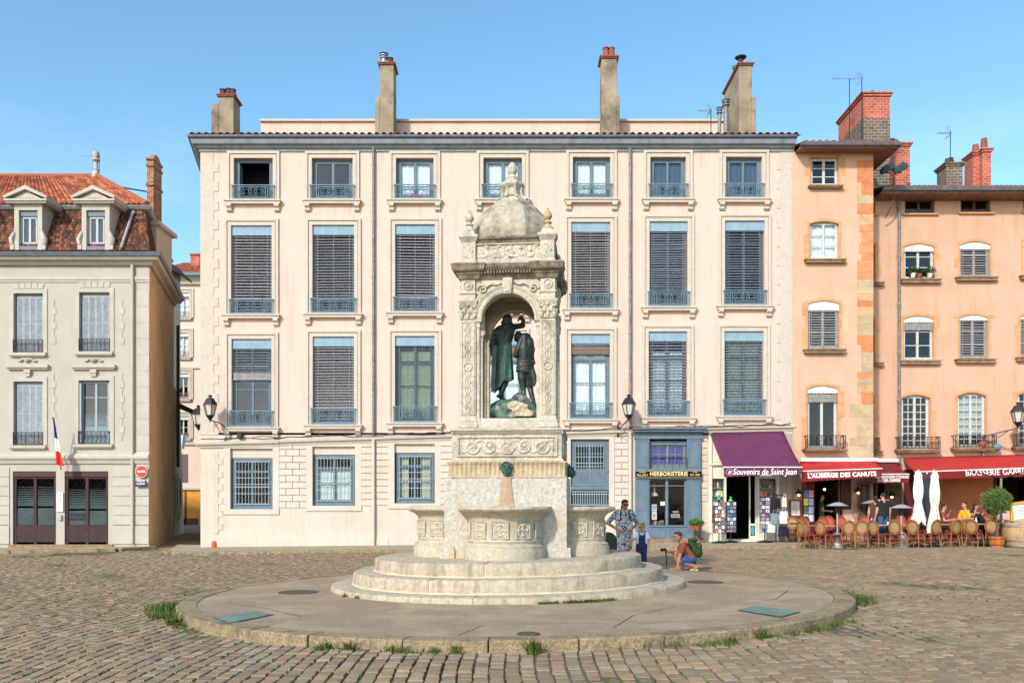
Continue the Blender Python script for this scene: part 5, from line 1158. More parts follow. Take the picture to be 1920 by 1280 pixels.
    sheet('roof_underlay',ROOFT,B,[k2L,k2R,RR,RL]); tile_sheet('red_tiled_roof',ROOFT,B,k2L,k2R,RR,RL,56,13,.03,seed=5,round_=True,wavy=.05,gap=.05)
    k3=(x1-.45+sx*6,Y+in1+6,zk+.1); sheet('roof_underlay',ROOFT,B,[k2R,k3,RR]); sheet('roof_back',ROOFT,B,[RL,RR,k3,(x0,Y+in1+9,zk+.1)])
    m=MB(); 
    for i in range(16):
        u=i/16; a=Vector(k2R).lerp(Vector(RR),u); b=Vector(k2R).lerp(Vector(RR),u+1/16*1.1); m.tube(a+Vector((0,0,.03)),b+Vector((0,0,.05)),.12,.10,n=8)
    for i in range(26):
        u=i/26; a=Vector(RR).lerp(Vector(RL),u); b=Vector(RR).lerp(Vector(RL),u+1/26*1.06); m.tube(a,b,.11,.12,n=8)
    m.build('ridge_tile',ROOFT,B,smooth=50)
    m=MB(); m.lathe([(r_*.72,zr+h_*.82) for r_,h_ in ((.3,-.1),(.2,.15),(.16,.3),(.2,.33),(.13,.38),(.11,.75),(.24,.85),(.24,.92),(.13,.97),(.2,1.12),(.2,1.3),(.05,1.42))],14,(RR[0]+.0,RR[1])); m.build('roof_finial',POLT,B,smooth=40)
    m=MB(); m.path([(X(236),Y+in1-.25,Z(385)),(X(235),Y+in1-.35,Z(392)),(X(231),Y-.2,Z(468))],.05,6); m.path([(X(253),Y+in1-.2,Z(398)),(X(256),Y+in1-.3,Z(430)),(X(262),Y+.3,Z(450)),(X(279),Y-.05,Z(470))],.06,6); m.build('roof_drain',METAL,B)
    # dormers
    for cx in (56,182,-70):
        d=MB(); w=17.5
        xa,xb=X(cx-28),X(cx+28); 
        d.box(X(cx-26),X(cx-17.5),Y-.12,Y+1.0,Z(470),Z(385)); d.box(X(cx+17.5),X(cx+26),Y-.12,Y+1.0,Z(470),Z(385)); d.box(X(cx-17.5),X(cx+17.5),Y-.12,Y+1.0,Z(396),Z(385))
        dm=d.build('dormer',POLT,B)
        m=MB(); m.box(X(cx-33),X(cx-26)-.001,Y-.16,Y+.3,Z(470),Z(460)); m.box(X(cx+26)+.001,X(cx+33),Y-.16,Y+.3,Z(470),Z(460))
        for s_ in (-1,1): m.path([(X(cx+s_*30),Y-.1,Z(460)),(X(cx+s_*31),Y-.12,Z(450)),(X(cx+s_*27.5),Y-.12,Z(442)),(X(cx+s_*26),Y-.1,Z(436))],[.1,.12,.09,.05],6)
        m.build('dormer_scroll',POLT,dm,smooth=60)
        m=MB(); x_,xx=X(cx-40),X(cx+40); z_=Z(385)+.001; m.box(x_+.05,xx-.05,Y-.28,Y+1.2,z_,z_+.07); m.box(x_,xx,Y-.34,Y+1.2,z_+.071,z_+.15)
        ap=Z(353); m.xz([(x_,z_+.151),(X(cx),ap-.16),(xx,z_+.151),(xx,z_+.26),(X(cx),ap),(x_,z_+.26)],Y-.36,Y+1.2); m.xz([(x_+.2,z_+.151),(xx-.2,z_+.151),(X(cx),ap-.17)],Y-.22,Y+1.2)
        m.xz([(X(cx-14),z_+.2),(X(cx+14),z_+.2),(X(cx),ap-.28)],Y-.26,Y-.221); m.build('pediment',POLT,dm)
        window(dm if False else B,Plane(Y+.02),(cx-17.5,cx+17.5,396,463),frame=mat('dormer_frame',lin((170,182,186)),.6),fy=.02,cased=.08,bars=(),trans=.86,glassm=GD,reveal=.15,room=.5,curtain=None)
        m=MB(); m.box(X(cx-17.5),X(cx+17.5),Y-.1,Y+.04,Z(470),Z(463)); m.build('lead_sill',mat('lead',lin((110,120,128)),.6),dm); m=MB(); m.box(X(cx-17),X(cx+17),Y-.04,Y+.0,Z(406),Z(397)); m.build('blind_box',MATS['lead'],dm)
    # dormer on the flank and tall brick chimney stack
    q=fl(2.6); m=MB(); m.box(q[0]-1.2,q[0]+.12,q[1]-.6,q[1]+1.0,Z(470),Z(392)); m.box(q[0]-1.3,q[0]+.3,q[1]-.75,q[1]+1.15,Z(392)+.001,Z(384)); m.build('side_dormer',POLT,B)
    Pk=Plane(Y+5.2); m=MB(); m.box(Pk.x(275.5),Pk.x(288),Y+5.2,Y+6.1,Pk.z(500),Pk.z(300)); ck=m.build('tall_chimney',BRICKO,B)
    m=MB()
    for t_,b_ in ((312,308),(348,344),(300,296)): m=MB(); m.box(Pk.x(274.3),Pk.x(289.3),Y+5.12,Y+6.18,Pk.z(t_),Pk.z(b_)); m.build('brick_band',BRICKO,ck)
    m=MB(); m.add([(Pk.x(276),Y+5.2,Pk.z(296)),(Pk.x(288),Y+5.2,Pk.z(296)),(Pk.x(288),Y+6.1,Pk.z(296)),(Pk.x(276),Y+6.1,Pk.z(296)),(Pk.x(280),Y+5.6,Pk.z(283)),(Pk.x(285),Y+5.6,Pk.z(283)),(Pk.x(285),Y+5.9,Pk.z(283)),(Pk.x(280),Y+5.9,Pk.z(283))],[(0,1,5,4),(1,2,6,5),(2,3,7,6),(3,0,4,7),(4,5,6,7)]); m.build('chimney_cap',BRICKO,ck)
    m=MB(); m.tube(at(213,349,Y+3.6),(Pk.x(276),Y+5.4,Pk.z(357)),.03); m.build('stay_rod',IRON,ck)
    return B
PH=police_house()
# ---------------------------------------------------------------- pale house at the end of the lane
def lane_house():
    P=Plane(56.0); Y=P.Y; X=P.x; Z=P.z; B=thing('lane_house','tall pale pink apartment house at the far end of the lane','house',(0,0,0))
    PALE=mat('pale_pink_far',(.74,.58,.46),.9,c2=(.70,.54,.43),scale=.5,stain=(.66,.5,.4),sscale=.3,samt=.3); x0,x1=X(280),X(440)
    W_=[(330,355,549,596),(330,354,624,670),(331,354,700,748),(331,354,780,822),(336,353,851,905)]
    m=MB(); wall_sheet(m,Y,x0,x1,-.5,Z(520),[(X(a),X(b),Z(d),Z(c)) for a,b,c,d in W_],.25); m.build('wall',PALE,B,fix=False)
    for i,w_ in enumerate(W_[:4]): window(B,P,w_,frame=WOODW,fy=.15,cased=.07,bars=(.5,),glassm=G,curtain=CURT if i<2 else None,valance=BARGR,vh=.22,guard='black',gmat=SILLST,gh=.4,gout=.05,sill=(.2,.15),silm=CREAM,surround=True,smat=CREAM,sw=.3)
    m=MB(); a,b,t_,bt=W_[4]; m.box(X(a),X(b),Y+.02,Y+.06,Z(bt),Z(t_))
    sh=m.build('closed_shutter',mat('mauve_shutter',lin((120,98,104)),.7,c2=lin((104,84,90)),scale=8),B)
    m=MB(); m.box(x0,x1,Y-.12,Y+.001,Z(834),Z(829)); m.box(x0,x1,Y-.1,Y+.001,Z(691),Z(688)); m.box(x0,x1,Y-.2,Y+.001,Z(918),Z(914)); m.build('band',CREAM,B)
    m=MB(); m.box(x0,x1,Y-.06,Y+.001,-.2,Z(918)-.001); m.build('shop_panel',mat('yellow_ochre_panel',lin((224,160,70)),.8,c2=lin((206,140,60)),scale=2),B)
    m=MB(); m.box(X(347),X(350),Y-.1,Y-.061,0,Z(920)); m.box(X(340),X(372),Y-.1,Y-.061,0,Z(971)); m.build('dark_plinth',mat('dark_plinth',lin((90,70,60)),.8),B)
    m=MB(); sweep(m,[(0,Z(534)),(.2,Z(534)),(.3,Z(526)),(.5,Z(522)),(.55,Z(516)),(0,Z(516))],[(x0,Y),(x1,Y)]); m.build('cornice',CREAM,B)
    m=MB(); m.box(x0,x1,Y-.68,Y-.55,Z(521),Z(515)); m.build('gutter',GUTTER,B)
    a=(x0,Y-.6,Z(516)); b=(x1,Y-.6,Z(516)); c=(x1,Y+6,19.1); d=(x0,Y+6,19.1); sheet('roof_underlay',ROOFT,B,[a,b,c,d]); tile_sheet('roof',ROOFT,B,a,b,c,d,60,16,.03,seed=8,round_=True,wavy=.04)
    Pk=Plane(60); m=MB(); m.box(Pk.x(357),Pk.x(374),60,61,Pk.z(520),Pk.z(478)); m.box(Pk.x(355.5),Pk.x(375.5),59.9,61.1,Pk.z(478)+.001,Pk.z(475)); ck=m.build('chimney',BRICK,B)
    # gable roof seen over the police house
    return B
lane_house()
def gable():
    B=thing('gabled_house','small house gable with red tiles between police house and lane','house',(0,0,0)); P=Plane(46); X=P.x; Z=P.z
    m=MB(); m.xz([(X(285),8),(X(318),8),(X(318),Z(500)),(X(308),Z(490)),(X(285),Z(485))],46,47.5); m.build('wall',mat('pale_pink_far',(.7,.5,.4)),B)
    m=MB(); m.xz([(X(285),Z(479)),(X(308),Z(484)),(X(334),Z(510)),(X(334),Z(513)),(X(308),Z(489)),(X(285),Z(484))],45.6,48); m.build('roof',mat('dark_tile_edge',lin((80,60,60)),.9),B)
    m=MB(); m.lathe([(.12,Z(486)),(.16,Z(482)),(.1,Z(479)),(.06,Z(476))],10,(X(311),46.6)); m.build('chimney_pot',TERRA,B)
gable()
# ---------------------------------------------------------------- fountain
FST = mat('fountain_limestone', lin((204,194,174)), .92, c2=lin((180,170,150)), scale=16, lo=.4, hi=.66, bump=.9, bscale=38, stain=lin((112,104,90)), sscale=3, slo=.51, shi=.72, samt=.65, streak=lin((150,140,122)), stamt=.5)
FRO = mat('fountain_pocked_stone', lin((194,188,174)), .95, c2=lin((168,162,148)), scale=16, lo=.4, hi=.66, bump=1, bscale=28, stain=lin((190,160,122)), sscale=1.6, slo=.55, shi=.7, samt=.7)
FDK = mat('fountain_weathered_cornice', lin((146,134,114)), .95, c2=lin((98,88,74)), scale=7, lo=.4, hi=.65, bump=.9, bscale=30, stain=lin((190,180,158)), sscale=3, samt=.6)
FYE = mat('fountain_yellow_band', lin((196,176,144)), .95, c2=lin((168,146,114)), scale=8, bump=.9, bscale=30, stain=lin((200,190,165)), sscale=2, samt=.7)
FSTEP = mat('fountain_step_stone', lin((194,178,152)), .92, c2=lin((168,154,132)), scale=12, lo=.4, hi=.68, bump=1, bscale=30, stain=lin((138,126,106)), sscale=2.5, slo=.52, shi=.76, samt=.55, streak=lin((112,100,80)), stamt=.75)
FBAS = mat('fountain_basin_stone', lin((192,180,156)), .92, c2=lin((168,156,134)), scale=15, lo=.4, hi=.68, bump=1, bscale=30, stain=lin((176,174,162)), sscale=1.8, slo=.5, shi=.7, samt=.7, streak=lin((138,124,100)), stamt=.5)
MORT = mat('pale_mortar', lin((206,190,160)), .9, c2=lin((188,172,142)), scale=8)
BRZ = mat('dark_bronze', (.035,.048,.043), .5, metal=.35, c2=(.02,.022,.02), scale=6, spec=.5, stain=(.07,.17,.13), sscale=2.4, slo=.5, shi=.72, samt=.7, bump=.3, bscale=30)
VERD = mat('green_bronze', (.055,.13,.10), .65, metal=.15, c2=(.03,.055,.045), scale=5, bump=.4, bscale=30, stain=(.12,.30,.22), sscale=3, slo=.5, shi=.68, samt=.8)
def rnoise(p, s=1): return noise.noise(Vector(p)*s)
def rough_box(mb, x0,x1,y0,y1,z0,z1,res=.04,amp=.01,sc=12,bottom=False):
    nx=max(2,int((x1-x0)/res)); ny=max(2,int((y1-y0)/res)); nz=max(2,int((z1-z0)/res)); cx,cy=(x0+x1)/2,(y0+y1)/2
    idx={}; vv=[]; fs=[]
    def V_(i,j,k):
        q=(i,j,k)
        if q not in idx:
            x=x0+(x1-x0)*i/nx; y=y0+(y1-y0)*j/ny; z=z0+(z1-z0)*k/nz; n_=noise.noise(Vector((x,y,z))*sc)*amp+noise.noise(Vector((x+9,y,z))*sc*2.7)*amp*.6
            e=(i in (0,nx))+(j in (0,ny))+(k in (0,nz)); r_=amp*.5 if e>1 else 0
            dx=(-1 if i==0 else 1 if i==nx else 0); dy=(-1 if j==0 else 1 if j==ny else 0); dz=(-1 if k==0 else 1 if k==nz else 0)
            vv.append((x+dx*(n_-r_),y+dy*(n_-r_),z+dz*(n_-r_))); idx[q]=len(vv)-1
        return idx[q]
    for i in range(nx):
        for k in range(nz): fs+=[(V_(i,0,k),V_(i+1,0,k),V_(i+1,0,k+1),V_(i,0,k+1)),(V_(i,ny,k),V_(i,ny,k+1),V_(i+1,ny,k+1),V_(i+1,ny,k))]
        for j in range(ny): fs+=[(V_(i,j,nz),V_(i+1,j,nz),V_(i+1,j+1,nz),V_(i,j+1,nz)),(V_(i,j,0),V_(i,j+1,0),V_(i+1,j+1,0),V_(i+1,j,0))]
    for j in range(ny):
        for k in range(nz): fs+=[(V_(0,j,k),V_(0,j,k+1),V_(0,j+1,k+1),V_(0,j+1,k)),(V_(nx,j,k),V_(nx,j+1,k),V_(nx,j+1,k+1),V_(nx,j,k+1))]
    return mb.add(vv,fs)
def sq(mb, prof, hx, hy=None, c=(0,0), n=1, wob=None):
    hy = hx if hy is None else hy; rr=[]
    for o_,z in prof:
        a,b=hx+o_,hy+o_; pts=[]
        for (p,q) in (((-a,-b),(a,-b)),((a,-b),(a,b)),((a,b),(-a,b)),((-a,b),(-a,-b))):
            for k in range(n):
                t_=k/n; x=p[0]+(q[0]-p[0])*t_; y=p[1]+(q[1]-p[1])*t_
                if wob: w_=wob(x,y,z); x+=w_[0]; y+=w_[1]
                pts.append((c[0]+x,c[1]+y,z))
        rr.append(pts)
    return mb.rings(rr)
def jag(x,y,z,a=.008): return (noise.noise(Vector((x,y,z))*9)*a+noise.noise(Vector((x,y,z))*31)*a*.7, noise.noise(Vector((x+5,y,z))*9)*a+noise.noise(Vector((x+5,y,z))*31)*a*.7)
def relief(mb, w_, h_, fn, M, nu, nv, base=-.004):
    """carved panel standing in the local plane y=0 facing -y"""
    vv=[]; 
    for j in range(nv+1):
        for i in range(nu+1):
            u,v=i/nu,j/nv; e=min(1,min(i,nu-i,j,nv-j)/1.0); vv.append(((u-.5)*w_, -(base+fn((u-.5)*w_,(v-.5)*h_)*e), (v-.5)*h_))
    mb.add(vv,[(j*(nu+1)+i,j*(nu+1)+i+1,(j+1)*(nu+1)+i+1,(j+1)*(nu+1)+i) for j in range(nv) for i in range(nu)],M)
def f_scroll(w_,h_):
    R0=h_*.36; per=h_*1.12
    def f(x,z):
        k=round(x/per); cx=k*per; s=1 if k%2 else -1; cz=s*h_*.03; d=math.hypot(x-cx,z-cz)
        a=math.atan2(z-cz,(x-cx)*s); sp=(d-R0+ .012*a)/.022; hh=max(0,1-abs(sp))*.03
        hh=max(hh,max(0,1-(d/.045)**2)*.034); hh=max(hh,max(0,1-abs((d-.062)/.013))*.02)
        st=h_*.38*math.sin(x/per*math.pi)*1.0; hh=max(hh,max(0,1-abs((z-st)/.022))*.022)
        if k==0 and abs(x)<.1: hh=max(hh,.026*(1-(math.hypot(x,z+.06)/.16)**2)*(0.7+.3*math.cos(math.atan2(x,z+.08)*14)))
        return hh+max(0,noise.noise(Vector((x*30,z*30,1))))*.016
    return f
def f_figures(x,z):
    return max(0,noise.noise(Vector((x*9,z*11,3))))*.06+max(0,noise.noise(Vector((x*24,z*24,7))))*.03
def f_candel(w_,h_):
    def f(x,z):
        d=math.hypot(x,z-.02); hh=max(0,1-abs((d-.07)/.016))*.025; hh=max(hh,max(0,1-(d/.035)**2)*.02)
        if d>.1:
            hh=max(hh,max(0,1-abs(x)/.012)*.016); t_=abs(math.sin(z*21)); hh=max(hh,max(0,1-abs(abs(x)-.02-.03*t_)/.012)*.02)
            for s in (-1,1):
                e=z-s*(h_*.5-.08); 
                if abs(e)<.08: hh=max(hh,max(0,1-abs(abs(x)-(.045-.045*abs(e)/.08))/.012)*.02)
        return hh+max(0,noise.noise(Vector((x*40,z*40,2))))*.008
    return f
def f_cassette(s):
    def f(x,z):
        m_=max(abs(x),abs(z)); hh=max(0,1-abs((m_-s*.47)/.012))*.02; hh=max(hh,max(0,1-abs((m_-s*.36)/.010))*.014)
        if m_<s*.33: 
            d=math.hypot(x,z); a=math.atan2(z,x); hh=max(hh,.018*max(0,math.cos(a*4))*(d>.02)+.012*max(0,math.sin(d*90)))
            hh+=max(0,noise.noise(Vector((x*40,z*40,5))))*.02
        return hh
    return f
def fountain():
    ROT=R(-5.5); T=thing('fountain','tall carved stone fountain with canopy, dome and basins on round steps','fountain',(FX,FY,0),ROT)
    # steps
    for k,(r,z0,z1,da,seed) in enumerate(((3.19,.05,.225,.42,1),(2.80,.225,.45,1.02,5),(2.42,.45,.68,1.0,9))):
        rr_=random.Random(seed); mo=MB(); tl=lambda x,z:z+SL*1.4*x
        rin=r-.75 if k<2 else .2
        def blk(mb,a0,a1,ra,rb,za,zb,n=10,nz=True):
            rings=[]
            for i in range(n+1):
                a=a0+(a1-a0)*i/n; c_,s_=math.cos(a),math.sin(a); j=(noise.noise(Vector((a*r*5,k,0)))*.012+noise.noise(Vector((a*r*17,k,3)))*.008) if nz else 0
                j2=noise.noise(Vector((a*r*6,k,8)))*.006 if nz else 0
                P=[(rb+j*1.3,za),(rb+j+.004,(za+zb)/2),(rb+j,zb-.035+j2),(rb-.012+j,zb-.01+j2),(rb-.045,zb+j2*.3),((ra+rb)/2,zb),(ra,zb),(ra,za)]
                rings.append([(q*c_,q*s_,tl(q*c_,z)) for q,z in P])
            mb.rings(rings)
        blk(mo,0,2*math.pi,rin+.01,r-.012,z0-.08,z1-.008,90,False)
        st=mo.build('step',MORT if k else FSTEP,T,smooth=40)
        a0=-math.pi/2-[.9,.35,.05][k]; end=a0+2*math.pi; mb=MB()
        while a0<end-.05:
            d=min(da*rr_.uniform(.85,1.15),end-a0); g=.006 if k else .003
            if end-a0-d<.25: d=end-a0
            blk(mb,a0+g,a0+d-g,rin+.03,r,z0-.07,z1,int(d*18)+3); a0+=d
        mb.build('step_block',FSTEP,st,smooth=35)
        # splashes of pale mortar at the foot
        if k:
            mb=MB(); n=80
            mb.rings([[(q*math.cos(a),q*math.sin(a),tl(q*math.cos(a),z)) for q,z in ((r-.05,z0+.03),(r+.008,z0+.025+.008*math.sin(a*23)),(r+.03+.012*math.sin(a*17),z0+.003),(r-.05,z0+.002))] for a in [2*math.pi*i/n for i in range(n+1)]])
            mb.build('mortar_seam',MORT,st,smooth=60)
    # core block
    m=MB(); rough_box(m,-1.06,1.06,-1.05,1.05,.64,2.05,.032,.008,15); m.build('core_block',FRO,T,smooth=40)
    for sx in (-1,1): m=MB(); rough_box(m,sx*1.0-.13,sx*1.0+.13,-1.10,-.9,.62,.86,.05,.01,11); m.build('core_foot',FRO,T,smooth=40)
    m=MB(); 
    def flute(x,y,z):
        t_=(x if abs(y)>=abs(x) else y); a=.014*math.sin(t_*2*math.pi/.082)+.006*noise.noise(Vector((t_*9,z*7,1))); n_=abs(z-2.2)/.14
        a*=1 if n_<.8 else .2; return (a*(1 if x>0 else -1) if abs(x)>abs(y) else 0, a*(1 if y>0 else -1) if abs(y)>=abs(x) else 0)
    sq(m,[(.03,2.055),(.03,2.075),(.0,2.085),(0,2.14),(0,2.2),(0,2.27),(.02,2.30),(.03,2.31),(.03,2.335),(-.03,2.345)],1.0,n=100,wob=flute); m.build('fluted_band',FYE,T,smooth=50)
    m=MB(); sq(m,[(.03,2.346),(.03,2.37),(0,2.39),(0,2.78),(.0,2.80),(.03,2.82),(.02,2.86),(.045,2.88),(.045,2.905),(-.05,2.93)],.945,n=24,wob=lambda x,y,z:jag(x,y,z,.004)); fb=m.build('frieze_block',FST,T,smooth=35)
    for k in range(4):
        M=Matrix.Rotation(k*math.pi/2,4,'Z')@Matrix.Translation((0,-.948,2.60))
        m=MB(); relief(m,1.62,.27,f_scroll(1.62,.27),M,220,44,base=.0)
        for a,b,c,d in ((-.87,.87,.150,.172),(-.87,.87,-.172,-.150),(-.87,-.84,-.15,.15),(.84,.87,-.15,.15)): m.box(a,b,-.03,.001,c,d,M)
        m.build('scroll_frieze',FST,fb,smooth=60)
    m=MB(); n=80
    for s in range(4):
        M=Matrix.Rotation(s*math.pi/2,4,'Z')
        for i in range(60): x=-.93+1.86*i/59; m.box(x-.010,x+.010,-.985,-.96,2.83,2.856,M)
    m.build('bead_course',FDK,fb)
    # canopy
    PX=.82; zs,zc=3.10,4.82
    m=MB(); sq(m,[(0,2.93),(0,3.08),(-.01,3.10)],.84,n=12,wob=lambda x,y,z:jag(x,y,z,.004)); m.build('canopy_floor',FST,T,smooth=35)
    for sx in (-1,1):
        for sy in (-1,1):
            c=(sx*.70,sy*.70); m=MB()
            sq(m,[(.05,2.94),(.05,3.0),(.035,3.02),(.04,3.07),(.02,3.09),(.015,3.13),(0,3.14),(0,zc)],.125,c=c,n=3,wob=lambda x,y,z:jag(x,y,z,.003)); pl=m.build('corner_pillar',FST,T,smooth=35)
            m=MB(); 
            for (dx,dy) in ((sx*-.155,0),(0,sy*-.155)):
                m.box(c[0]+dx-.045,c[0]+dx+.045,c[1]+dy-.09,c[1]+dy+.09,3.10,zc-.12) if dx else m.box(c[0]+dx-.09,c[0]+dx+.09,c[1]+dy-.045,c[1]+dy+.045,3.10,zc-.12)
                hx,hy=(.045,.09) if dx else (.09,.045); sq(m,[(.0,zc-.13),(.012,zc-.12),(.012,zc-.09),(.0,zc-.085),(.005,zc-.04),(.03,zc-.03),(.035,zc-.0)],hx,hy,c=(c[0]+dx,c[1]+dy))
            m.build('jamb',FST,pl,bevel=.006)
            # capital with leaves and volutes
            m=MB(); sq(m,[(-.01,zc),(.015,zc+.02),(-.01,zc+.04),(-.005,zc+.2),(.03,zc+.29),(.045,zc+.31),(.045,zc+.34),(.0,zc+.345)],.125,c=c,n=4)
            for k in range(4):
                M=Matrix.Translation((c[0],c[1],0))@Matrix.Rotation(k*math.pi/2,4,'Z')
                for X in (-.11,0,.11): m.ball((X,-.13,zc+.09),(.035,.03,.07),8,6,M); m.ball((X,-.15,zc+.14),(.028,.022,.022),8,5,M)
                for X in (-.06,.06): m.ball((X,-.135,zc+.17),(.035,.03,.06),8,6,M)
                for s in (-1,1): m.path([M@Vector((s*(.11+.035*math.cos(a)),-.14,zc+.25+.035*math.sin(a))) for a in [i*.8 for i in range(9)]],.014,5)
                m.ball((0,-.15,zc+.26),(.03,.02,.03),8,5,M)
            m.build('capital',FST,pl,smooth=50)
            m=MB(); sq(m,[(.0,zc+.345),(.0,5.27),(.02,5.28),(.02,5.31),(0,5.32),(0,5.53)],.125,c=c,n=3)
            for k in range(4):
                M=Matrix.Translation((c[0],c[1],0))@Matrix.Rotation(k*math.pi/2,4,'Z')
                m.path([M@Vector((.075*math.cos(a),-.132,5.425+.075*math.sin(a))) for a in [i*math.pi/8 for i in range(17)]],.014,5); m.ball((0,-.125,5.425),(.04,.03,.045),8,6,M)
            m.build('medallion_block',FST,pl,smooth=40)
            for k in range(4):
                M=Matrix.Translation((c[0],c[1],3.98))@Matrix.Rotation(k*math.pi/2,4,'Z')@Matrix.Translation((0,-.128,0))
                m=MB(); relief(m,.19,1.60,f_candel(.19,1.60),M,28,200,base=0)
                for a,b,cc,d in ((-.118,-.098,-.8,.8),(.098,.118,-.8,.8),(-.118,.118,.8,.82),(-.118,.118,-.82,-.8)): m.box(a,b,-.012,.003,cc,d,M)
                m.build('carved_panel',FST,pl,smooth=60)
    ra=.47
    for k in range(4):
        M=Matrix.Rotation(k*math.pi/2,4,'Z'); m=MB(); yf,yb=-.78,-.56; n=20; top=5.53
        pts=[(-ra*math.cos(math.pi*i/n),zc+ra*math.sin(math.pi*i/n)) for i in range(n+1)]
        for i in range(n):
            (xa,za),(xb,zb)=pts[i],pts[i+1]
            for y in (yf,yb): m.add([(xa,y,za),(xb,y,zb),(xb,y,top),(xa,y,top)],[(0,1,2,3)],M)
            m.add([(xa,yf,za),(xa,yb,za),(xb,yb,zb),(xb,yf,zb)],[(0,1,2,3)],M)
        for s in (-1,1):
            for y in (yf,yb): m.add([(s*ra,y,zc),(s*.6,y,zc),(s*.6,y,top),(s*ra,y,top)],[(0,1,2,3)],M)
        ar=m.build('arch_wall',FST,T,fix=False)
        m=MB(); rings=[]
        for i in range(31):
            a=math.pi*i/30; rings.append([tuple(M@Vector((-r_*math.cos(a),y,zc+r_*math.sin(a)))) for r_,y in ((ra-.004,yf+.06),(ra-.004,yf-.03),(ra+.03,yf-.045),(ra+.05,yf-.025),(ra+.085,yf-.03),(ra+.115,yf-.055),(ra+.13,yf-.05),(ra+.13,yf+.01))])
        m.rings(rings); m.build('archivolt',FST,ar,smooth=50)
        m=MB(); m.xz([(-.065,zc+ra-.03),(.065,zc+ra-.03),(.085,5.54),(-.085,5.54)],-.875,-.7); m.v=[tuple(M@Vector(p)) for p in m.v]; m.box(-.045,.045,-.895,-.87,zc+ra,5.5,M); m.build('keystone',FST,ar,bevel=.01)
        m=MB()
        for s in (-1,1):
            for q in (0,1):
                cx,cz,rad=((.45,5.36,.085),(.52,5.13,.06))[q]; m.path([M@Vector((s*(cx+rad*(1-i/22)*math.cos(i*.5)),-.80,cz+rad*(1-i/22)*math.sin(i*.5))) for i in range(18)],[.026-.0008*i for i in range(18)],6)
            m.path([M@Vector((s*(.12+.33*t_),-.80,5.47-.02*math.sin(t_*9)-.08*t_)) for t_ in [i/10 for i in range(11)]],.022,6)
        m.build('spandrel_scroll',FST,ar,smooth=60)
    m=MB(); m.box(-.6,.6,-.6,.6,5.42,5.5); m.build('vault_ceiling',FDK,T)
    # entablature
    m=MB(); prof=[(-.05,5.525),(.0,5.53),(.015,5.56),(.03,5.60),(.05,5.61),(.05,5.635),(.10,5.66),(.12,5.69),(.125,5.74),(.14,5.76),(.13,5.785),(-.06,5.80)]
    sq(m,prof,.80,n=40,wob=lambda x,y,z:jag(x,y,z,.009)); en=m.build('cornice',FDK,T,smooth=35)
    m=MB()
    for sx in (-1,1):
        for sy in (-1,1): m=MB(); sq(m,[(o_+.004,z+(.004 if z>5.7 else -.002)) for o_,z in prof],.165,c=(sx*.68,sy*.68),n=10,wob=lambda x,y,z:jag(x+3,y,z,.009)); m.build('cornice_corner',FDK,en,smooth=35)
    m=MB()
    for s in range(4):
        M=Matrix.Rotation(s*math.pi/2,4,'Z')
        for i in range(34): x=-.86+1.72*i/33; m.box(x-.015,x+.015,-.905,-.85,5.612,5.655,M)
        for i in range(44): x=-.9+1.8*i/43; m.ball((x,-.955,5.715),(.013,.012,.018),6,4,M)
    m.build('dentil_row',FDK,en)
    # attic
    m=MB(); sq(m,[(0,5.79),(0,6.17)],.745,n=20,wob=lambda x,y,z:jag(x,y,z,.004)); at_=m.build('attic',FST,T,smooth=30)
    m=MB(); sq(m,[(0,6.16),(.02,6.18),(.03,6.22),(.06,6.235),(.075,6.26),(.075,6.285),(0,6.30)],.745,n=30,wob=lambda x,y,z:jag(x,y,z,.006)); m.build('attic_moulding',FDK,at_,smooth=35)
    for s in range(4):
        M=Matrix.Rotation(s*math.pi/2,4,'Z')@Matrix.Translation((0,-.75,6.03)); m=MB(); relief(m,1.1,.22,f_figures,M,150,36,base=-.003)
        for a,b,c,d in ((-.58,.58,.115,.135),(-.58,-.56,-.135,.115),(.56,.58,-.135,.115)): m.box(a,b,-.03,.004,c,d,M)
        m.build('figure_relief',FST,at_,smooth=60)
    for sx in (-1,1):
        for sy in (-1,1):
            c=(sx*.69,sy*.69); m=MB(); sq(m,[(.015,5.80),(.015,5.86),(0,5.87),(0,6.19),(.02,6.21),(.03,6.25),(.05,6.27),(.05,6.31),(-.01,6.33),(-.03,6.40),(-.04,6.40)],.12,c=c,n=3,wob=lambda x,y,z:jag(x,y,z,.004)); pi_=m.build('attic_pier',FST,at_,smooth=35)
            m=MB()
            for k in range(4):
                M=Matrix.Translation((c[0],c[1],6.03))@Matrix.Rotation(k*math.pi/2,4,'Z')@Matrix.Translation((0,-.122,0)); relief(m,.15,.24,lambda x,z:max(0,noise.noise(Vector((x*26,z*22,4))))*.03,M,14,22,base=0)
            m.build('carved_panel',FST,pi_,smooth=60)
            m=MB(); m.lathe([(.10,6.40),(.10,6.43),(.075,6.45),(.055,6.48),(.05,6.50),(.075,6.515),(.075,6.53),(.04,6.55),(.035,6.575),(.06,6.59),(.075,6.63),(.072,6.67),(.05,6.715),(.025,6.74),(.03,6.755),(.012,6.79)],14,c,wob=lambda a,z:1+(.10*math.sin(a*7+z*60) if 6.59<z<6.72 else 0))
            m.build('finial',FST if sx<0 else mat('rusty_finial_stone',lin((200,164,124)),.9,c2=lin((176,150,120)),scale=12,bump=.6,bscale=40),pi_,smooth=50)
    # dome
    m=MB(); n8=R(22.5); pr=[(.76,6.26),(.765,6.33),(.775,6.40),(.785,6.47),(.765,6.56),(.725,6.66),(.665,6.77),(.58,6.88),(.48,6.98),(.38,7.05),(.33,7.08)]
    rr=[]
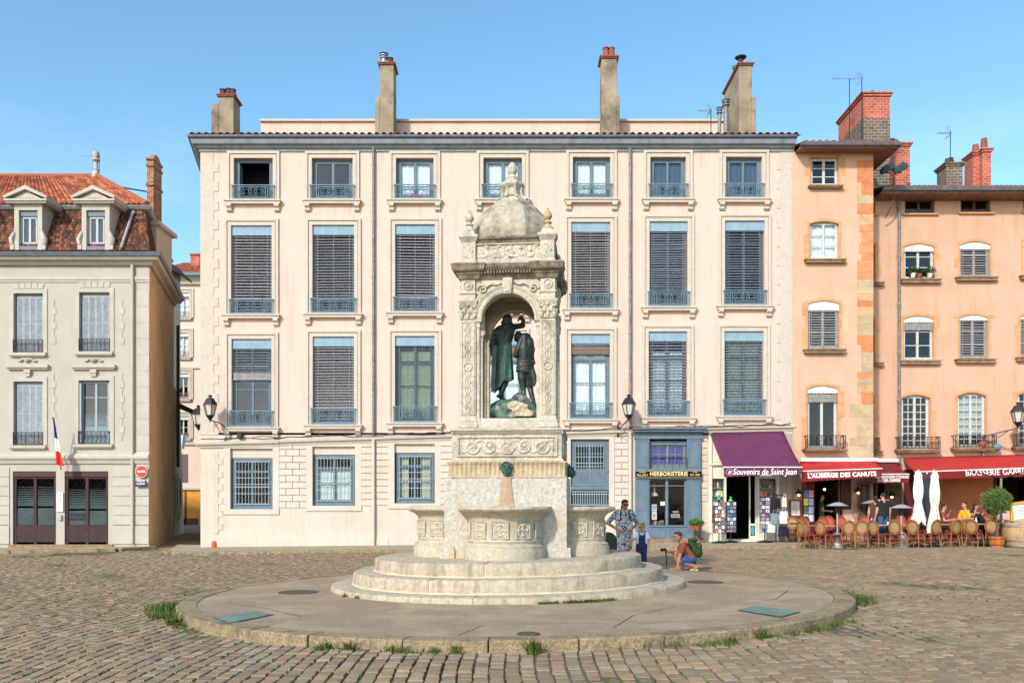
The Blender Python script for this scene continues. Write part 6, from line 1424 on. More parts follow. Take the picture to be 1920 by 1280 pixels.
    for r_,z in pr:
        ring=[]
        for i in range(64):
            a=2*math.pi*i/64+n8; seg=math.pi/4; b=((a-n8)%seg)-seg/2; oc=math.cos(seg/2)/math.cos(b); q=r_*oc*1.02
            nn=noise.noise(Vector((math.cos(a)*q,math.sin(a)*q,z))*5)*.02+noise.noise(Vector((math.cos(a)*q,math.sin(a)*q,z*1.5))*20)*(.03 if z<6.5 else .008)
            ring.append(((q+nn)*math.cos(a),(q+nn)*math.sin(a),z+nn*.3))
        rr.append(ring)
    m.rings(rr); dm=m.build('dome',mat('dome_stone',lin((196,184,160)),.93,c2=lin((168,158,138)),scale=12,bump=1,bscale=28,stain=lin((88,80,68)),sscale=2.4,slo=.47,shi=.66,samt=.85,streak=lin((120,108,88)),stamt=.6),T,smooth=28)
    m=MB(); m.lathe([(.33,7.06),(.345,7.08),(.345,7.115),(.30,7.14),(.22,7.15),(.19,7.2),(.165,7.26),(.15,7.33),(.165,7.37),(.21,7.40),(.23,7.43),(.23,7.475),(.18,7.50),(.115,7.51),(.11,7.56),(.12,7.58),(.10,7.60),(.085,7.63),(.05,7.65)],8,(0,0),rot=n8)
    for k in range(8):
        a=k*math.pi/4+n8; M=Matrix.Rotation(a,4,'Z'); m.path([M@Vector((r_,0,z)) for r_,z in ((.30,7.15),(.27,7.18),(.215,7.2),(.19,7.26),(.18,7.33),(.2,7.38))],[.03,.028,.022,.02,.022,.028],6)
    m.box(-.05,.05,-.20,-.1,7.22,7.34); m.build('lantern',FST,dm,smooth=25)
    m=MB(); zz=[7.63+.26*i/16 for i in range(17)]; m.lathe([(.001+.088*math.sin(math.pi*min(1,(.12+.88*i/16)))**.7,z) for i,z in enumerate(zz)],28,(0,0),wob=lambda a,z:1+.10*math.sin(a*7+z*70)*math.sin(a*7-z*70)); m.build('pine_cone',FST,dm,smooth=60)
    # basins
    def basin(ang,sx,sy,dist,seed):
        M=Matrix.Rotation(ang,4,'Z')@Matrix.Translation((0,-dist,0))
        pr=[(.0,.64),(.885,.64),(.885,.84),(.86,.875),(.865,.90),(.82,.925),(.80,.95),(.82,.985),(.80,1.02),(.785,1.2),(.79,1.33),(.82,1.40),(.89,1.45),(.97,1.475),(1.0,1.49),(1.02,1.52),(1.0,1.555),(.93,1.565),(.84,1.555),(.8,1.5),(.8,1.44),(0,1.43)]
        m=MB(); rr=[]
        for r_,z in pr:
            ring=[]
            for i in range(72):
                a=2*math.pi*i/72; amp=.03 if z>1.48 else .012; nn=noise.noise(Vector((math.cos(a)*2+seed,math.sin(a)*2,z*2))*4)*amp*.7+noise.noise(Vector((math.cos(a)*2+seed,math.sin(a)*2,z*2))*13)*amp*.5; q=r_+nn if r_>0 else 0.001
                ring.append((q*math.cos(a)*sx,q*math.sin(a)*sy,z+nn*.4))
            rr.append(ring)
        m.rings(rr); m.v=[tuple(M@Vector(p)) for p in m.v]; b=m.build('basin',FBAS,T,smooth=50)
        for q in (-68,-34,0,34,68):
            a=R(-90+q); cx,cy=.80*math.cos(a)*sx,.80*math.sin(a)*sy; nx,ny=math.cos(a)/sx,math.sin(a)/sy; th=math.atan2(ny,nx)+math.pi/2
            MM=M@Matrix.Translation((cx,cy,1.17))@Matrix.Rotation(th,4,'Z'); mm=MB(); relief(mm,.29,.29,f_cassette(.29),MM,34,34,base=-.006); mm.build('carved_panel',FBAS,b,smooth=60)
    basin(0,.80,.98,1.0,1); basin(math.pi/2,.80,.90,1.0,4); basin(-math.pi/2,.80,.90,1.0,7); basin(math.pi,.80,.98,1.0,9)
    # bronze masks and the rusty trail under the spout
    for k in range(4):
        M=Matrix.Rotation(k*math.pi/2,4,'Z')@Matrix.Translation((0,-1.03,2.2)); m=MB()
        m.ball((0,-.02,.0),(.085,.07,.105),14,10,M); m.ball((0,-.1,-.01),(.026,.035,.03),8,6,M)
        for s in (-1,1): m.ball((s*.035,-.085,.03),(.024,.02,.017),8,6,M); m.ball((s*.05,-.065,-.03),(.032,.03,.028),8,6,M); m.ball((s*.085,-.02,.03),(.03,.03,.045),8,6,M); m.path([M@Vector((s*.01,-.095,.055)),M@Vector((s*.04,-.1,.065)),M@Vector((s*.07,-.07,.05))],.011,5)
        m.path([M@Vector((-.045,-.08,-.055)),M@Vector((-.02,-.11,-.05)),M@Vector((.02,-.11,-.05)),M@Vector((.045,-.08,-.055))],.013,5); m.ball((0,-.07,-.09),(.05,.04,.03),10,6,M)
        for i in range(9): a=math.pi*i/8; m.ball((.095*math.cos(a),-.01,.02+.1*math.sin(a)),(.024,.025,.024),7,5,M)
        m.tube(M@Vector((0,-.08,-.055)),M@Vector((0,-.15,-.06)),.014)
        mk=m.build('spout_mask',VERD,T,smooth=60)
    m=MB(); m.grid(10,30,lambda u,v:((u-.5)*(.17+.16*(1-v)**2), -1.072-.012*math.cos((u-.5)*3)-.006*noise.noise(Vector((u*9,v*9,0))), 1.45+.62*v)); m.build('mineral_deposit',mat('ochre_deposit',lin((184,156,128)),.9,c2=lin((164,140,112)),scale=8,bump=.7,bscale=30),T,smooth=60,fix=False)
    for c in kids(T):
        if c.name.split('.')[0] != 'step': c.location.x += .05 if c.name.startswith(('core','basin')) else .075
    return T
FOUNT=fountain()
# ---------------------------------------------------------------- joined bodies
def blob(name, mat_, parent, segs=(), balls=(), voxel=.01, smooth=3, meshes=None, loc=None, k=.5):
    """capsules and ellipsoids grown together into one continuous surface"""
    m=MB()
    for (a,ra,b,rb) in segs:
        m.tube(a,b,ra,rb,n=12); m.ball(a,ra,12,8); m.ball(b,rb,12,8)
    for bl in balls:
        c,r_=bl[0],bl[1]; M=None
        if len(bl)>2: M=Matrix.Translation(c)@bl[2]; m.ball((0,0,0),r_,16,12,M)
        else: m.ball(tuple(c),r_,16,12)
    if meshes: meshes(m)
    o=m.build('tmp_'+name,None); rm=o.modifiers.new('r','REMESH'); rm.mode='VOXEL'; rm.voxel_size=voxel
    if smooth: s=o.modifiers.new('s','SMOOTH'); s.iterations=smooth; s.factor=k
    dg=bpy.context.evaluated_depsgraph_get(); me=bpy.data.meshes.new_from_object(o.evaluated_get(dg)); me.name=name
    bpy.data.objects.remove(o); me.materials.clear(); me.materials.append(mat_); me.shade_smooth()
    ob=bpy.data.objects.new(name,me); COL.objects.link(ob)
    if parent: ob.parent=parent
    if loc: ob.location=loc
    return ob
def statues():
    s=101.9
    def S(u,v,y=0):
        return Vector((((880+u/5.567)-960)/s+.07, y, EYE+(HZ-(570+v/5.567))/s))
    k=1.0/5.567/s*1.05
    T=thing('baptism_statue','dark green bronze pair of figures seen from behind under the fountain canopy','statue',(FX+.06,FY,0))
    # robed figure on the left, one arm raised
    P=S
    segs=[(P(372,235),30*k,P(368,170,.0),34*k)]
    balls=[(P(363,160),(50*k,50*k,52*k)),(P(350,195,-.02),(56*k,40*k,30*k)),(P(400,200,.06),(20*k,30*k,34*k))]
    f1=[(P(270,290,.02),52*k,P(300,400,.02),58*k),(P(390,270,.02),52*k,P(350,400,.02),56*k),(P(285,262,.02),42*k,P(400,250,.02),40*k),(P(320,300,.03),60*k,P(325,390,.03),60*k)]
    armR=[(P(425,235,.02),32*k,P(525,215,.08),27*k),(P(525,215,.08),25*k,P(530,160,.06),20*k),(P(530,160,.06),19*k,P(498,135,.04),17*k),(P(498,135,.04),15*k,P(475,165,.05),10*k),(P(500,128,.04),9*k,P(520,118,.03),7*k),(P(480,150,.05),8*k,P(466,176,.06),6*k)]
    armL=[(P(245,300,.0),42*k,P(205,430,-.02),36*k),(P(205,430,-.02),34*k,P(208,510,.05),22*k),(P(205,395,-.03),30*k,P(240,360,-.05),34*k)]
    leg=[(P(350,770,.0),44*k,P(318,880,-.02),30*k),(P(318,880,-.02),29*k,P(285,950,-.02),19*k),(P(285,955,-.02),20*k,P(262,962,-.04),16*k),(P(275,965,-.02),17*k,P(335,990,.06),13*k),(P(335,990,.06),13*k,P(380,1003,.12),8*k)]
    leg2=[(P(300,760,.08),40*k,P(300,990,.1),20*k)]
    body=blob('robed_figure',BRZ,T,segs+f1+armR+armL+leg+leg2,balls,voxel=.012,smooth=3)
    # skirt with folds
    m=MB(); rr=[]
    for j in range(22):
        t_=j/21; v=395+t_*(430 if t_<1 else 430); cu=330-8*t_; hw=(74+22*t_)*k; dep=(58+30*t_)*k; ring=[]
        for i in range(72):
            a=2*math.pi*i/72; c_,s_=math.cos(a),math.sin(a); fold=1+.075*t_*math.sin(a*9+t_*2)+.05*t_*math.sin(a*17+1)
            low=(max(0,-c_)*95 - max(0,c_)*45 + 14*math.sin(a*5))*t_**2
            q=P(cu,v+low); ring.append((q.x+c_*hw*fold, .02+s_*dep*fold, q.z))
        rr.append(ring)
    m.rings(rr); m.build('draped_skirt',VERD,body,smooth=60)
    m=MB(); m.rings([[(P(u+du,v).x, -.06+dy, P(u,v).z) for du,dy in ((-22,0),(0,-.03),(24,-.02),(26,.02),(0,.03),(-20,.02))] for u,v in ((232,440),(225,560),(218,700),(212,820),(216,900),(210,920))]); m.build('hanging_cloak',mat('grey_green_patina',(.16,.18,.14),.8,c2=(.08,.10,.08),scale=8),body,smooth=60)
    # stooping figure on the right
    segs=[(P(560,350,.02),50*k,P(590,470,.03),62*k),(P(590,470,.03),62*k,P(555,560,.02),62*k),(P(540,350,-.02),46*k,P(540,470,-.02),58*k),(P(540,470,-.02),58*k,P(545,600,.0),60*k),
          (P(560,355),42*k,P(490,330,.06),34*k),(P(505,340,.05),34*k,P(475,345,.1),34*k),
          (P(510,380,-.05),34*k,P(470,480,-.06),30*k),(P(470,480,-.06),30*k,P(448,540,-.04),26*k),(P(448,540,-.04),24*k,P(500,560,.1),18*k),
          (P(600,400,.05),38*k,P(618,520,.08),28*k),(P(618,520,.08),26*k,P(635,610,.1),18*k),
          (P(515,640,-.01),52*k,P(515,780,.0),42*k),(P(515,780,.0),40*k,P(530,900,.03),26*k),(P(530,900,.03),27*k,P(540,1000,-.02),18*k),(P(540,1000,-.02),18*k,P(575,1035,.08),13*k),
          (P(580,650,.02),52*k,P(590,800,.05),42*k),(P(590,800,.05),40*k,P(610,920,.0),27*k),(P(610,920,.0),28*k,P(650,1060,-.03),17*k),(P(650,1060,-.03),17*k,P(668,1105,.05),12*k),(P(645,1085,-.05),15*k,P(672,1110,.02),11*k)]
    balls=[(P(592,420,.0),(50*k,56*k,80*k)),(P(478,325,.08),(42*k,46*k,50*k)),(P(462,350,.1),(30*k,34*k,34*k))]
    b2=blob('stooping_figure',BRZ,T,segs,balls,voxel=.012,smooth=3)
    m=MB(); rr=[]
    for j in range(14):
        t_=j/13; v=570+t_*145; ring=[]
        for i in range(48):
            a=2*math.pi*i/48; c_,s_=math.cos(a),math.sin(a); f_=1+.04*math.sin(a*3+t_*24)+.03*math.sin(t_*30); q=P(552-4*t_,v+10*c_); ring.append((q.x+c_*(84+8*t_)*k*f_, s_*.11*f_, q.z))
        rr.append(ring)
    m.rings(rr); m.build('loincloth',BRZ,b2,smooth=60)
    m=MB(); m.rings([[(P(u+du*w_,v).x, -.05+dy*w_, P(u,v).z+.006*math.sin(du)) for du,dy in ((-44,0),(-20,-.05),(8,-.03),(30,-.06),(46,0),(20,.05),(-20,.05))] for u,v,w_ in ((600,640,.7),(612,700,.9),(618,760,1.05),(622,820,1.0),(615,862,.8))]); m.ball(tuple(P(634,612,-.03)),(22*k,22*k,26*k)); m.build('cloth_tail',BRZ,b2,smooth=60)
    # rock
    m=MB(); n=40
    top=[(185,1050),(215,1030),(260,1005),(300,990),(350,992),(400,985),(425,950),(465,930),(520,930),(560,960),(600,1000),(640,1050),(675,1105),(690,1140)]
    def ztop(u):
        for (a,b),(c,d) in zip(top,top[1:]):
            if a<=u<=c: return b+(d-b)*(u-a)/(c-a)
        return 1140
    x0,x1=183,691
    def g(u_,v_):
        u=x0+(x1-x0)*u_; th=v_*math.pi; zt=ztop(u); zb=1196; hh=(zb-zt)*math.sin(th)**.55; y=-.34*math.cos(th)*(1-.3*abs(u_-.5)*2); p=P(u,zb-hh); nn=noise.noise(Vector((p.x*7,y*7,p.z*7)))*.035+noise.noise(Vector((p.x*19,y*19,p.z*19)))*.014
        return (p.x+nn*.3,y-nn*math.cos(th),max(3.09,p.z+nn*.4*math.sin(th)))
    m.grid(60,30,g); rk=m.build('rock_base',mat('verdigris_rock',(.12,.20,.15),.9,c2=(.05,.06,.05),scale=7,lo=.4,hi=.6,bump=.8,bscale=18,stain=(.40,.40,.32),sscale=4,slo=.52,shi=.66,samt=.8),T,smooth=180,fix=False)
    m=MB(); m.grid(24,24,lambda a,b:(lambda u,v:(P(u,v).x, -.34*math.sqrt(max(0,1-min(1,max(0,(1190-v)/max(20,1190-ztop(u))))**3.6))-.045-.03*noise.noise(Vector((u*.03,v*.03,0))), P(u,v).z))(400+210*a-(30 if b>.5 else 0)*b+18*math.sin(b*6), 1190-b*(165-80*abs(a-.35)))); m.build('pale_cloth',mat('limestained_cloth',lin((196,184,160)),.9,c2=lin((160,142,114)),scale=9,bump=.8,bscale=14),rk,smooth=180,fix=False)
    T.rotation_euler.z=0
    return T
statues()
# ---------------------------------------------------------------- wall lamps
LAMPG=mat('frosted_lamp_glass', lin((206,200,186)), .4, c2=lin((180,174,160)), scale=6)
def wall_lamp(label, px, py, Y, ang, arm=.55, name='wall_lantern', hexa=True, pxw=None):
    """lantern centred at pixel, bracket runs to the wall"""
    c=at(px,py,Y); T=thing(name,label,'lamp',tuple(c))
    m=MB(); m.lathe([(.27,.12),(.265,.14),(.17,.30),(.13,.36),(.06,.38),(.05,.42),(.09,.45),(.06,.48),(.0,.49)],6,(0,0),rot=ang); m.build('lamp_roof',IRON,T)
    m=MB()
    for i in range(6):
        a=ang+i*math.pi/3; m.tube((.245*math.cos(a),.245*math.sin(a),.12),(.15*math.cos(a),.15*math.sin(a),-.26),.014,n=4)
    m.lathe([(.165,-.28),(.165,-.255),(.12,-.255),(.12,-.28)],6,(0,0),rot=ang); m.lathe([(.15,-.28),(.06,-.42),(.03,-.43),(.02,-.50),(.0,-.51)],8); m.build('lamp_frame',IRON,T)
    m=MB(); m.lathe([(.228,.12),(.14,-.255)],6,(0,0),rot=ang,cap=False); m.build('lamp_glass',LAMPG,T,fix=False)
    m=MB(); m.path([(0,0,-.42),(.10,0,-.47),(.28,.12,-.52),(.36,arm*.6,-.60),(.38,arm,-.72)],.022,6) if arm>0 else None
    if arm>0:
        m.path([(.12,0,-.48),(.2,.1,-.62),(.30,arm*.6,-.92),(.38,arm,-.9)],.014,5); m.path([(.2+.06*math.cos(i*.7),.1,-.62+.06*math.sin(i*.7)) for i in range(8)],.012,5); m.box(.355,.405,arm-.02,arm+.02,-1.0,-.55); m.build('lamp_bracket',IRON,T)
    return T
L1=wall_lamp('black wall lantern on curled bracket at the left corner of the pink house',394,765,31.35,0,.6)
L2=wall_lamp('black lantern half hidden round the left edge of the pink house',372,783,33.0,.3,0)
m=MB(); m.path([(0,0,-.42),(.2,.1,-.5),(.5,.3,-.6)],.02,5); m.build('lamp_bracket',IRON,L2)
L3=wall_lamp('black wall lantern over the herbalist cornice beside the right downpipe',1179,764,31.3,0,0)
m=MB(); m.path([(0,0,-.42),(-.1,.2,-.52),(-.3,.55,-.75)],.022,6); m.path([(-.05,.1,-.5),(-.12,.3,-.9),(-.3,.62,-.95)],.013,5); m.box(-.36,-.30,.60,.68,-1.0,-.6); m.build('lamp_bracket',IRON,L3)
L4=wall_lamp('black street lantern on long arm at the right edge of the apricot house',1909,778,32.4,R(30),0)
m=MB(); m.path([(0,0,-.42),(-.05,.1,-.5),(-.75,1.0,-.72)],.03,6); m.path([(-.2,.3,-.56),(-.45,.7,-.85),(-.7,1.05,-1.0)],.018,5); m.tube((-.72,1.08,-.68),(-.72,1.08,-1.85),.05,n=8); m.ball((-.72,1.05,-1.95),(.09,.09,.1)); m.tube((-1.0,1.1,-.78),(-.6,1.1,-.74),.04,n=8); m.build('lamp_bracket',mat('grey_post',lin((120,124,128)),.5,metal=.3),L4)
m=MB(); m.ball((-.28,.9,-1.15),(.16,.14,.14)); m.build('bell_housing',mat('green_grey_horn',lin((100,130,138)),.5),L4)
# entry sign, street plate, flag
sg=thing('no_entry_sign','round red no entry sign on the corner of the police house','sign',(at(265,883.5,33.35)))
m=MB(); m.lathe([(.22,-.02),(.22,.0),(.20,.01),(0,.01)],28); m.v=[(x,-z,y) for x,y,z in m.v]; m.build('sign_disc',mat('sign_red',lin((214,62,34)),.5),sg)
m=MB(); m.lathe([(.235,-.025),(.235,.005),(.222,.005),(.222,-.02)],28,cap=False); m.v=[(x,-z,y) for x,y,z in m.v]; m.box(-.15,.15,-.016,-.011,-.035,.035); m.build('sign_bar',WHITEW,sg)
pl=thing('street_name_plate','dark blue enamel street name plate under the no entry sign','sign',(at(264,906,33.35)))
m=MB(); m.box(-.21,.21,-.0,.03,-.12,.12); m.build('plate',mat('enamel_blue',lin((34,42,84)),.35),pl,bevel=.008)
text('lettering','PLACE\nSt JEAN',WHITEL,pl,.105,(0,-.003,.045),extrude=.001,offset=.002)
fl=thing('tricolour_flag','blue white and red flag hanging on a pole over the police office','flag',(at(107,870,33.0)))
m=MB(); m.tube((0,.3,-.2),(-.02,-.25,1.75),.018); m.ball((-.02,-.25,1.77),.03); m.build('flag_pole',IRON,fl)
for k,(c_,nm) in enumerate((((38,52,132),'blue_stripe'),((230,232,236),'white_stripe'),((222,58,44),'red_stripe'))):
    m=MB(); z1=[1.70,1.02,.52][k]; z0=[1.02,.52,-.02][k]
    def g(u,v,k=k,z1=z1,z0=z0):
        z=z1+(z0-z1)*v; t_=(1.70-z)/1.72; wd=.05+.19*t_**1.2; return (-.02+.02*t_+wd*u+.10*t_*u, -.25+.5*t_*.3+.05*math.sin(u*9+t_*3)*(.3+t_), z-.16*u*t_*(1-.3*k))
    m.grid(14,8,g); m.build(nm,mat('flag%d'%k,lin(c_),.8),fl,smooth=60,fix=False)
# laundry on the lane house, floodlights, aerials
lt=MB(); lt.grid(8,10,lambda u,v:(at(336+13*u*(1-.55*v)+2*v,815+26*v-3*math.sin(u*5),54.5).x,54.5+.1*math.sin(u*8),at(0,815+26*v,54.5).z)); tag(lt.build('hanging_laundry',mat('pale_linen',lin((214,220,236)),.9),None,smooth=60,fix=False),'pale white laundry hanging outside the far lane house','laundry')
fm=thing('floodlight_mast','rusty mast with two dark floodlights on the apricot house roof','floodlight',(at(1676,377,33.0)))
m=MB(); m.path([(-.2,.3,-.55),(-.1,.1,-.25),(0,0,0),(0,0,1.15)],.025,6); m.box(-.35,.3,-.02,.02,1.08,1.12); m.path([(-.25,.1,.1),(-.22,0,.3),(0,0,.2)],.012,5); m.build('mast',mat('rusty_iron',lin((120,72,52)),.8),fm)
for X in (-.28,.22):
    m=MB(); M=Matrix.Translation((X,0,1.25))@Matrix.Rotation(R(-32),4,'Y'); m.rings([[tuple(M@Vector((a,b,c))) for b,c in ((-.1*q,-.12*q),(.1*q,-.12*q),(.12*q,.04*q),(0,.14*q),(-.12*q,.04*q))] for a,q in ((-.26,.75),(-.1,1.0),(.12,1.05),(.26,1.2))]); m.build('floodlight',mat('dark_green_lamp',lin((52,70,78)),.45),fm,bevel=.01)
def aerial(label, px, py, Y, base_py, left, name='tv_aerial', second=None):
    T=thing(name,label,'aerial',(at(px,base_py,Y))); h=(base_py-py)*Y/F
    m=MB(); m.tube((0,0,0),(0,0,h+.05),.018,n=6); 
    if second: m.tube((-second,0,-.3),(-second,0,h-.02),.016,n=6)
    m.build('mast',IRON,T)
    m=MB(); m.tube((-left,0,h-.02),(.05,0,h),.012,n=5)
    for k in range(11): X=-left+left*k/11; m.tube((X,-.12,h-.02),(X,.12,h-.02),.007,n=4)
    for a in (-.5,.5): 
        for q in range(5): m.tube((-.02-q*.035,-.2,h+a*(.10+q*.09)),(-.02-q*.035,.2,h+a*(.10+q*.09)),.006,n=4)
    m.tube((-.0,0,h),(-.18,0,h+.30),.008,n=4); m.tube((-.0,0,h),(-.18,0,h-.28),.008,n=4); m.build('antenna_boom',METAL,T)
    return T
aerial('television aerial on the red tiled roof of the police house',186,291,38.7,325,.82)
aerial('tall twin mast aerial beside the big brick chimney',1616,147,34.2,262,1.2,second=.5)
aerial('small aerial on the grey brick chimney of the apricot house',1782,249,36.6,312,.55)
aerial('bent rusty aerial on the pink house roof by the right chimney',1333,207,33.5,256,.5)
# small utilities on the pink house
bx=MB(); c=at(450,817,31.9); bx.box(c.x-.09,c.x+.09,31.8,32,c.z-.1,c.z+.1); tag(bx.build('wall_spotlight',IRON,None,bevel=.02),'small black spotlight under the first balcony of the pink house','spotlight')
bx=MB(); c=at(416,823,31.9); bx.box(c.x-.1,c.x+.1,31.86,32,c.z-.07,c.z+.07); tag(bx.build('junction_box',WHITEW,None,bevel=.015),'white junction box on the cable at the left house corner','junction box')
fp=MB(); c=at(1773,0,32); 
# flower trough behind the third top guard
ft=thing('window_planter','small terracotta planter of pink flowers behind a top floor guard','planter',(at(779,375,31.98)))
m=MB(); m.box(-.2,.2,-.07,.07,0,.12); m.build('trough',TERRA,ft,bevel=.01); m=MB(); rr_=random.Random(2)
for k in range(40): m.ball((rr_.uniform(-.2,.2),rr_.uniform(-.08,.08),.14+rr_.uniform(0,.06)),.022,5,4)
m.build('flowers',mat('pink_flower',lin((206,120,120)),.8),ft)['kind']='stuff'
# ---------------------------------------------------------------- awnings of the restaurants
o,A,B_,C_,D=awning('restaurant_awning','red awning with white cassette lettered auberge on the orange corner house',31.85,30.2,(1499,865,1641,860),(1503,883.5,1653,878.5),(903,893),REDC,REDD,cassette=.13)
yy=D.y-.035; text('lettering',"L'AUBERGE DES CANUTS",WHITEL,o,.215,((D.x+C_.x)/2+.0,yy,at(0,890.2,30.2).z),rot=(R(90),R(-2.0),0),offset=.010,sx=.97,extrude=.003,space=1.05); text('lettering','MENUS  CUISINE  DU MARCHE',WHITEL,o,.07,(D.x+.62,yy,at(0,886.2,30.2).z),rot=(R(90),R(-2),0),extrude=.003,sx=.9)
o,A,B_,C_,D=awning('restaurant_awning','smaller dark red awning lettered bouchon between two larger red awnings',33.5,31.0,(1641,866,1679,866),(1638,889,1704,889),(906,904),REDD,REDD,cassette=.12)
yy=D.y-.035; text('lettering','BAR-BOUCHON LYONNAIS',WHITEL,o,.145,((D.x+C_.x)/2+.02,yy,at(0,894,31).z),offset=.004,sx=.68,extrude=.003); text('lettering','GLACIER-CREPERIE',WHITEL,o,.145,((D.x+C_.x)/2-.1,yy,at(0,900.5,31).z),offset=.004,sx=.68,extrude=.003)
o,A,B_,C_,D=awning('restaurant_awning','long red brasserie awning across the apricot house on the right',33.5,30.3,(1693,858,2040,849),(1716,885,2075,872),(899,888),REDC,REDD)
yy=D.y-.035; text('lettering','BRASSERIE GABRIEL',WHITEL,o,.29,(at(1809,0,30.3).x,yy,at(0,887.4,30.3).z),rot=(R(90),R(-2.0),0),align='LEFT',offset=.002,sx=.90,extrude=.003,space=1.03)
# sconces with warm bulbs
BULB=mat('warm_bulb',(1.0,.55,.22),.5,emis=6)
for px,py,Y,lb in ((1495,926,31.85,'left of the menu frame'),(1606,922,31.85,'on the pier right of the dark panel'),(1669,930,33.5,'on the pier under the small dark awning')):
    T=thing('wall_sconce','small lit wall sconce with warm bulb '+lb,'lamp',(at(px,py,Y)))
    m=MB(); m.lathe([(.13,.0),(.10,.1),(.04,.14),(0,.15)],10); m.v=[(x,y-.16,z) for x,y,z in m.v]; m.path([(0,-.16,.13),(0,-.1,.22),(0,0,.1)],.014,5); m.build('lamp_shade',IRON,T); m=MB(); m.ball((0,-.16,-.03),.045); m.build('bulb',BULB,T)
T=thing('ceiling_bulb','lit bulb hanging inside the dark restaurant doorway','lamp',(at(1546,917,32.8))); m=MB(); m.ball((0,0,0),.045); m.build('bulb',BULB,T); m=MB(); m.tube((0,0,.05),(0,0,.6),.006,n=4); m.build('lamp_wire',IRON,T)
# menu frames
MF=mat('menu_wood',lin((140,78,46)),.6,c2=lin((112,60,38)),scale=6)
def frame_board(name,label,px0,px1,py0,py1,Y,w=.06,paper=WHITEW,tilt_=0,lines=True,fm=MF,lm=None):
    a,b=at(px0,py1,Y),at(px1,py0,Y); T=thing(name,label,'menu board',(a.x,Y,a.z),0); W,H=b.x-a.x,b.z-a.z
    m=MB(); m.box(0,w,-.06,0,0,H); m.box(W-w,W,-.06,0,0,H); m.box(w,W-w,-.06,0,H-w,H); m.box(w,W-w,-.06,0,0,w); m.build('frame',fm,T)
    m=MB(); m.box(w,W-w,-.03,-.01,w,H-w); p=m.build('menu_sheet',paper,T)
    if lines:
        m=MB(); z=H-w-.1; q=random.Random(int(px0))
        while z>w+.05: l=q.uniform(.3,.7)*(W-2*w); m.box(W/2-l/2,W/2+l/2,-.034,-.0305,z,z+.012); z-=.05
        m.build('printed_line',lm or mat('grey_print',lin((110,110,120)),.8),p)
    T.rotation_euler.y=tilt_; return T
frame_board('menu_board','wooden framed white menu on the pinkish pier between shop and restaurant',1479.5,1502,936,968.5,31.8)
frame_board('menu_board','tall dark chalkboard menu in brown frame between restaurant doors',1608,1631,904,974,31.8,.08,mat('chalkboard',(.03,.032,.035),.8),lm=mat('chalk_line',lin((150,150,150)),.8))
frame_board('menu_board','tilted golden framed menu board standing on the wine barrel',1895,1945,942,980,28.3,.09,WHITEW,R(-7),fm=mat('golden_wood',lin((206,146,56)),.6))
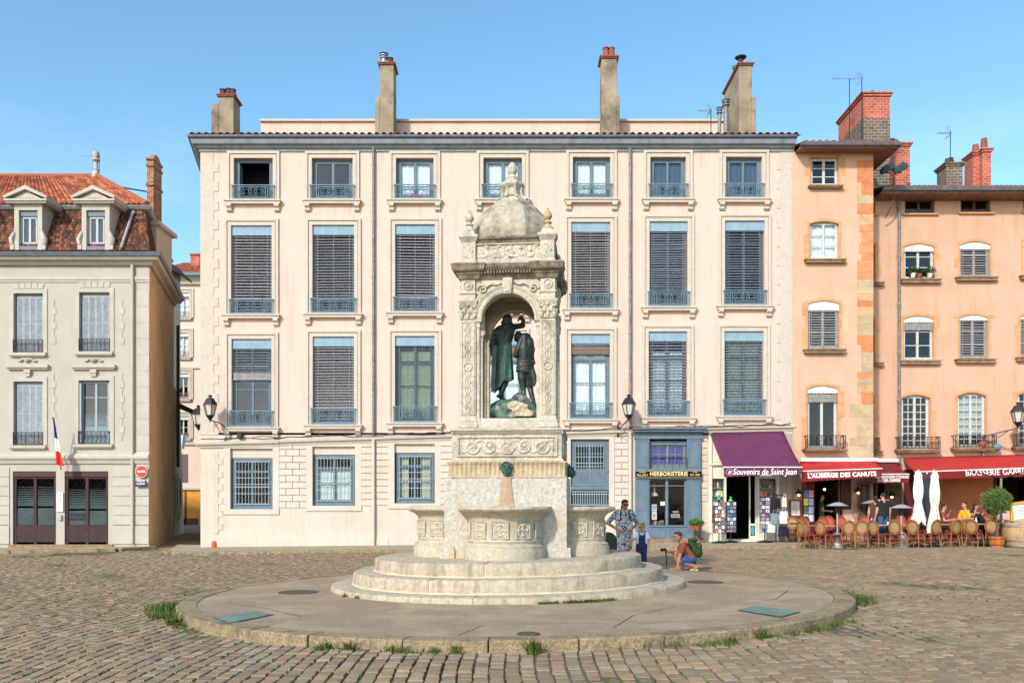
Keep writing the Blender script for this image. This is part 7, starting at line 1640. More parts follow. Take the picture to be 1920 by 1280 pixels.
# ---------------------------------------------------------------- terrace furniture
RAT=mat('golden_rattan',lin((156,110,62)),.65,c2=lin((126,84,44)),scale=20,obj_rnd=1); CANE=mat('woven_cane',lin((178,146,104)),.7,c2=lin((150,118,80)),scale=60,bump=.6,bscale=120); REDR=mat('red_brown_rattan',lin((176,82,52)),.55,c2=lin((146,62,40)),scale=18); PINKW=mat('red_weave',lin((190,104,86)),.7,c2=lin((160,80,66)),scale=50); SEATM=mat('seat_weave',lin((140,66,52)),.7,c2=lin((116,52,42)),scale=40)
def make_chair(label, red=False, group='rattan terrace chairs'):
    T=thing('cafe_chair',label,'chair',(0,0,0),0,group)
    m=MB(); m.lathe([(.19,.44),(.215,.445),(.22,.465),(.2,.48),(0,.485)],18,(0,0),sx=1.0,sy=1.0); m.build('seat',SEATM,T,smooth=50)
    fr=REDR
    for sx in (-1,1):
        m=MB(); m.path([(sx*.17,-.15,.45),(sx*.185,-.18,.22),(sx*.20,-.2,0)],.017,6); m.build('leg',RAT if not red else fr,T,smooth=60)
        m=MB(); m.path([(sx*.205,.235,0),(sx*.19,.19,.25),(sx*.175,.175,.46),(sx*.17,.2,.56)],.017,6); m.build('leg',RAT if not red else fr,T,smooth=60)
    m=MB()
    for z in (.2,.3): m.path([(.185*math.cos(a),.17*math.sin(a),z) for a in [i*math.pi/6 for i in range(13)]],.010,5)
    for sx in (-1,1):
        for sy in (-1,1): m.path([(sx*.18,sy*.17,.26),(sx*.13,sy*.16,.36),(sx*.10,sy*.15,.44)],.010,5)
        m.ball((sx*.18,-.17,.3),(.024,.024,.03),8,6); m.ball((sx*.185,.18,.3),(.024,.024,.03),8,6); m.ball((sx*.175,.17,.45),(.026,.026,.03),8,6)
    m.build('stretcher',fr,T,smooth=60)
    # oval back: wide rattan rim and cane centre
    cz=.70; rx,rz=.205,.235; yb=lambda x,z:.21+ (z-.46)*.16 - .25*x*x*2
    def ell(rx_,rz_,r_,name,mt):
        m=MB(); pts=[(rx_*math.cos(a),yb(rx_*math.cos(a),cz+rz_*math.sin(a)),cz+rz_*math.sin(a)) for a in [i*math.pi/14 for i in range(29)]]; m.path(pts,r_,6); return m
    m=ell(rx,rz,.019,'rim',RAT); m2=ell(rx*.86,rz*.86,.014,'',RAT); m.add(m2.v,m2.f)
    n=28; vv=[]; fs=[]
    for q,(a_,b_) in enumerate(((1.0,0),(.68,0))):
        for i in range(n): a=2*math.pi*i/n; x,z=rx*a_*math.cos(a),cz+rz*a_*math.sin(a); vv.append((x,yb(x,z),z))
    m.add(vv,[(i,(i+1)%n,n+(i+1)%n,n+i) for i in range(n)]); bk=m.build('backrest',RAT if not red else REDR,T,smooth=60)
    m=MB(); vv=[]
    for i in range(n): a=2*math.pi*i/n; x,z=rx*.68*math.cos(a),cz+rz*.68*math.sin(a); vv.append((x,yb(x,z)+.004,z))
    vv.append((0,yb(0,cz)+.002,cz)); m.add(vv,[(i,(i+1)%n,n) for i in range(n)]); m.build('cane_panel',CANE if not red else PINKW,bk,smooth=60)
    for sx in (-1,1): m=MB(); m.path([(sx*.17,.2,.5),(sx*.19,.235,.62)],.016,6); m.build('back_post',fr,T)
    return T
ORD=['first','second','third','fourth','fifth','sixth','seventh','eighth','ninth','tenth','eleventh','twelfth','thirteenth','fourteenth','fifteenth','sixteenth','seventeenth']
ch0=make_chair('golden rattan chair seen side on, first at the left end of the front row'); ch1=make_chair('x',True,'red woven terrace chairs')
def put(o,px,Y,rot): X=(px-960)/F*Y; o.location=(X,Y,gz(X)+(.115 if Y>29.2 else 0)); o.rotation_euler.z=R(rot)
# rotation 0: the sitter looks at the camera side (-Y), so the back is away; 180: we see the back
near=[(1514,28.5,100),(1525,28.9,95),(1567,28.6,-110),(1588,28.6,172),(1616,28.5,158),(1645,28.45,122),(1684,28.4,130),(1718,28.4,126),(1781,28.4,-155),(1789,28.7,170),(1828,28.35,126),(1861,28.6,145),(1547,28.7,120),(1667,28.7,-150),(1745,28.6,-160),(1806,28.8,175)]
near.sort()
for i,(px,Y,r_) in enumerate(near):
    o=ch0 if i==0 else copy_tree(ch0)
    if i: o['label']='golden rattan chair seen from behind, %s from the left in the front row'%ORD[i]
    put(o,px,Y,r_)
far=[(1552,30.2,20),(1560,30.5,5),(1627,30.3,0),(1668,30.3,-12),(1697,30.4,10),(1735,30.2,0),(1757,30.5,25),(1809,30.2,0),(1841,30.3,-8),(1858,30.2,6),(1899,30.4,0),(1585,30.4,15),(1650,30.6,0),(1716,30.6,-15),(1783,30.5,10)]
far.sort()
for i,(px,Y,r_) in enumerate(far):
    o=ch1 if i==0 else copy_tree(ch1); o['label']='red woven chair facing the square, %s from the left behind the tables'%ORD[i]; put(o,px,Y,r_)
o=copy_tree(ch0); o['label']='golden rattan chair alone below the framed menu on the pier'; put(o,1485,31.0,165)
o=copy_tree(ch1); o['label']='dark red chair against the flyers by the restaurant door'; put(o,1501,31.1,200)
def make_table(label):
    T=thing('cafe_table',label,'table',(0,0,0),0,'terrace tables')
    m=MB(); m.box(-.34,.34,-.34,.34,.715,.74); m.build('table_top',mat('table_wood',lin((206,160,122)),.5,c2=lin((186,136,98)),scale=6),T,bevel=.006)
    m=MB(); m.tube((0,0,.03),(0,0,.715),.028,n=8); m.build('column',IRON,T)
    m=MB(); m.box(-.24,.24,-.03,.03,0,.03); m.box(-.03,.03,-.24,-.031,.0,.03); m.box(-.03,.03,.031,.24,0,.03); m.build('foot',IRON,T); return T
tb=make_table('square wooden cafe table, first from the left on the terrace')
for i,px in enumerate((1543,1600,1633,1663,1701,1738,1762,1806,1841,1880)):
    o=tb if i==0 else copy_tree(tb)
    if i: o['label']='square wooden cafe table, %s from the left on the terrace'%ORD[i]
    put(o,px,29.35,0); o.location.z=gz(o.location.x)+.02
o=copy_tree(tb); o['label']='small table on the pavement between two chairs by the framed menu'; put(o,1493,31.0,0)
rr_=random.Random(6)
gl=mat('clear_tumbler',lin((200,205,205)),.15,spec=.6); bt=mat('sauce_bottle',lin((150,60,40)),.3)
items=[(1599,'clear glass carafe on the second terrace table'),(1634,'clear glass carafe on the third terrace table'),(1665,'glass tumbler on the fourth terrace table'),(1760,'glass tumbler on the seventh terrace table'),(1790,'coffee cup between yellow shirt and parasol'),(1830,'glass carafe in front of the woman beside the yellow shirt')]
for px,lb in items:
    m=MB(); X=(px-960)/F*29.3; m.lathe([(.03,.0),(.045,.03),(.045,.1),(.02,.16),(.025,.22)] if 'carafe' in lb else [(.03,0),(.035,.1)],10); tag(m.build('glass_carafe' if 'carafe' in lb else 'cup' if 'cup' in lb else 'tumbler',gl,None,loc=(X,29.3,gz(X)+.762),smooth=40),lb,'tableware')
def heater(label,px,Y,top):
    X=(px-960)/F*Y; T=thing('patio_heater',label,'patio heater',(X,Y,gz(X)+(.11 if Y>29.2 else 0)),0,'patio heaters'); h=at(px,top,Y).z-T.location.z
    m=MB(); m.lathe([(.23,0),(.23,.03),(.19,.06),(.17,.42),(.14,.48),(.03,.52)],18); m.build('base',METAL,T,smooth=40)
    m=MB(); m.tube((0,0,.5),(0,0,h-.36),.028,n=10); m.build('pole',METAL,T); m=MB(); m.lathe([(.05,h-.38),(.075,h-.36),(.085,h-.14),(.06,h-.12)],14); m.build('burner',IRON,T)
    m=MB(); m.lathe([(.36,h-.13),(.37,h-.125),(.25,h-.07),(.12,h-.015),(.03,h),(0,h)],24,cap=False); m.build('reflector',METAL,T,smooth=40); return T
heater('steel patio heater with wide reflector, leftmost on the terrace',1570,28.9,941); heater('steel patio heater left of the closed white parasols',1690,28.9,945); heater('patio heater half hidden behind the tall chalkboard menu',1634,31.2,937); heater('patio heater partly hidden by the round olive tree',1856,30.5,943)
PARW=mat('white_canvas',lin((222,222,210)),.85,c2=lin((200,200,188)),scale=5,streak=lin((176,176,164)),stamt=.5); PARD=mat('charcoal_canvas',lin((52,58,68)),.85)
def parasol(label,px,Y,top,bot,wd,mt,seed,lean=0):
    X=(px-960)/F*Y; g0=gz(X); T=thing('closed_parasol',label,'parasol',(X,Y,g0),0,'closed parasols'); zt=at(px,top,Y).z-g0; zb=at(px,bot,Y).z-g0; q=random.Random(seed)
    m=MB(); m.tube((0,0,.05),(lean*.4,0,zt-.05),.03,n=8); m.build('pole',mat('grey_pole',(.2,.2,.2),.5),T); m=MB(); m.lathe([(.28,0),(.28,.05),(.05,.09),(.04,.2)],16); m.build('base',IRON,T)
    rr=[]; n=64; ph=[q.uniform(0,6) for _ in range(3)]
    for j in range(26):
        t_=j/25; z=zt+(zb-zt)*t_; w_=wd*(.45+.55*min(1,t_*3))*(1-.12*math.sin(t_*3)) if t_<.55 else 0
        prof=[(0,.32),(.06,.62),(.08,.75),(.10,.66),(.35,.95),(.5,.86),(.58,.62),(.62,.70),(.8,1.1),(.93,1.35),(1,1.4)]
        for (a,b),(c,d) in zip(prof,prof[1:]):
            if a<=t_<=c: w_=wd*(b+(d-b)*(t_-a)/(c-a)); break
        ring=[]
        for i in range(n):
            a=2*math.pi*i/n; f_=1+.16*math.sin(a*8+ph[0]+t_*2)+.07*math.sin(a*13+ph[1]-t_*3); ring.append((lean*(1-t_)*.4+w_*f_*math.cos(a),w_*f_*math.sin(a),z-(.10*math.sin(a*4+ph[2]) if t_>.9 else 0)))
        rr.append(ring)
    m=MB(); m.rings(rr); c=m.build('canopy',mt,T,smooth=60); m=MB(); m.tube((0,0,zt),(0,0,zt+.05),.03); m.build('finial',WHITEW,T)
    m=MB(); z=zt+(zb-zt)*.59; m.lathe([(wd*.68,z-.02),(wd*.70,z),(wd*.68,z+.02)],20); m.build('tie_strap',mt,c); return T
parasol('closed white parasol on the terrace, left of the pair',1722,28.9,883,982,.155,PARW,1,-.03); parasol('closed white parasol on the terrace, right of the pair and hanging lower',1751,28.8,883,998,.15,PARW,2,.10); parasol('closed charcoal parasol between two white ones',1738,29.6,888,985,.12,PARD,3)
# olive tree in a half barrel
X=(1869-960)/F*28.2; T=thing('potted_olive_tree','round clipped olive tree in wooden tub at the right end of the terrace','tree',(X,28.2,gz(X)),0)
m=MB(); m.lathe([(.21,0),(.235,.12),(.255,.30),(.27,.36),(.25,.36),(.24,.3)],20); tub=m.build('tub',mat('tub_wood',lin((196,116,52)),.6,c2=lin((164,90,40)),scale=9,streak=lin((130,74,36)),stamt=.5),T,smooth=40)
for z in (.10,.29): m=MB(); m.lathe([(.24+z*.08,z-.012),(.246+z*.08,z),(.243+z*.08,z+.012)],20,cap=False); m.build('hoop',mat('rusty_hoop',lin((110,70,46)),.6),tub)
m=MB(); m.lathe([(0,.34),(.24,.34)],16); m.build('soil',EARTH,T)
m=MB(); m.path([(0,0,.33),(.015,0,.6),(-.01,.01,.95),(0,0,1.25)],[.035,.028,.03,.02],8); rr_=random.Random(8)
for k in range(16): a=rr_.uniform(0,6.28); m.path([(0,0,1.1+rr_.uniform(0,.2)),(.15*math.cos(a),.15*math.sin(a),1.35),(.34*math.cos(a),.34*math.sin(a),1.45+rr_.uniform(-.25,.3))],[.012,.009,.004],5)
m.build('trunk',mat('olive_bark',lin((96,84,68)),.9,bump=.5),T)
def leafball(name,mt,par,c,r,n,ls,seed,sq_=(1,1,1),hollow=.45,up=.3):
    q=random.Random(seed); m=MB()
    for k in range(n):
        while True:
            d=Vector((q.gauss(0,1),q.gauss(0,1),q.gauss(0,1))).normalized(); rr=r*(hollow+(1-hollow)*q.random()**.5); nn=noise.noise(d*2.2+Vector((seed,0,0))); rr*=1+.38*nn
            if noise.noise(d*4+Vector((0,seed,0)))>-.35 or rr<r*.7: break
        p=Vector((c[0]+d.x*rr*sq_[0],c[1]+d.y*rr*sq_[1],c[2]+d.z*rr*sq_[2])); ax=(d*.6+Vector((q.uniform(-1,1),q.uniform(-1,1),q.uniform(-1,1)+up))).normalized(); s_=ax.cross(Vector((q.uniform(-1,1),q.uniform(-1,1),q.uniform(-1,1)))).normalized(); l=ls*q.uniform(.7,1.4); w_=l*.22
        m.add([p,p+ax*l*.5+s_*w_,p+ax*l,p+ax*l*.5-s_*w_],[(0,1,2,3)])
    return m.build(name,mt,par,fix=False)
LEAFO=mat('olive_leaf',lin((112,132,62)),.6,c2=lin((70,92,40)),scale=7); GRN=mat('fresh_green_leaf',lin((96,132,40)),.6,c2=lin((60,96,28)),scale=9)
leafball('crown',LEAFO,T,(0,0,1.52),.43,5200,.055,3)
# wine barrel
X=(1917-960)/F*28.3; T=thing('wine_barrel','old wooden wine barrel with painted letters at the right edge','barrel',(X,28.3,gz(X)),0)
m=MB(); m.lathe([(.50,0),(.54,.1),(.60,.35),(.61,.46),(.60,.58),(.54,.82),(.50,.90),(.47,.90),(.46,.87),(0,.87)],36,wob=lambda a,z:1+.006*(1 if math.sin(a*18)>.9 else 0)); bar=m.build('barrel_body',mat('barrel_oak',lin((186,156,112)),.75,c2=lin((160,128,86)),scale=5,streak=lin((120,94,64)),stamt=.6,bump=.3,bscale=30),T,smooth=40)
for z,r_ in ((.06,.528),(.24,.586),(.70,.583),(.85,.527)): m=MB(); m.lathe([(r_-.003,z-.025),(r_+.012,z-.025),(r_+.012,z+.025),(r_-.003,z+.025)],36,cap=False); m.build('hoop',mat('zinc_hoop',lin((150,148,142)),.5,metal=.5),bar)
# curved lettering
RLT=mat('maroon_letter',lin((120,44,44)),.7)
for s_,z,a0 in (('BOUCHON',.56,-18),('LYONNAIS',.39,-24)):
    for k,chh in enumerate(s_):
        a=R(a0+k*11); text('lettering',chh,RLT,bar,.145,(.617*math.sin(a),-.617*math.cos(a),z),rot=(R(90),0,a),offset=.004,extrude=.004)
m=MB(); m.path([(-.52,-.2,.84),(-.3,-.45,.78),(0,-.5,.73),(.4,-.4,.78)],.012,5); m.build('rope',IRON,bar)
# post with splayed arms under the brasserie awning
X=(1877-960)/F*29.2; T=thing('open_parasol_frame','bare grey parasol post with splayed ribs above the olive tree','parasol',(X,29.2,gz(X)),0); zt=at(0,896,29.2).z-gz(X)
m=MB(); m.tube((0,0,0),(0,0,zt),.04,n=8); m.build('post',mat('grey_pole',(.2,.2,.2)),T)
m=MB()
for dx,dz in ((-1.15,.27),(-.6,.16),(.6,.2),(1.1,.3)): m.tube((0,0,zt-.02),(dx,0,zt+dz-.02),.018,n=5)
m.build('rib',IRON,T)
# black bag under the table, red bin corner thing
m=MB(); X=(1848-960)/F*28.6; m.ball((0,0,.14),(.26,.2,.15),16,10); m.path([(-.1,0,.25),(0,0,.36),(.1,0,.25)],.012,5); tag(m.build('shoulder_bag',mat('black_bag',(.02,.022,.028),.5),None,smooth=60,loc=(X,28.6,gz(X))),'black bag lying on the ground left of the olive tub','bag')
X=at(0,0,31)[0]; c=at(398,1022,31.3); m=MB(); m.lathe([(.09,0),(.1,.12),(.07,.24),(0,.26)],12); tag(m.build('red_hydrant_cap',mat('orange_red_plastic',lin((214,84,52)),.6),None,loc=(c.x,31.5,.0)),'small orange red cap at the foot of the pink house corner','marker')
# ---------------------------------------------------------------- souvenir stands
def rack(label,px,Y,w_,top,cols_,pal,seed,cap=None):
    X=(px-960)/F*Y; T=thing('postcard_rack',label,'postcard rack',(X,Y,gz(X)+.12),0,'postcard racks'); H=at(px,top,Y).z-T.location.z; q=random.Random(seed)
    m=MB(); m.tube((0,0,.02),(0,0,H),.02,n=8); 
    for a in range(4): m.tube((0,0,.07),(.26*math.cos(a*1.57+.4),.26*math.sin(a*1.57+.4),.03),.018,n=6)
    m.lathe([(.27,.0),(.27,.03),(.24,.04)],20); fr=m.build('stand',IRON,T)
    m=MB()
    for s in (-1,1):
        for u in (-1,1): m.tube((s*w_/2,u*w_*.32,.32),(s*w_/2,u*w_*.32,H-.02),.006,n=4)
    z=.36
    while z<H: m.box(-w_/2,w_/2,-w_*.33,-w_*.32,z,z+.008); m.box(-w_/2,w_/2,w_*.32,w_*.33,z,z+.008); z+=.14
    m.build('wire_frame',IRON,T)
    M_={}; z=.38; cw=w_/cols_
    while z<H-.12:
        for k in range(cols_):
            for fy in (-1,1):
                ci=q.randrange(len(pal)); mm=M_.setdefault(ci,MB()); x0=-w_/2+cw*k+.008; mm.add([(x0,fy*(w_*.36),z),(x0+cw-.016,fy*(w_*.36),z),(x0+cw-.016,fy*(w_*.30),z+.115),(x0,fy*(w_*.30),z+.115)],[(0,1,2,3)])
                if q.random()<.7: mm2=M_.setdefault((ci+3)%len(pal),MB()); u=q.uniform(.1,.5); mm2.add([(x0+cw*u*.6,fy*(w_*.365),z+.02),(x0+cw*(u*.6+.3),fy*(w_*.365),z+.02),(x0+cw*(u*.6+.3),fy*(w_*.32),z+.07),(x0+cw*u*.6,fy*(w_*.32),z+.07)],[(0,1,2,3)])
        for fx in (-1,1):
            ci=q.randrange(len(pal)); mm=M_.setdefault(ci,MB()); mm.box(fx*w_*.5-.01,fx*w_*.5+.01,-.1,.1,z,z+.115)
        z+=.14
    for ci,mm in M_.items(): o=mm.build('postcard',mat('card_%d_%d_%d'%pal[ci],lin(pal[ci]),.5,c2=lin(tuple(int(v*.8) for v in pal[ci])),scale=25),T,fix=False); o['kind']='stuff'
    if cap: m=MB(); m.lathe([(.02,H),(.09,H+.02),(.07,H+.06),(.02,H+.12),(.05,H+.16),(0,H+.2)],8); m.build('topper',mat('topper%d'%seed,lin(cap),.5),T)
    return T
P1=[(230,228,220),(214,206,196),(190,90,80),(150,120,110),(90,96,130),(206,196,186),(120,84,80),(236,236,232)]; P2=[(70,120,180),(60,90,150),(120,160,200),(200,196,190),(170,90,80),(110,130,110),(90,110,160),(220,214,206)]
rack('white and red postcard rack, leftmost in front of the souvenir shop',1348,30.9,.36,937,3,P1,1,(60,170,100)); rack('blue postcard rack in the souvenir shop doorway',1370,31.2,.34,940,3,P2,2,(90,200,60)); rack('rotating rack with magnets and keyrings right of the shop door',1434,31.0,.30,930,2,[(200,190,196),(60,60,110),(170,120,130),(220,216,214),(120,150,170)],3,(210,70,50))
X=(1455-960)/F*31.0; T=thing('bag_stand','wire stand hung with white, black and navy cloth bags','bag stand',(X,31.0,gz(X)+.12))
m=MB(); m.tube((0,0,.03),(0,0,1.75),.02); m.box(-.3,.3,-.015,.015,1.7,1.73); m.box(-.32,.32,-.02,.02,1.05,1.08)
for a in (-.3,.3): m.tube((a,-.25,.03),(a,.25,.03),.015); 
m.box(-.3,.3,-.015,.015,.02,.05); m.build('stand',IRON,T)
WB=mat('cotton_bag',lin((214,220,216)),.9,c2=lin((196,204,200)),scale=8); NB=mat('navy_bag',lin((20,24,48)),.8); BB=mat('black_cloth_bag',(.012,.012,.014),.85)
for nm,x,z,w_,h_,mt,lb in (('a',.24,1.12,.28,.44,WB,'white cotton tote bag on the right side of the stand'),('b',-.06,1.60,.30,.38,BB,'black printed tote bag at the top of the stand'),('c',.22,.58,.34,.36,NB,'navy tote bag at the bottom right of the stand'),('d',-.2,.66,.26,.30,WB,'small pale tote bag at the bottom left of the stand'),('e',-.1,1.05,.26,.40,mat('grey_stripe_bag',lin((120,130,138)),.9),'grey blue tote bag in the middle of the stand'),('f',.26,1.62,.18,.34,mat('cream_bag',lin((216,204,178)),.9),'cream pouch hanging at the top right of the stand')):
    b=thing('tote_bag',lb,'bag',(X+x,30.86,gz(X)+.12+z),0,'cloth bags on the souvenir stand')
    m=MB(); n=10; m.rings([[(w_*(.5+.06*v)*cx*(1)-0, cy*.05*(1+v), -h_*v) for cx,cy in ((-1,-.3),(-.5,-1),(.0,-.7),(.5,-1),(1,-.3),(1,.3),(.3,1),(-.3,1),(-1,.3))] for v in (0,.3,.7,1)]); m.build('bag_body',mt,b,smooth=50)
    m=MB(); m.path([(-w_*.25,-.04,0),(-w_*.1,-.02,.14),(w_*.1,-.02,.14),(w_*.25,-.04,0)],.009,5); m.build('handle',mt,b)
# plant stand by the herbalist
X=(1306-960)/F*31.3; T=thing('plant_stand','tall wooden plant stand with a red pot of green fern by the herbalist','plant',(X,31.3,gz(X)+.12))
m=MB()
for a in range(3): m.path([(.13*math.cos(a*2.1),.13*math.sin(a*2.1),.55),(.12*math.cos(a*2.1),.12*math.sin(a*2.1),.3),(.19*math.cos(a*2.1),.19*math.sin(a*2.1),0)],.016,6)
m.build('leg_frame',mat('dark_red_wood',lin((96,44,34)),.5),T); m=MB(); m.lathe([(.11,.45),(.16,.62),(.18,.64),(.16,.64),(.14,.6)],14); m.build('pot',mat('red_pot',lin((190,84,50)),.6),T,smooth=40)
leafball('foliage',GRN,T,(0,0,.70),.21,900,.08,5,(1.25,1.1,.55),.1,.9)
# ---------------------------------------------------------------- pots on window ledges of the apricot house
for px,py,Y,lb in ((1712,521,33.45,'leafy'),(1743,521,33.45,'bushy'),(1724,522,33.45,'small')):
    c=at(px,py,Y); T=thing('potted_plant',lb+' potted plant on the upper window ledge of the apricot house','plant',tuple(c),0,'plants on the ledge')
    m=MB(); m.lathe([(.07,0),(.1,.16),(.11,.18)],12); m.build('pot',WHITEW if lb!='small' else TERRA,T); leafball('foliage',mat('dark_leaf',lin((54,78,42)),.6,c2=lin((36,56,30)),scale=9),T,(0,0,.28),.2 if lb!='small' else .09,260,.07,int(px),(1.1,.7,.9),.1)
c=at(1842,838,33.25); m=MB(); m.lathe([(.08,0),(.15,.12),(.15,.2),(.1,.2)],14); tag(m.build('terracotta_pot',TERRA,None,loc=tuple(c)),'terracotta pot on the balcony floor of the second tall window','pot')
# ---------------------------------------------------------------- plates in the island, covers, bollard-like bin
GLP=mat('green_glass_plate',lin((106,136,120)),.45,c2=lin((88,118,106)),scale=4,spec=.15)
def plate(label,pts,Ys):
    T=thing('glass_hatch',label,'hatch',(0,0,0)); P3=[]
    for px,py in pts:
        Yq=16.0
        for _ in range(12):
            X=(px-960)/F*Yq; zz=ISL_H+gz(X); Yq=(EYE-zz)*F/(py-HZ)
        P3.append(Vector(((px-960)/F*Yq,Yq,ISL_H+gz((px-960)/F*Yq)+.008)))
    c=sum(P3,Vector())/4; m=MB(); inn=[c+(p-c)*.93 for p in P3]; up=Vector((0,0,.002)); m.add([p for p in P3]+[p for p in inn],[(0,1,5,4),(1,2,6,5),(2,3,7,6),(3,0,4,7)]); m.build('frame',mat('hatch_frame',lin((96,104,96)),.5,metal=.3),T,fix=False)
    m=MB(); m.add([p+up for p in inn],[(0,1,2,3)]); m.build('glass_panel',GLP,T,fix=False)
plate('green glass hatch near the left end of the island',[(428,1169),(398,1158),(478,1146),(513,1152)],0); plate('green glass hatch near the right end of the island',[(1381,1144),(1418,1136),(1502,1147),(1464,1157)],0)
def cover(label,px,py,r_,mt):
    Yq=16.0
    for _ in range(12): X=(px-960)/F*Yq; Yq=(EYE-ISL_H-gz(X))*F/(py-HZ)
    m=MB(); m.lathe([(r_,-.02),(r_,.006),(r_*.93,.010),(r_*.9,.004),(0,.006)],28); tag(m.build('manhole_cover',mt,None,loc=(X,Yq,ISL_H+gz(X)+.004),smooth=30),label,'manhole cover')
IRC=mat('worn_iron_cover',lin((104,90,78)),.7,c2=lin((78,68,60)),scale=30,bump=.8,bscale=60)
cover('round iron cover left of the fountain steps',560,1110,.34,IRC); cover('round iron cover right of the fountain steps',1322,1091,.33,IRC); cover('small iron drain cover near the front kerb of the island',991,1188,.13,IRC)
X=(1140-960)/F*19.0; T=thing('round_topped_bollard','round topped dark green bin with brown edge behind the right basin','bin',(X,19.0,gz(X)+.13))
pts=[(-.16,0)]+[(-.16*math.cos(math.pi*i/10),.64+.16*math.sin(math.pi*i/10)) for i in range(11)]+[(.16,0)]
m=MB(); m.xz(pts,-.12,.12); m.build('bin_body',mat('bin_green',lin((54,66,44)),.6),T,bevel=.01)
m=MB(); pts2=[(x*1.1,z*1.02) for x,z in pts]; m.xz([(.16,0),(.19,0)]+[(.19*math.cos(math.pi*i/10),.64+.19*math.sin(math.pi*i/10)) for i in range(11)]+[(-.19,0),(-.16,0)]+[(-.16*math.cos(math.pi*i/10),.64+.16*math.sin(math.pi*i/10)) for i in range(11)],-.125,.125); m.build('bin_edge',mat('bin_brown',lin((92,64,44)),.7),T)
# ---------------------------------------------------------------- weeds and grass
def blades(name,mt,spots,label=None,cat=None):
    q=random.Random(12); m=MB()
    for (x,y,z,r_,h_,n) in spots:
        for k in range(n):
            a=q.uniform(0,6.28); d=r_*q.random()**.7; bx_,by_=x+d*math.cos(a),y+d*math.sin(a); hh=h_*q.uniform(.25,.95); w_=q.uniform(.004,.008); a2=q.uniform(0,6.28); lean=q.uniform(.2,1.3)*hh; dx,dy=math.cos(a2)*lean,math.sin(a2)*lean; sx_,sy_=-math.sin(a2)*w_,math.cos(a2)*w_
            m.add([(bx_-sx_,by_-sy_,z-.02),(bx_+sx_,by_+sy_,z-.02),(bx_+dx*.5+sx_,by_+dy*.5+sy_,z+hh*.6),(bx_+dx*.5-sx_,by_+dy*.5-sy_,z+hh*.6),(bx_+dx,by_+dy,z+hh)],[(0,1,2,3),(3,2,4)])
    o=m.build(name,mt,None,fix=False); tag(o,kind='stuff'); 
    if label: tag(o,label,cat)
    return o
q=random.Random(21); GR=mat('grass_blade',lin((92,108,44)),.8,c2=lin((62,82,30)),scale=4,stain=lin((128,118,62)),sscale=2,samt=.6)
sp=[]
def kx(a,r_): return ICX+r_*math.cos(a),ICY+r_*math.sin(a)
for a_,r0,h_,n,rad in ((193,.25,.15,340,.36),(198,.2,.13,260,.3),(203,.15,.11,140,.25),(188,.15,.12,100,.22),(212,.1,.26,70,.10),(-8,.2,.13,220,.3),(-14,.15,.15,150,.25),(-2,.2,.14,120,.2)):
    x,y=kx(R(a_),IR+.1+r0*.3); sp.append((x,y,gz(x),rad,h_,n))
for k in range(110):
    a=R(q.uniform(200,352)); x,y=kx(a,IR+q.uniform(.02,.16)); dens=noise.noise(Vector((math.cos(a)*6,math.sin(a)*6,2)))
    if dens>.02: sp.append((x,y,gz(x),q.uniform(.05,.16),q.uniform(.03,.10),q.randint(14,46)))
for k in range(16): a=R(q.uniform(165,195)); x,y=kx(a,IR+.1); sp.append((x,y,gz(x),.08,.08,16))
for px_,h_,n in ((990,.22,80),(648,.13,60),(600,.10,80),(850,.13,60),(1440,.18,50)):
    a=math.atan2(-math.sqrt(max(0,IR**2-((px_-960)/170)**2)),(px_-960)/170); x,y=kx(a,IR+.08); sp.append((x,y,gz(x),.07,h_,n))
for k in range(60): a=R(q.uniform(278,300)); r_=3.22+q.uniform(0,.05); x,y=FX+r_*math.cos(a),FY+r_*math.sin(a); sp.append((x,y,ISL_H+gz(x),.04,.06,14))
for a in (215,222): r_=3.22; x,y=FX+r_*math.cos(R(a)),FY+r_*math.sin(R(a)); sp.append((x,y,ISL_H+gz(x),.05,.08,24))
blades('kerb_grass',GR,sp,'tufts of green grass and weeds growing along the island kerb','grass')
sp=[]
for k in range(2600):
    y=q.uniform(6.6,16)**1.0; x=q.uniform(-9.5,9.5)
    if math.hypot(x-ICX,y-ICY)<IR+.1: continue
    if abs(x)>.62*y+.5: continue
    if noise.noise(Vector((x*.9,y*.9,4)))<-.02: continue
    cx=round((x-X0)/CW)*CW+X0+.05*math.sin(y*.55+x*.11)+.03*math.sin(y*1.3+x*.4)
    sp.append((cx,y,gz(cx)-.012,.018,.026,q.randint(5,10)))
for k in range(200):
    x=q.uniform(-12,4) if q.random()<.7 else q.uniform(-18,10); sp.append((x,29.1+q.uniform(-.1,.02),gz(x),.1,.06,7))
blades('joint_weeds',GR,sp,'thin green weeds sprouting in the joints between the setts','weeds')
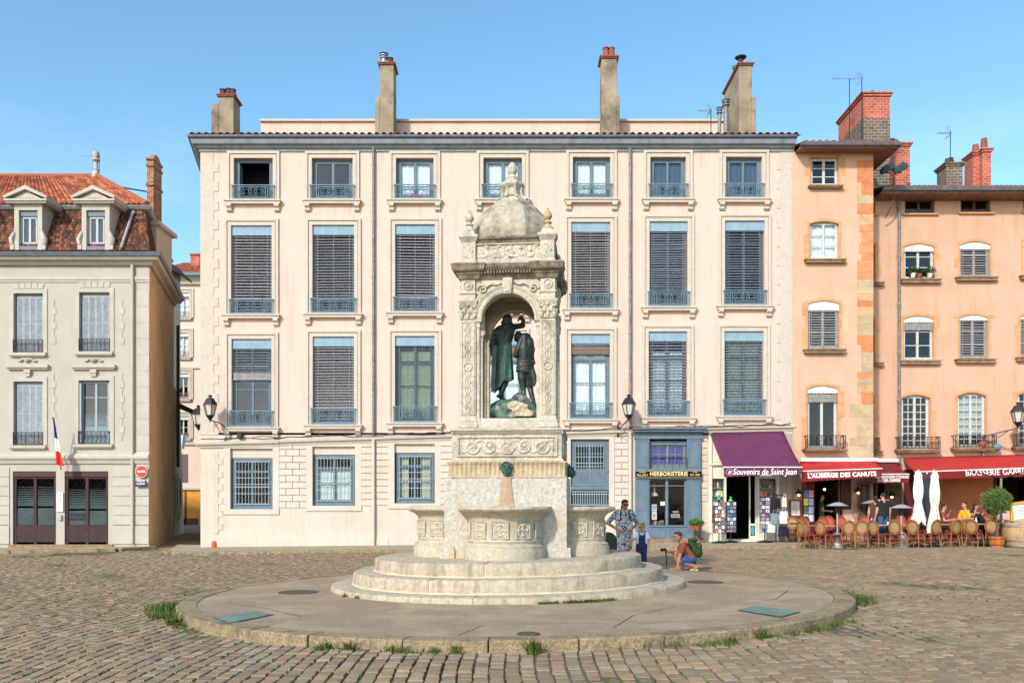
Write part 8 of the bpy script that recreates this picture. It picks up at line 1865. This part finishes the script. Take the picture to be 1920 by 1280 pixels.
# ---------------------------------------------------------------- people
SKIN=mat('warm_skin',lin((200,146,120)),.6,c2=lin((184,128,104)),scale=9,spec=.35); SKINR=mat('tanned_skin',lin((182,122,94)),.6,c2=lin((164,104,80)),scale=9)
def V3(*a): return Vector(a)
def hand(segs,balls,wr,d,up,side=1,curl=.3,s=1.0):
    """palm, four unequal fingers and a thumb starting at the wrist wr, pointing along d; up is the back of the hand"""
    d=Vector(d).normalized(); up=Vector(up); up=(up-d*up.dot(d)).normalized(); sd=d.cross(up)*side
    pc=wr+d*.045*s; 
    segs.append((wr,.022*s,wr+d*.035*s,.024*s))
    for k in range(4):
        o_=(k-1.5)*.019*s; kn=wr+d*.085*s+sd*o_; segs.append((wr+d*.025*s+sd*o_*.8,.016*s,kn,.0125*s)); L_=(.062,.074,.07,.055)[k]*s
        p=kn; dr=d.copy()
        for j,(f_,r0,r1) in enumerate(((.45,.0105,.0095),(.32,.0095,.0085),(.23,.0085,.0075))):
            dr=(dr-up*curl*(.5+.35*j)).normalized(); q=p+dr*L_*f_; segs.append((p,r0*s,q,r1*s)); p=q
    t0=wr+d*.03*s-sd*.028*s; t1=t0+(d*.55-sd*.75-up*curl).normalized()*.036*s; t2=t1+(d*.9-sd*.25-up*curl).normalized()*.03*s; segs+= [(wr+d*.015*s,.015*s,t0,.014*s),(t0,.013*s,t1,.011*s),(t1,.011*s,t2,.009*s)]
def head_parts(segs,balls,meshes_,hc,fwd,h,tilt_=None):
    """skull, jaw, nose, ears, lips; returns local frame"""
    f=Vector(fwd).normalized(); u=(tilt_ or Vector((0,0,1))); u=(u-f*u.dot(f)).normalized(); r_=f.cross(u)
    M=Matrix((( r_.x,f.x,u.x,hc.x),(r_.y,f.y,u.y,hc.y),(r_.z,f.z,u.z,hc.z),(0,0,0,1)))
    k=h
    def e(c,rr): balls.append((tuple(M@Vector([v*k for v in c])),tuple(v*k for v in rr),M.to_3x3().to_4x4()))
    e((0,-.004,.012),(.0445,.053,.052)); e((0,.012,-.022),(.036,.040,.040)); e((0,.026,-.048),(.020,.020,.016)); e((0,.050,-.008),(.0085,.014,.015)); e((0,.046,-.030),(.014,.008,.005)); e((0,.043,-.036),(.012,.008,.005))
    for s in (-1,1): e((s*.045,-.004,-.004),(.006,.012,.017)); e((s*.022,.038,-.014),(.014,.012,.012)); e((s*.018,.040,.018),(.016,.010,.006))
    return M
def add_eyes(par,M,h,kind=None,mt=None):
    if kind=='sun':
        m=MB()
        for s in (-1,1): m.ball((s*.019*h,.052*h,.004*h),(.018*h,.006*h,.014*h),10,6,M)
        m.path([M@Vector([v*h for v in p]) for p in ((-.046,0,.006),(-.040,.046,.008),(0,.057,.009),(.040,.046,.008),(.046,0,.006))],.0022*h,4); m.build('sunglasses',mt or IRON,par,smooth=60); return
    for s in (-1,1):
        m=MB(); m.ball((s*.018*h,.0455*h,.003*h),(.0065*h,.005*h,.0045*h),8,6,M); m.build('eye',mat('eye_dark',(.03,.02,.015),.2,spec=.6),par)
        m=MB(); m.path([M@Vector([v*h for v in p]) for p in ((s*.008,.049,.016),(s*.018,.0495,.019),(s*.028,.043,.016))],.0018*h,4); m.build('eyebrow',mat('brow',(.05,.03,.02),.8),par)
    if kind=='glasses':
        m=MB()
        for s in (-1,1): m.path([M@Vector(((s*.019+.013*math.cos(a))*h,.053*h,(.003+.010*math.sin(a))*h)) for a in [i*.7 for i in range(10)]],.0018*h,4)
        m.path([M@Vector([v*h for v in p]) for p in ((-.046,0,.004),(-.033,.05,.006),(-.006,.056,.006),(.006,.056,.006),(.033,.05,.006),(.046,0,.004))],.0016*h,4); m.build('glasses',IRON,par)
def hair_cap(name,mt,par,M,h,bits=(),thick=1.0,voxel=.008,balls=((0,-.012,.022),)):
    bl=[(tuple(M@Vector((0,-.010*h,.021*h))),(.050*h*thick,.053*h*thick,.051*h*thick),M.to_3x3().to_4x4())]
    for c,r_ in bits: bl.append((tuple(M@Vector([v*h for v in c])),tuple(v*h for v in r_),M.to_3x3().to_4x4()))
    return blob(name,mt,par,[],bl,voxel=voxel,smooth=2)
def figure(label,loc,rot,J,h,skin=SKIN,name='person',voxel=.009,legs=True,hands=(1,1),hcurl=.35,build=1.0):
    """J: joints in metres relative to loc, body facing -y; returns thing, joints, head matrix"""
    T=thing(name,label,'person',loc,R(rot)); segs=[];balls=[]; b=build
    g=lambda n:Vector(J[n]); hp=g('head')
    for s in ('l','r'):
        segs+=[(g('hip_'+s),.062*h*b/1.0*.9,g('sh_'+s)+(g('neck')-g('sh_'+s))*.25,.048*h*b),(g('hip_'+s),.055*h*b,g('knee_'+s),.034*h*b),(g('knee_'+s),.033*h*b,g('knee_'+s).lerp(g('ank_'+s),.35),.033*h*b),(g('knee_'+s).lerp(g('ank_'+s),.35),.033*h*b,g('ank_'+s),.020*h),
               (g('ank_'+s),.021*h,g('toe_'+s),.017*h),(g('ank_'+s),.022*h,g('ank_'+s)+(g('ank_'+s)-g('toe_'+s))*.3+V3(0,0,-.012*h),.018*h)] if legs else [(g('hip_'+s),.056*h*b,g('sh_'+s)+(g('neck')-g('sh_'+s))*.25,.048*h*b)]
        segs+=[(g('sh_'+s),.033*h*b,g('el_'+s),.025*h*b),(g('el_'+s),.025*h*b,g('wr_'+s),.0155*h*b),(g('neck'),.032*h*b,g('sh_'+s),.031*h*b)]
    mid=(g('hip_l')+g('hip_r'))/2; segs+=[(mid,.068*h*b,g('neck')+V3(0,0,-.06*h),.058*h*b),(g('neck')-V3(0,0,.02*h),.033*h,hp+(g('neck')-hp)*.35,.029*h)]
    M=head_parts(segs,balls,None,hp,J.get('face',(0,-1,0)),h,Vector(J['up']) if 'up' in J else None)
    for i,s in enumerate(('l','r')):
        if hands[i]: d=J.get('hd_'+s) or (g('wr_'+s)-g('el_'+s)); hand(segs,balls,g('wr_'+s),d,J.get('hu_'+s,(0,-1,0.2)),-1 if s=='l' else 1,J.get('curl_'+s,hcurl),h/1.75)
    body=blob('body',skin,T,segs,balls,voxel=voxel,smooth=2,k=.4)
    return T,g,M,body
def stand(h,**kw):
    J=dict(head=(0,-.01*h,.93*h),neck=(0,0,.845*h),sh_l=(-.105*h,0,.81*h),sh_r=(.105*h,0,.81*h),el_l=(-.14*h,.01*h,.63*h),el_r=(.14*h,.01*h,.63*h),wr_l=(-.15*h,-.03*h,.485*h),wr_r=(.15*h,-.03*h,.485*h),hip_l=(-.048*h,0,.52*h),hip_r=(.048*h,0,.52*h),
           knee_l=(-.052*h,-.01*h,.28*h),knee_r=(.052*h,-.01*h,.28*h),ank_l=(-.052*h,.01*h,.045*h),ank_r=(.052*h,.01*h,.045*h),toe_l=(-.06*h,-.085*h,.018*h),toe_r=(.06*h,-.085*h,.018*h))
    J.update(kw); return J
def tor(g,h,b=1.0,m=.012,low=0):
    """garment pieces round the torso"""
    mid=(g('hip_l')+g('hip_r'))/2; s=[]
    for q in 'lr': s.append((g('hip_'+q)+V3(0,0,low),(.058*b)*h+m,g('sh_'+q)+(g('neck')-g('sh_'+q))*.3-V3(0,0,.01*h),.047*h*b+m)); s.append((g('neck')-V3(0,0,.014*h),.034*h,g('sh_'+q),.034*h*b+m))
    s.append((mid+V3(0,0,low),.068*h*b+m*.8,g('neck')-V3(0,0,.075*h),.058*h*b+m)); return s
def ground_at(px,Y,lift=0): X=(px-960)/F*Y; return (X,Y,gz(X)+lift)
# woman with hands on hips
h=1.69; J=stand(h,el_l=(-.225*h,.06*h,.665*h),wr_l=(-.105*h,-.05*h,.575*h),el_r=(.215*h,.07*h,.66*h),wr_r=(.10*h,-.03*h,.575*h),hd_l=(.8,-.5,-.25),hd_r=(-.6,-.6,-.3),hu_l=(-.3,-1,.3),hu_r=(.3,-1,.3),head=(.012,-.02*h,.93*h),face=(.12,-1,-.22),up=(0,-.2,1))
T,g,M,B_=figure('woman in black and white patterned dress and sunglasses, hands on hips beside the fountain',ground_at(1170,20.3),8,J,h,SKINR)
DRS=bpy.data.materials.new('patterned_dress'); DRS.use_nodes=True; n_=DRS.node_tree; b_=n_.nodes['Principled BSDF']; b_.inputs['Roughness'].default_value=.9
t_=n_.nodes.new('ShaderNodeTexCoord'); v_=n_.nodes.new('ShaderNodeTexNoise'); v_.inputs['Scale'].default_value=26; v_.inputs['Detail'].default_value=1.5; v_.inputs['Distortion'].default_value=1.5; r_=n_.nodes.new('ShaderNodeValToRGB'); e_=r_.color_ramp.elements; e_[0].position=.47; e_[0].color=(.02,.02,.025,1); e_[1].position=.53; e_[1].color=(.62,.62,.60,1)
n_.links.new(t_.outputs['Object'],v_.inputs['Vector']); n_.links.new(v_.outputs['Fac'],r_.inputs[0]); n_.links.new(r_.outputs[0],b_.inputs['Base Color'])
def skirt(z0,z1,w0,w1):
    def f(m):
        rr=[]
        for j in range(14):
            q=j/13; ww=w0+(w1-w0)*q; z=z1+(z0-z1)*q
            rr.append([(ww*(1+.06*q*math.sin(a*7+.5))*math.cos(a)*1.0,ww*.72*(1+.08*q*math.sin(a*6))*math.sin(a)+.01,z+ (.03*math.sin(a+1))*q) for a in [2*math.pi*i/40 for i in range(40)]])
        m.rings(rr)
    return f
sl=[(g('sh_'+q),.036*h+.012,g('sh_'+q).lerp(g('el_'+q),.85),.029*h+.010) for q in 'lr']
blob('dress',DRS,T,tor(g,h,1,.016)+sl,[],voxel=.011,meshes=skirt(.30*h,.58*h,.098*h,.122*h))
hair_cap('hair',mat('dark_hair',(.022,.013,.010),.6,c2=(.04,.025,.018),scale=20),T,M,h,(((0,-.035,-.03),(.034,.03,.04)),((-.03,-.02,-.04),(.02,.028,.045)),((.03,-.02,-.05),(.018,.026,.05)),((0,.01,.05),(.04,.04,.02))),.98)
add_eyes(T,M,h,'sun'); 
m=MB(); m.path([g('neck')+V3(-.10,-.075,-.02),g('neck')+V3(-.115,-.10,-.22),g('neck')+V3(-.19,-.02,-.38)],.018,6); m.path([g('neck')+V3(.10,-.075,-.02),g('neck')+V3(.12,-.10,-.22),g('neck')+V3(.17,-.0,-.38)],.018,6); st=m.build('backpack_strap',IRON,None); 
bp=thing('backpack','small black backpack worn by the woman in the patterned dress','backpack',T.location,R(8)); st.parent=bp
blob('pack_body',IRON,bp,[],[((0,.16,.70*h),(.15,.09,.2)),((0,.15,.62*h),(.16,.1,.14))],voxel=.015)
m=MB()
for q in 'lr':
    a=g('ank_'+q); m.ball((a.x-.0,a.y-.05,.035),(.048,.13,.045),12,8)
m.build('shoe',mat('brown_shoe',lin((70,44,36)),.6),T,smooth=60)
# little girl in dungarees reaching left
h=1.03; J=stand(h,head=(0,-.02*h,.905*h),neck=(.0,0,.80*h),sh_l=(-.10*h,0,.765*h),sh_r=(.10*h,.02,.765*h),el_l=(-.20*h,-.10*h,.63*h),wr_l=(-.30*h,-.20*h,.53*h),hd_l=(-.7,-.6,-.15),hu_l=(-.2,-.2,1),el_r=(.17*h,.02*h,.62*h),wr_r=(.155*h,-.06*h,.50*h),hip_l=(-.05*h,0,.47*h),hip_r=(.05*h,0,.47*h),knee_l=(-.055*h,0,.26*h),knee_r=(.055*h,0,.26*h),face=(-.75,-.62,-.15))
T,g,M,B_=figure('little girl with bun in navy dungarees and white shirt beside the fountain steps',ground_at(1203,19.05,.0),0,J,h,SKIN,voxel=.008)
T.location.z=ISL_H+gz(T.location.x)
hh=h*1.28; 
# a child's head is larger
M2=Matrix.Translation(M.translation)@M.to_3x3().to_4x4()
sg_=[];bl_=[]; MM=head_parts(sg_,bl_,None,g('head'),J['face'],hh); bpy.data.objects.remove([c for c in kids(T) if c.name.startswith('body')][0])
segs=[];balls=[]
for s in 'lr':
    segs+=[(g('hip_'+s),.058*h,g('sh_'+s)+(g('neck')-g('sh_'+s))*.25,.05*h),(g('hip_'+s),.056*h,g('knee_'+s),.04*h),(g('knee_'+s),.04*h,g('ank_'+s),.026*h),(g('ank_'+s),.026*h,g('toe_'+s),.02*h),(g('sh_'+s),.036*h,g('el_'+s),.029*h),(g('el_'+s),.029*h,g('wr_'+s),.021*h),(g('neck'),.034*h,g('sh_'+s),.034*h)]
    hand(segs,balls,g('wr_'+s),J.get('hd_'+s) or (g('wr_'+s)-g('el_'+s)),J.get('hu_'+s,(0,-1,.2)),-1 if s=='l' else 1,.3,.72)
segs.append((g('neck')-V3(0,0,.02),.034*h,g('head'),.034*h)); segs.append((V3(0,0,.47*h),.07*h,V3(0,0,.74*h),.06*h)); blob('body',SKIN,T,segs,bl_,voxel=.007,smooth=2,k=.4); M=MM
WS=mat('white_shirt',lin((226,226,228)),.85,c2=lin((204,206,214)),scale=12); blob('shirt',WS,T,[(s_[0],s_[1],s_[2],s_[3]) for s_ in tor(g,h,1.05,.008)]+[(g('sh_'+q),.036*h+.012,g('sh_'+q).lerp(g('el_'+q),.6),.034*h+.012) for q in 'lr'],[],voxel=.009)
DEN=mat('navy_denim',lin((42,54,98)),.85,c2=lin((34,44,84)),scale=14); ds=[]
for q in 'lr': ds+=[(g('hip_'+q),.075*h,g('knee_'+q),.062*h),(g('knee_'+q),.062*h,g('ank_'+q)+V3(0,0,.02),.054*h)]
ds+=[(V3(0,0,.48*h),.085*h+.012,V3(0,0,.60*h),.08*h+.012),(V3(-.03*h,-.035*h,.56*h),.055*h,V3(-.03*h,-.04*h,.70*h),.045*h),(V3(.03*h,-.035*h,.56*h),.055*h,V3(.03*h,-.04*h,.70*h),.045*h),(V3(-.05*h,-.01,.5*h),.08*h,V3(.05*h,-.01,.5*h),.08*h)]
dn=blob('dungarees',DEN,T,ds,[],voxel=.009)
m=MB()
for s in (-1,1): m.path([V3(s*.05*h,-.085*h,.70*h),V3(s*.065*h,-.06*h,.79*h),V3(s*.06*h,.0,.825*h),V3(s*.05*h,.07*h,.76*h),V3(s*.03*h,.09*h,.6*h)],.012,5)
m.build('shoulder_strap',DEN,dn)
hair_cap('hair',mat('blond_hair',lin((176,128,78)),.6,c2=lin((146,100,60)),scale=20),T,M,hh,(((0,-.055,.055),(.022,.022,.022)),((0,-.03,-.01),(.036,.03,.035))),.98,.007); add_eyes(T,M,hh,'sun',mat('pink_glasses',lin((120,60,60)),.3))
m=MB()
for q in 'lr': a=g('ank_'+q); m.ball((a.x,a.y-.035,.03),(.038,.085,.032),12,8)
m.build('shoe',WS,T,smooth=60)
# crouching man with camera
h=1.80; rot=0
J=dict(head=(-.21,-.06,.80),neck=(-.10,0,.665),sh_l=(-.11,-.17,.60),sh_r=(-.0,.19,.60),el_l=(-.20,-.20,.34),wr_l=(-.255,-.26,.13),hd_l=(-.15,-.2,-1),hu_l=(-1,-.3,0),el_r=(-.22,.16,.42),wr_r=(-.415,.02,.44),hd_r=(-1,-.4,.25),hu_r=(0,.4,-1),hip_l=(.10,-.09,.26),hip_r=(.12,.11,.26),knee_l=(-.20,-.17,.235),ank_l=(.16,-.16,.115),toe_l=(.10,-.17,.03),knee_r=(-.24,.14,.40),ank_r=(-.14,.13,.075),toe_r=(-.30,.11,.02),face=(-1,-.28,-.12),up=(0,0,1),curl_r=1.1,curl_l=.25)
J['ank_l']=(.20,-.15,.10); J['toe_l']=(.12,-.17,.025)
loc=ground_at(1287,20.0)
T,g,M,B_=figure('crouching man in rust shirt and blue shorts taking a photo right of the fountain',loc,rot,J,h,SKINR,voxel=.009,build=.98)
RS=mat('rust_shirt',lin((142,74,54)),.85,c2=lin((120,60,44)),scale=10,bump=.3,bscale=20)
blob('shirt',RS,T,tor(g,h,.98,.012,.02)+[(g('sh_'+q),.036*h+.012,g('sh_'+q).lerp(g('el_'+q),.5),.033*h+.014) for q in 'lr'],[],voxel=.011)
BS=mat('blue_shorts',lin((44,82,136)),.85,c2=lin((34,66,116)),scale=10); s_=[]
for q in 'lr': s_+=[(g('hip_'+q),.062*h+.014,g('hip_'+q).lerp(g('knee_'+q),.72),.046*h+.014)]
s_.append((g('hip_l'),.06*h+.014,g('hip_r'),.06*h+.014)); blob('shorts',BS,T,s_,[],voxel=.011)
hair_cap('hair',mat('dark_brown_hair',(.035,.024,.018),.7,c2=(.06,.04,.03),scale=24),T,M,h,(((0,.015,.052),(.036,.034,.016)),),.97); add_eyes(T,M,h,'glasses')
m=MB()
for q,(dx) in (('l',0),('r',0)):
    a=g('ank_'+q); t_=g('toe_'+q); m.tube((a.x+.04,a.y,max(.012,a.z-.075)),(t_.x-.05,t_.y,.014),.032,n=8); m.ball((t_.x-.03,t_.y,.03),(.055,.045,.03),10,6); m.path([(a.x,a.y-.05,a.z-.02),(a.x+.03,a.y,a.z+.03),(a.x,a.y+.05,a.z-.02)],.012,5)
m.build('sandal',mat('tan_sandal',lin((196,166,120)),.7),T,smooth=60)
bp=thing('backpack','dark green backpack on the back of the crouching man','backpack',loc,0)
GBK=mat('green_nylon',lin((50,74,38)),.7,c2=lin((38,58,30)),scale=9,bump=.4,bscale=25)
blob('pack_body',GBK,bp,[(V3(.13,.02,.64),.10,V3(.27,.02,.42),.12)],[((.27,.02,.44),(.10,.13,.11)),((.30,.02,.54),(.08,.10,.12))],voxel=.014)
m=MB(); m.ball((.15,.02,.72),(.12,.12,.05),14,8,None); m.path([(.10,-.10,.70),(.26,-.12,.55),(.32,-.10,.38)],.010,5); m.path([(.02,-.18,.66),(-.10,-.19,.60),(-.04,-.2,.42),(.12,-.16,.36)],.02,6); m.build('pack_lid',GBK,bp,smooth=60)
m=MB(); cp=g('wr_r')+V3(-.10,-.04,.05); cm=thing('camera','small black camera held by the crouching man with hanging strap','camera',(loc[0]+cp.x,loc[1]+cp.y,loc[2]+cp.z))
m.box(-.035,.035,-.055,.055,-.03,.04); m.build('camera_body',IRON,cm,bevel=.01); m=MB(); m.lathe([(.035,0),(.038,.03),(.036,.07),(.028,.072)],14); m.v=[(-z-.03,y,x) for x,y,z in m.v]; m.build('lens',IRON,cm,smooth=40)
m=MB(); m.path([(.02,-.05,-.02),(.04,-.06,-.14),(.03,-.05,-.30),(.035,-.05,-.40),(.05,-.03,-.30),(.03,.02,-.1),(.02,.04,-.02)],.009,5); m.build('strap',IRON,cm)
# people on the terrace
def simple(label,px,Y,rot,h,shirt,trouser,hairm,J=None,lift=0,sleeve=.45,hairbits=(),skin=SKIN,kind=None,legs=True):
    J=J or stand(h); T,g,M,B_=figure(label,ground_at(px,Y,lift),rot,J,h,skin,voxel=.014,legs=legs)
    blob('shirt',shirt,T,tor(g,h,1.0,.012)+[(g('sh_'+q),.034*h+.012,g('sh_'+q).lerp(g('el_'+q),sleeve),.03*h+.012) for q in 'lr'],[],voxel=.016)
    if trouser: 
        s_=[(g('hip_l'),.06*h+.01,g('hip_r'),.06*h+.01)]
        for q in 'lr': s_+=[(g('hip_'+q),.06*h+.01,g('knee_'+q),.042*h+.01),(g('knee_'+q),.042*h+.01,g('ank_'+q),.03*h+.01)]
        blob('trousers',trouser,T,s_,[],voxel=.016)
    hair_cap('hair',hairm,T,M,h,hairbits,.99,.012); add_eyes(T,M,h,kind); return T
def sit(h,**kw):
    sh=.45; J=dict(head=(0,-.04,sh+.50*h-.05),neck=(0,0,sh+.36*h),sh_l=(-.105*h,0,sh+.325*h),sh_r=(.105*h,0,sh+.325*h),el_l=(-.14*h,-.08,sh+.17*h),el_r=(.14*h,-.08,sh+.17*h),wr_l=(-.09*h,-.30,sh+.19*h),wr_r=(.09*h,-.30,sh+.19*h),hip_l=(-.05*h,.05,sh+.07),hip_r=(.05*h,.05,sh+.07),knee_l=(-.07*h,-.36,sh+.06),knee_r=(.07*h,-.36,sh+.06),ank_l=(-.07*h,-.33,.07),ank_r=(.07*h,-.33,.07),toe_l=(-.07*h,-.45,.03),toe_r=(.07*h,-.45,.03)); J.update(kw); return J
DH=mat('dark_hair',(.02,.01,.01)); BLK=mat('black_cloth',(.018,.018,.022),.85); JE=mat('jeans',lin((58,84,120)),.85); GRN_=mat('green_shirt',lin((34,84,58)),.85); YEL=mat('yellow_shirt',lin((240,176,40)),.85); RED_=mat('red_top',lin((160,70,60)),.85); PNK=mat('pale_pink_top',lin((214,170,160)),.85); GRY=mat('grey_top',lin((110,116,122)),.85)
simple('waiter in dark green shirt standing in the dark restaurant doorway',1540,32.3,70,1.74,GRN_,BLK,DH,stand(1.74,el_l=(-.2,-.06,1.12),wr_l=(-.10,-.3,1.1),wr_r=(.12,-.3,1.1)),lift=.12)
simple('man in black shirt and jeans standing with his back to the square',1656,29.9,185,1.76,BLK,JE,DH,lift=.11)
simple('person in brown top standing left of the man in black shirt',1642,30.3,150,1.66,mat('brown_top',lin((84,56,48)),.85),JE,DH,lift=.11,hairbits=(((0,-.03,-.04),(.035,.03,.045)),),sleeve=.2)
simple('seated woman with sunglasses and red top behind the white parasols',1768,30.3,55,1.64,RED_,BLK,DH,sit(1.64,el_r=(.2,-.12,.86),wr_r=(.1,-.2,1.02)),kind='sun',lift=.12)
simple('seated man in bright yellow shirt at the terrace',1810,30.25,-75,1.76,YEL,JE,DH,sit(1.76),lift=.12)
simple('woman with long dark hair seated right of the yellow shirt',1827,30.6,65,1.64,GRY,BLK,DH,sit(1.64,wr_l=(-.1,-.25,.95)),hairbits=(((0,-.03,-.05),(.04,.03,.06)),),lift=.12)
simple('person in black leaning forward over the table',1845,30.0,-95,1.74,BLK,BLK,DH,sit(1.74,head=(0,-.42,.98),neck=(0,-.28,.98),sh_l=(-.18,-.24,.93),sh_r=(.18,-.24,.93),el_l=(-.24,-.4,.80),el_r=(.24,-.4,.8),wr_l=(-.08,-.55,.80),wr_r=(.08,-.55,.8),face=(0,-1,-.6),up=(0,-.5,1)),lift=.12,sleeve=.95)
simple('seated person in pale pink top behind the olive trunk',1884,30.5,-20,1.62,PNK,BLK,mat('brown_hair',(.06,.035,.02),.7),sit(1.62,el_r=(.24,-.12,.82),wr_r=(.22,-.30,.88)),lift=.12,hairbits=(((0,-.03,-.04),(.035,.03,.04)),))
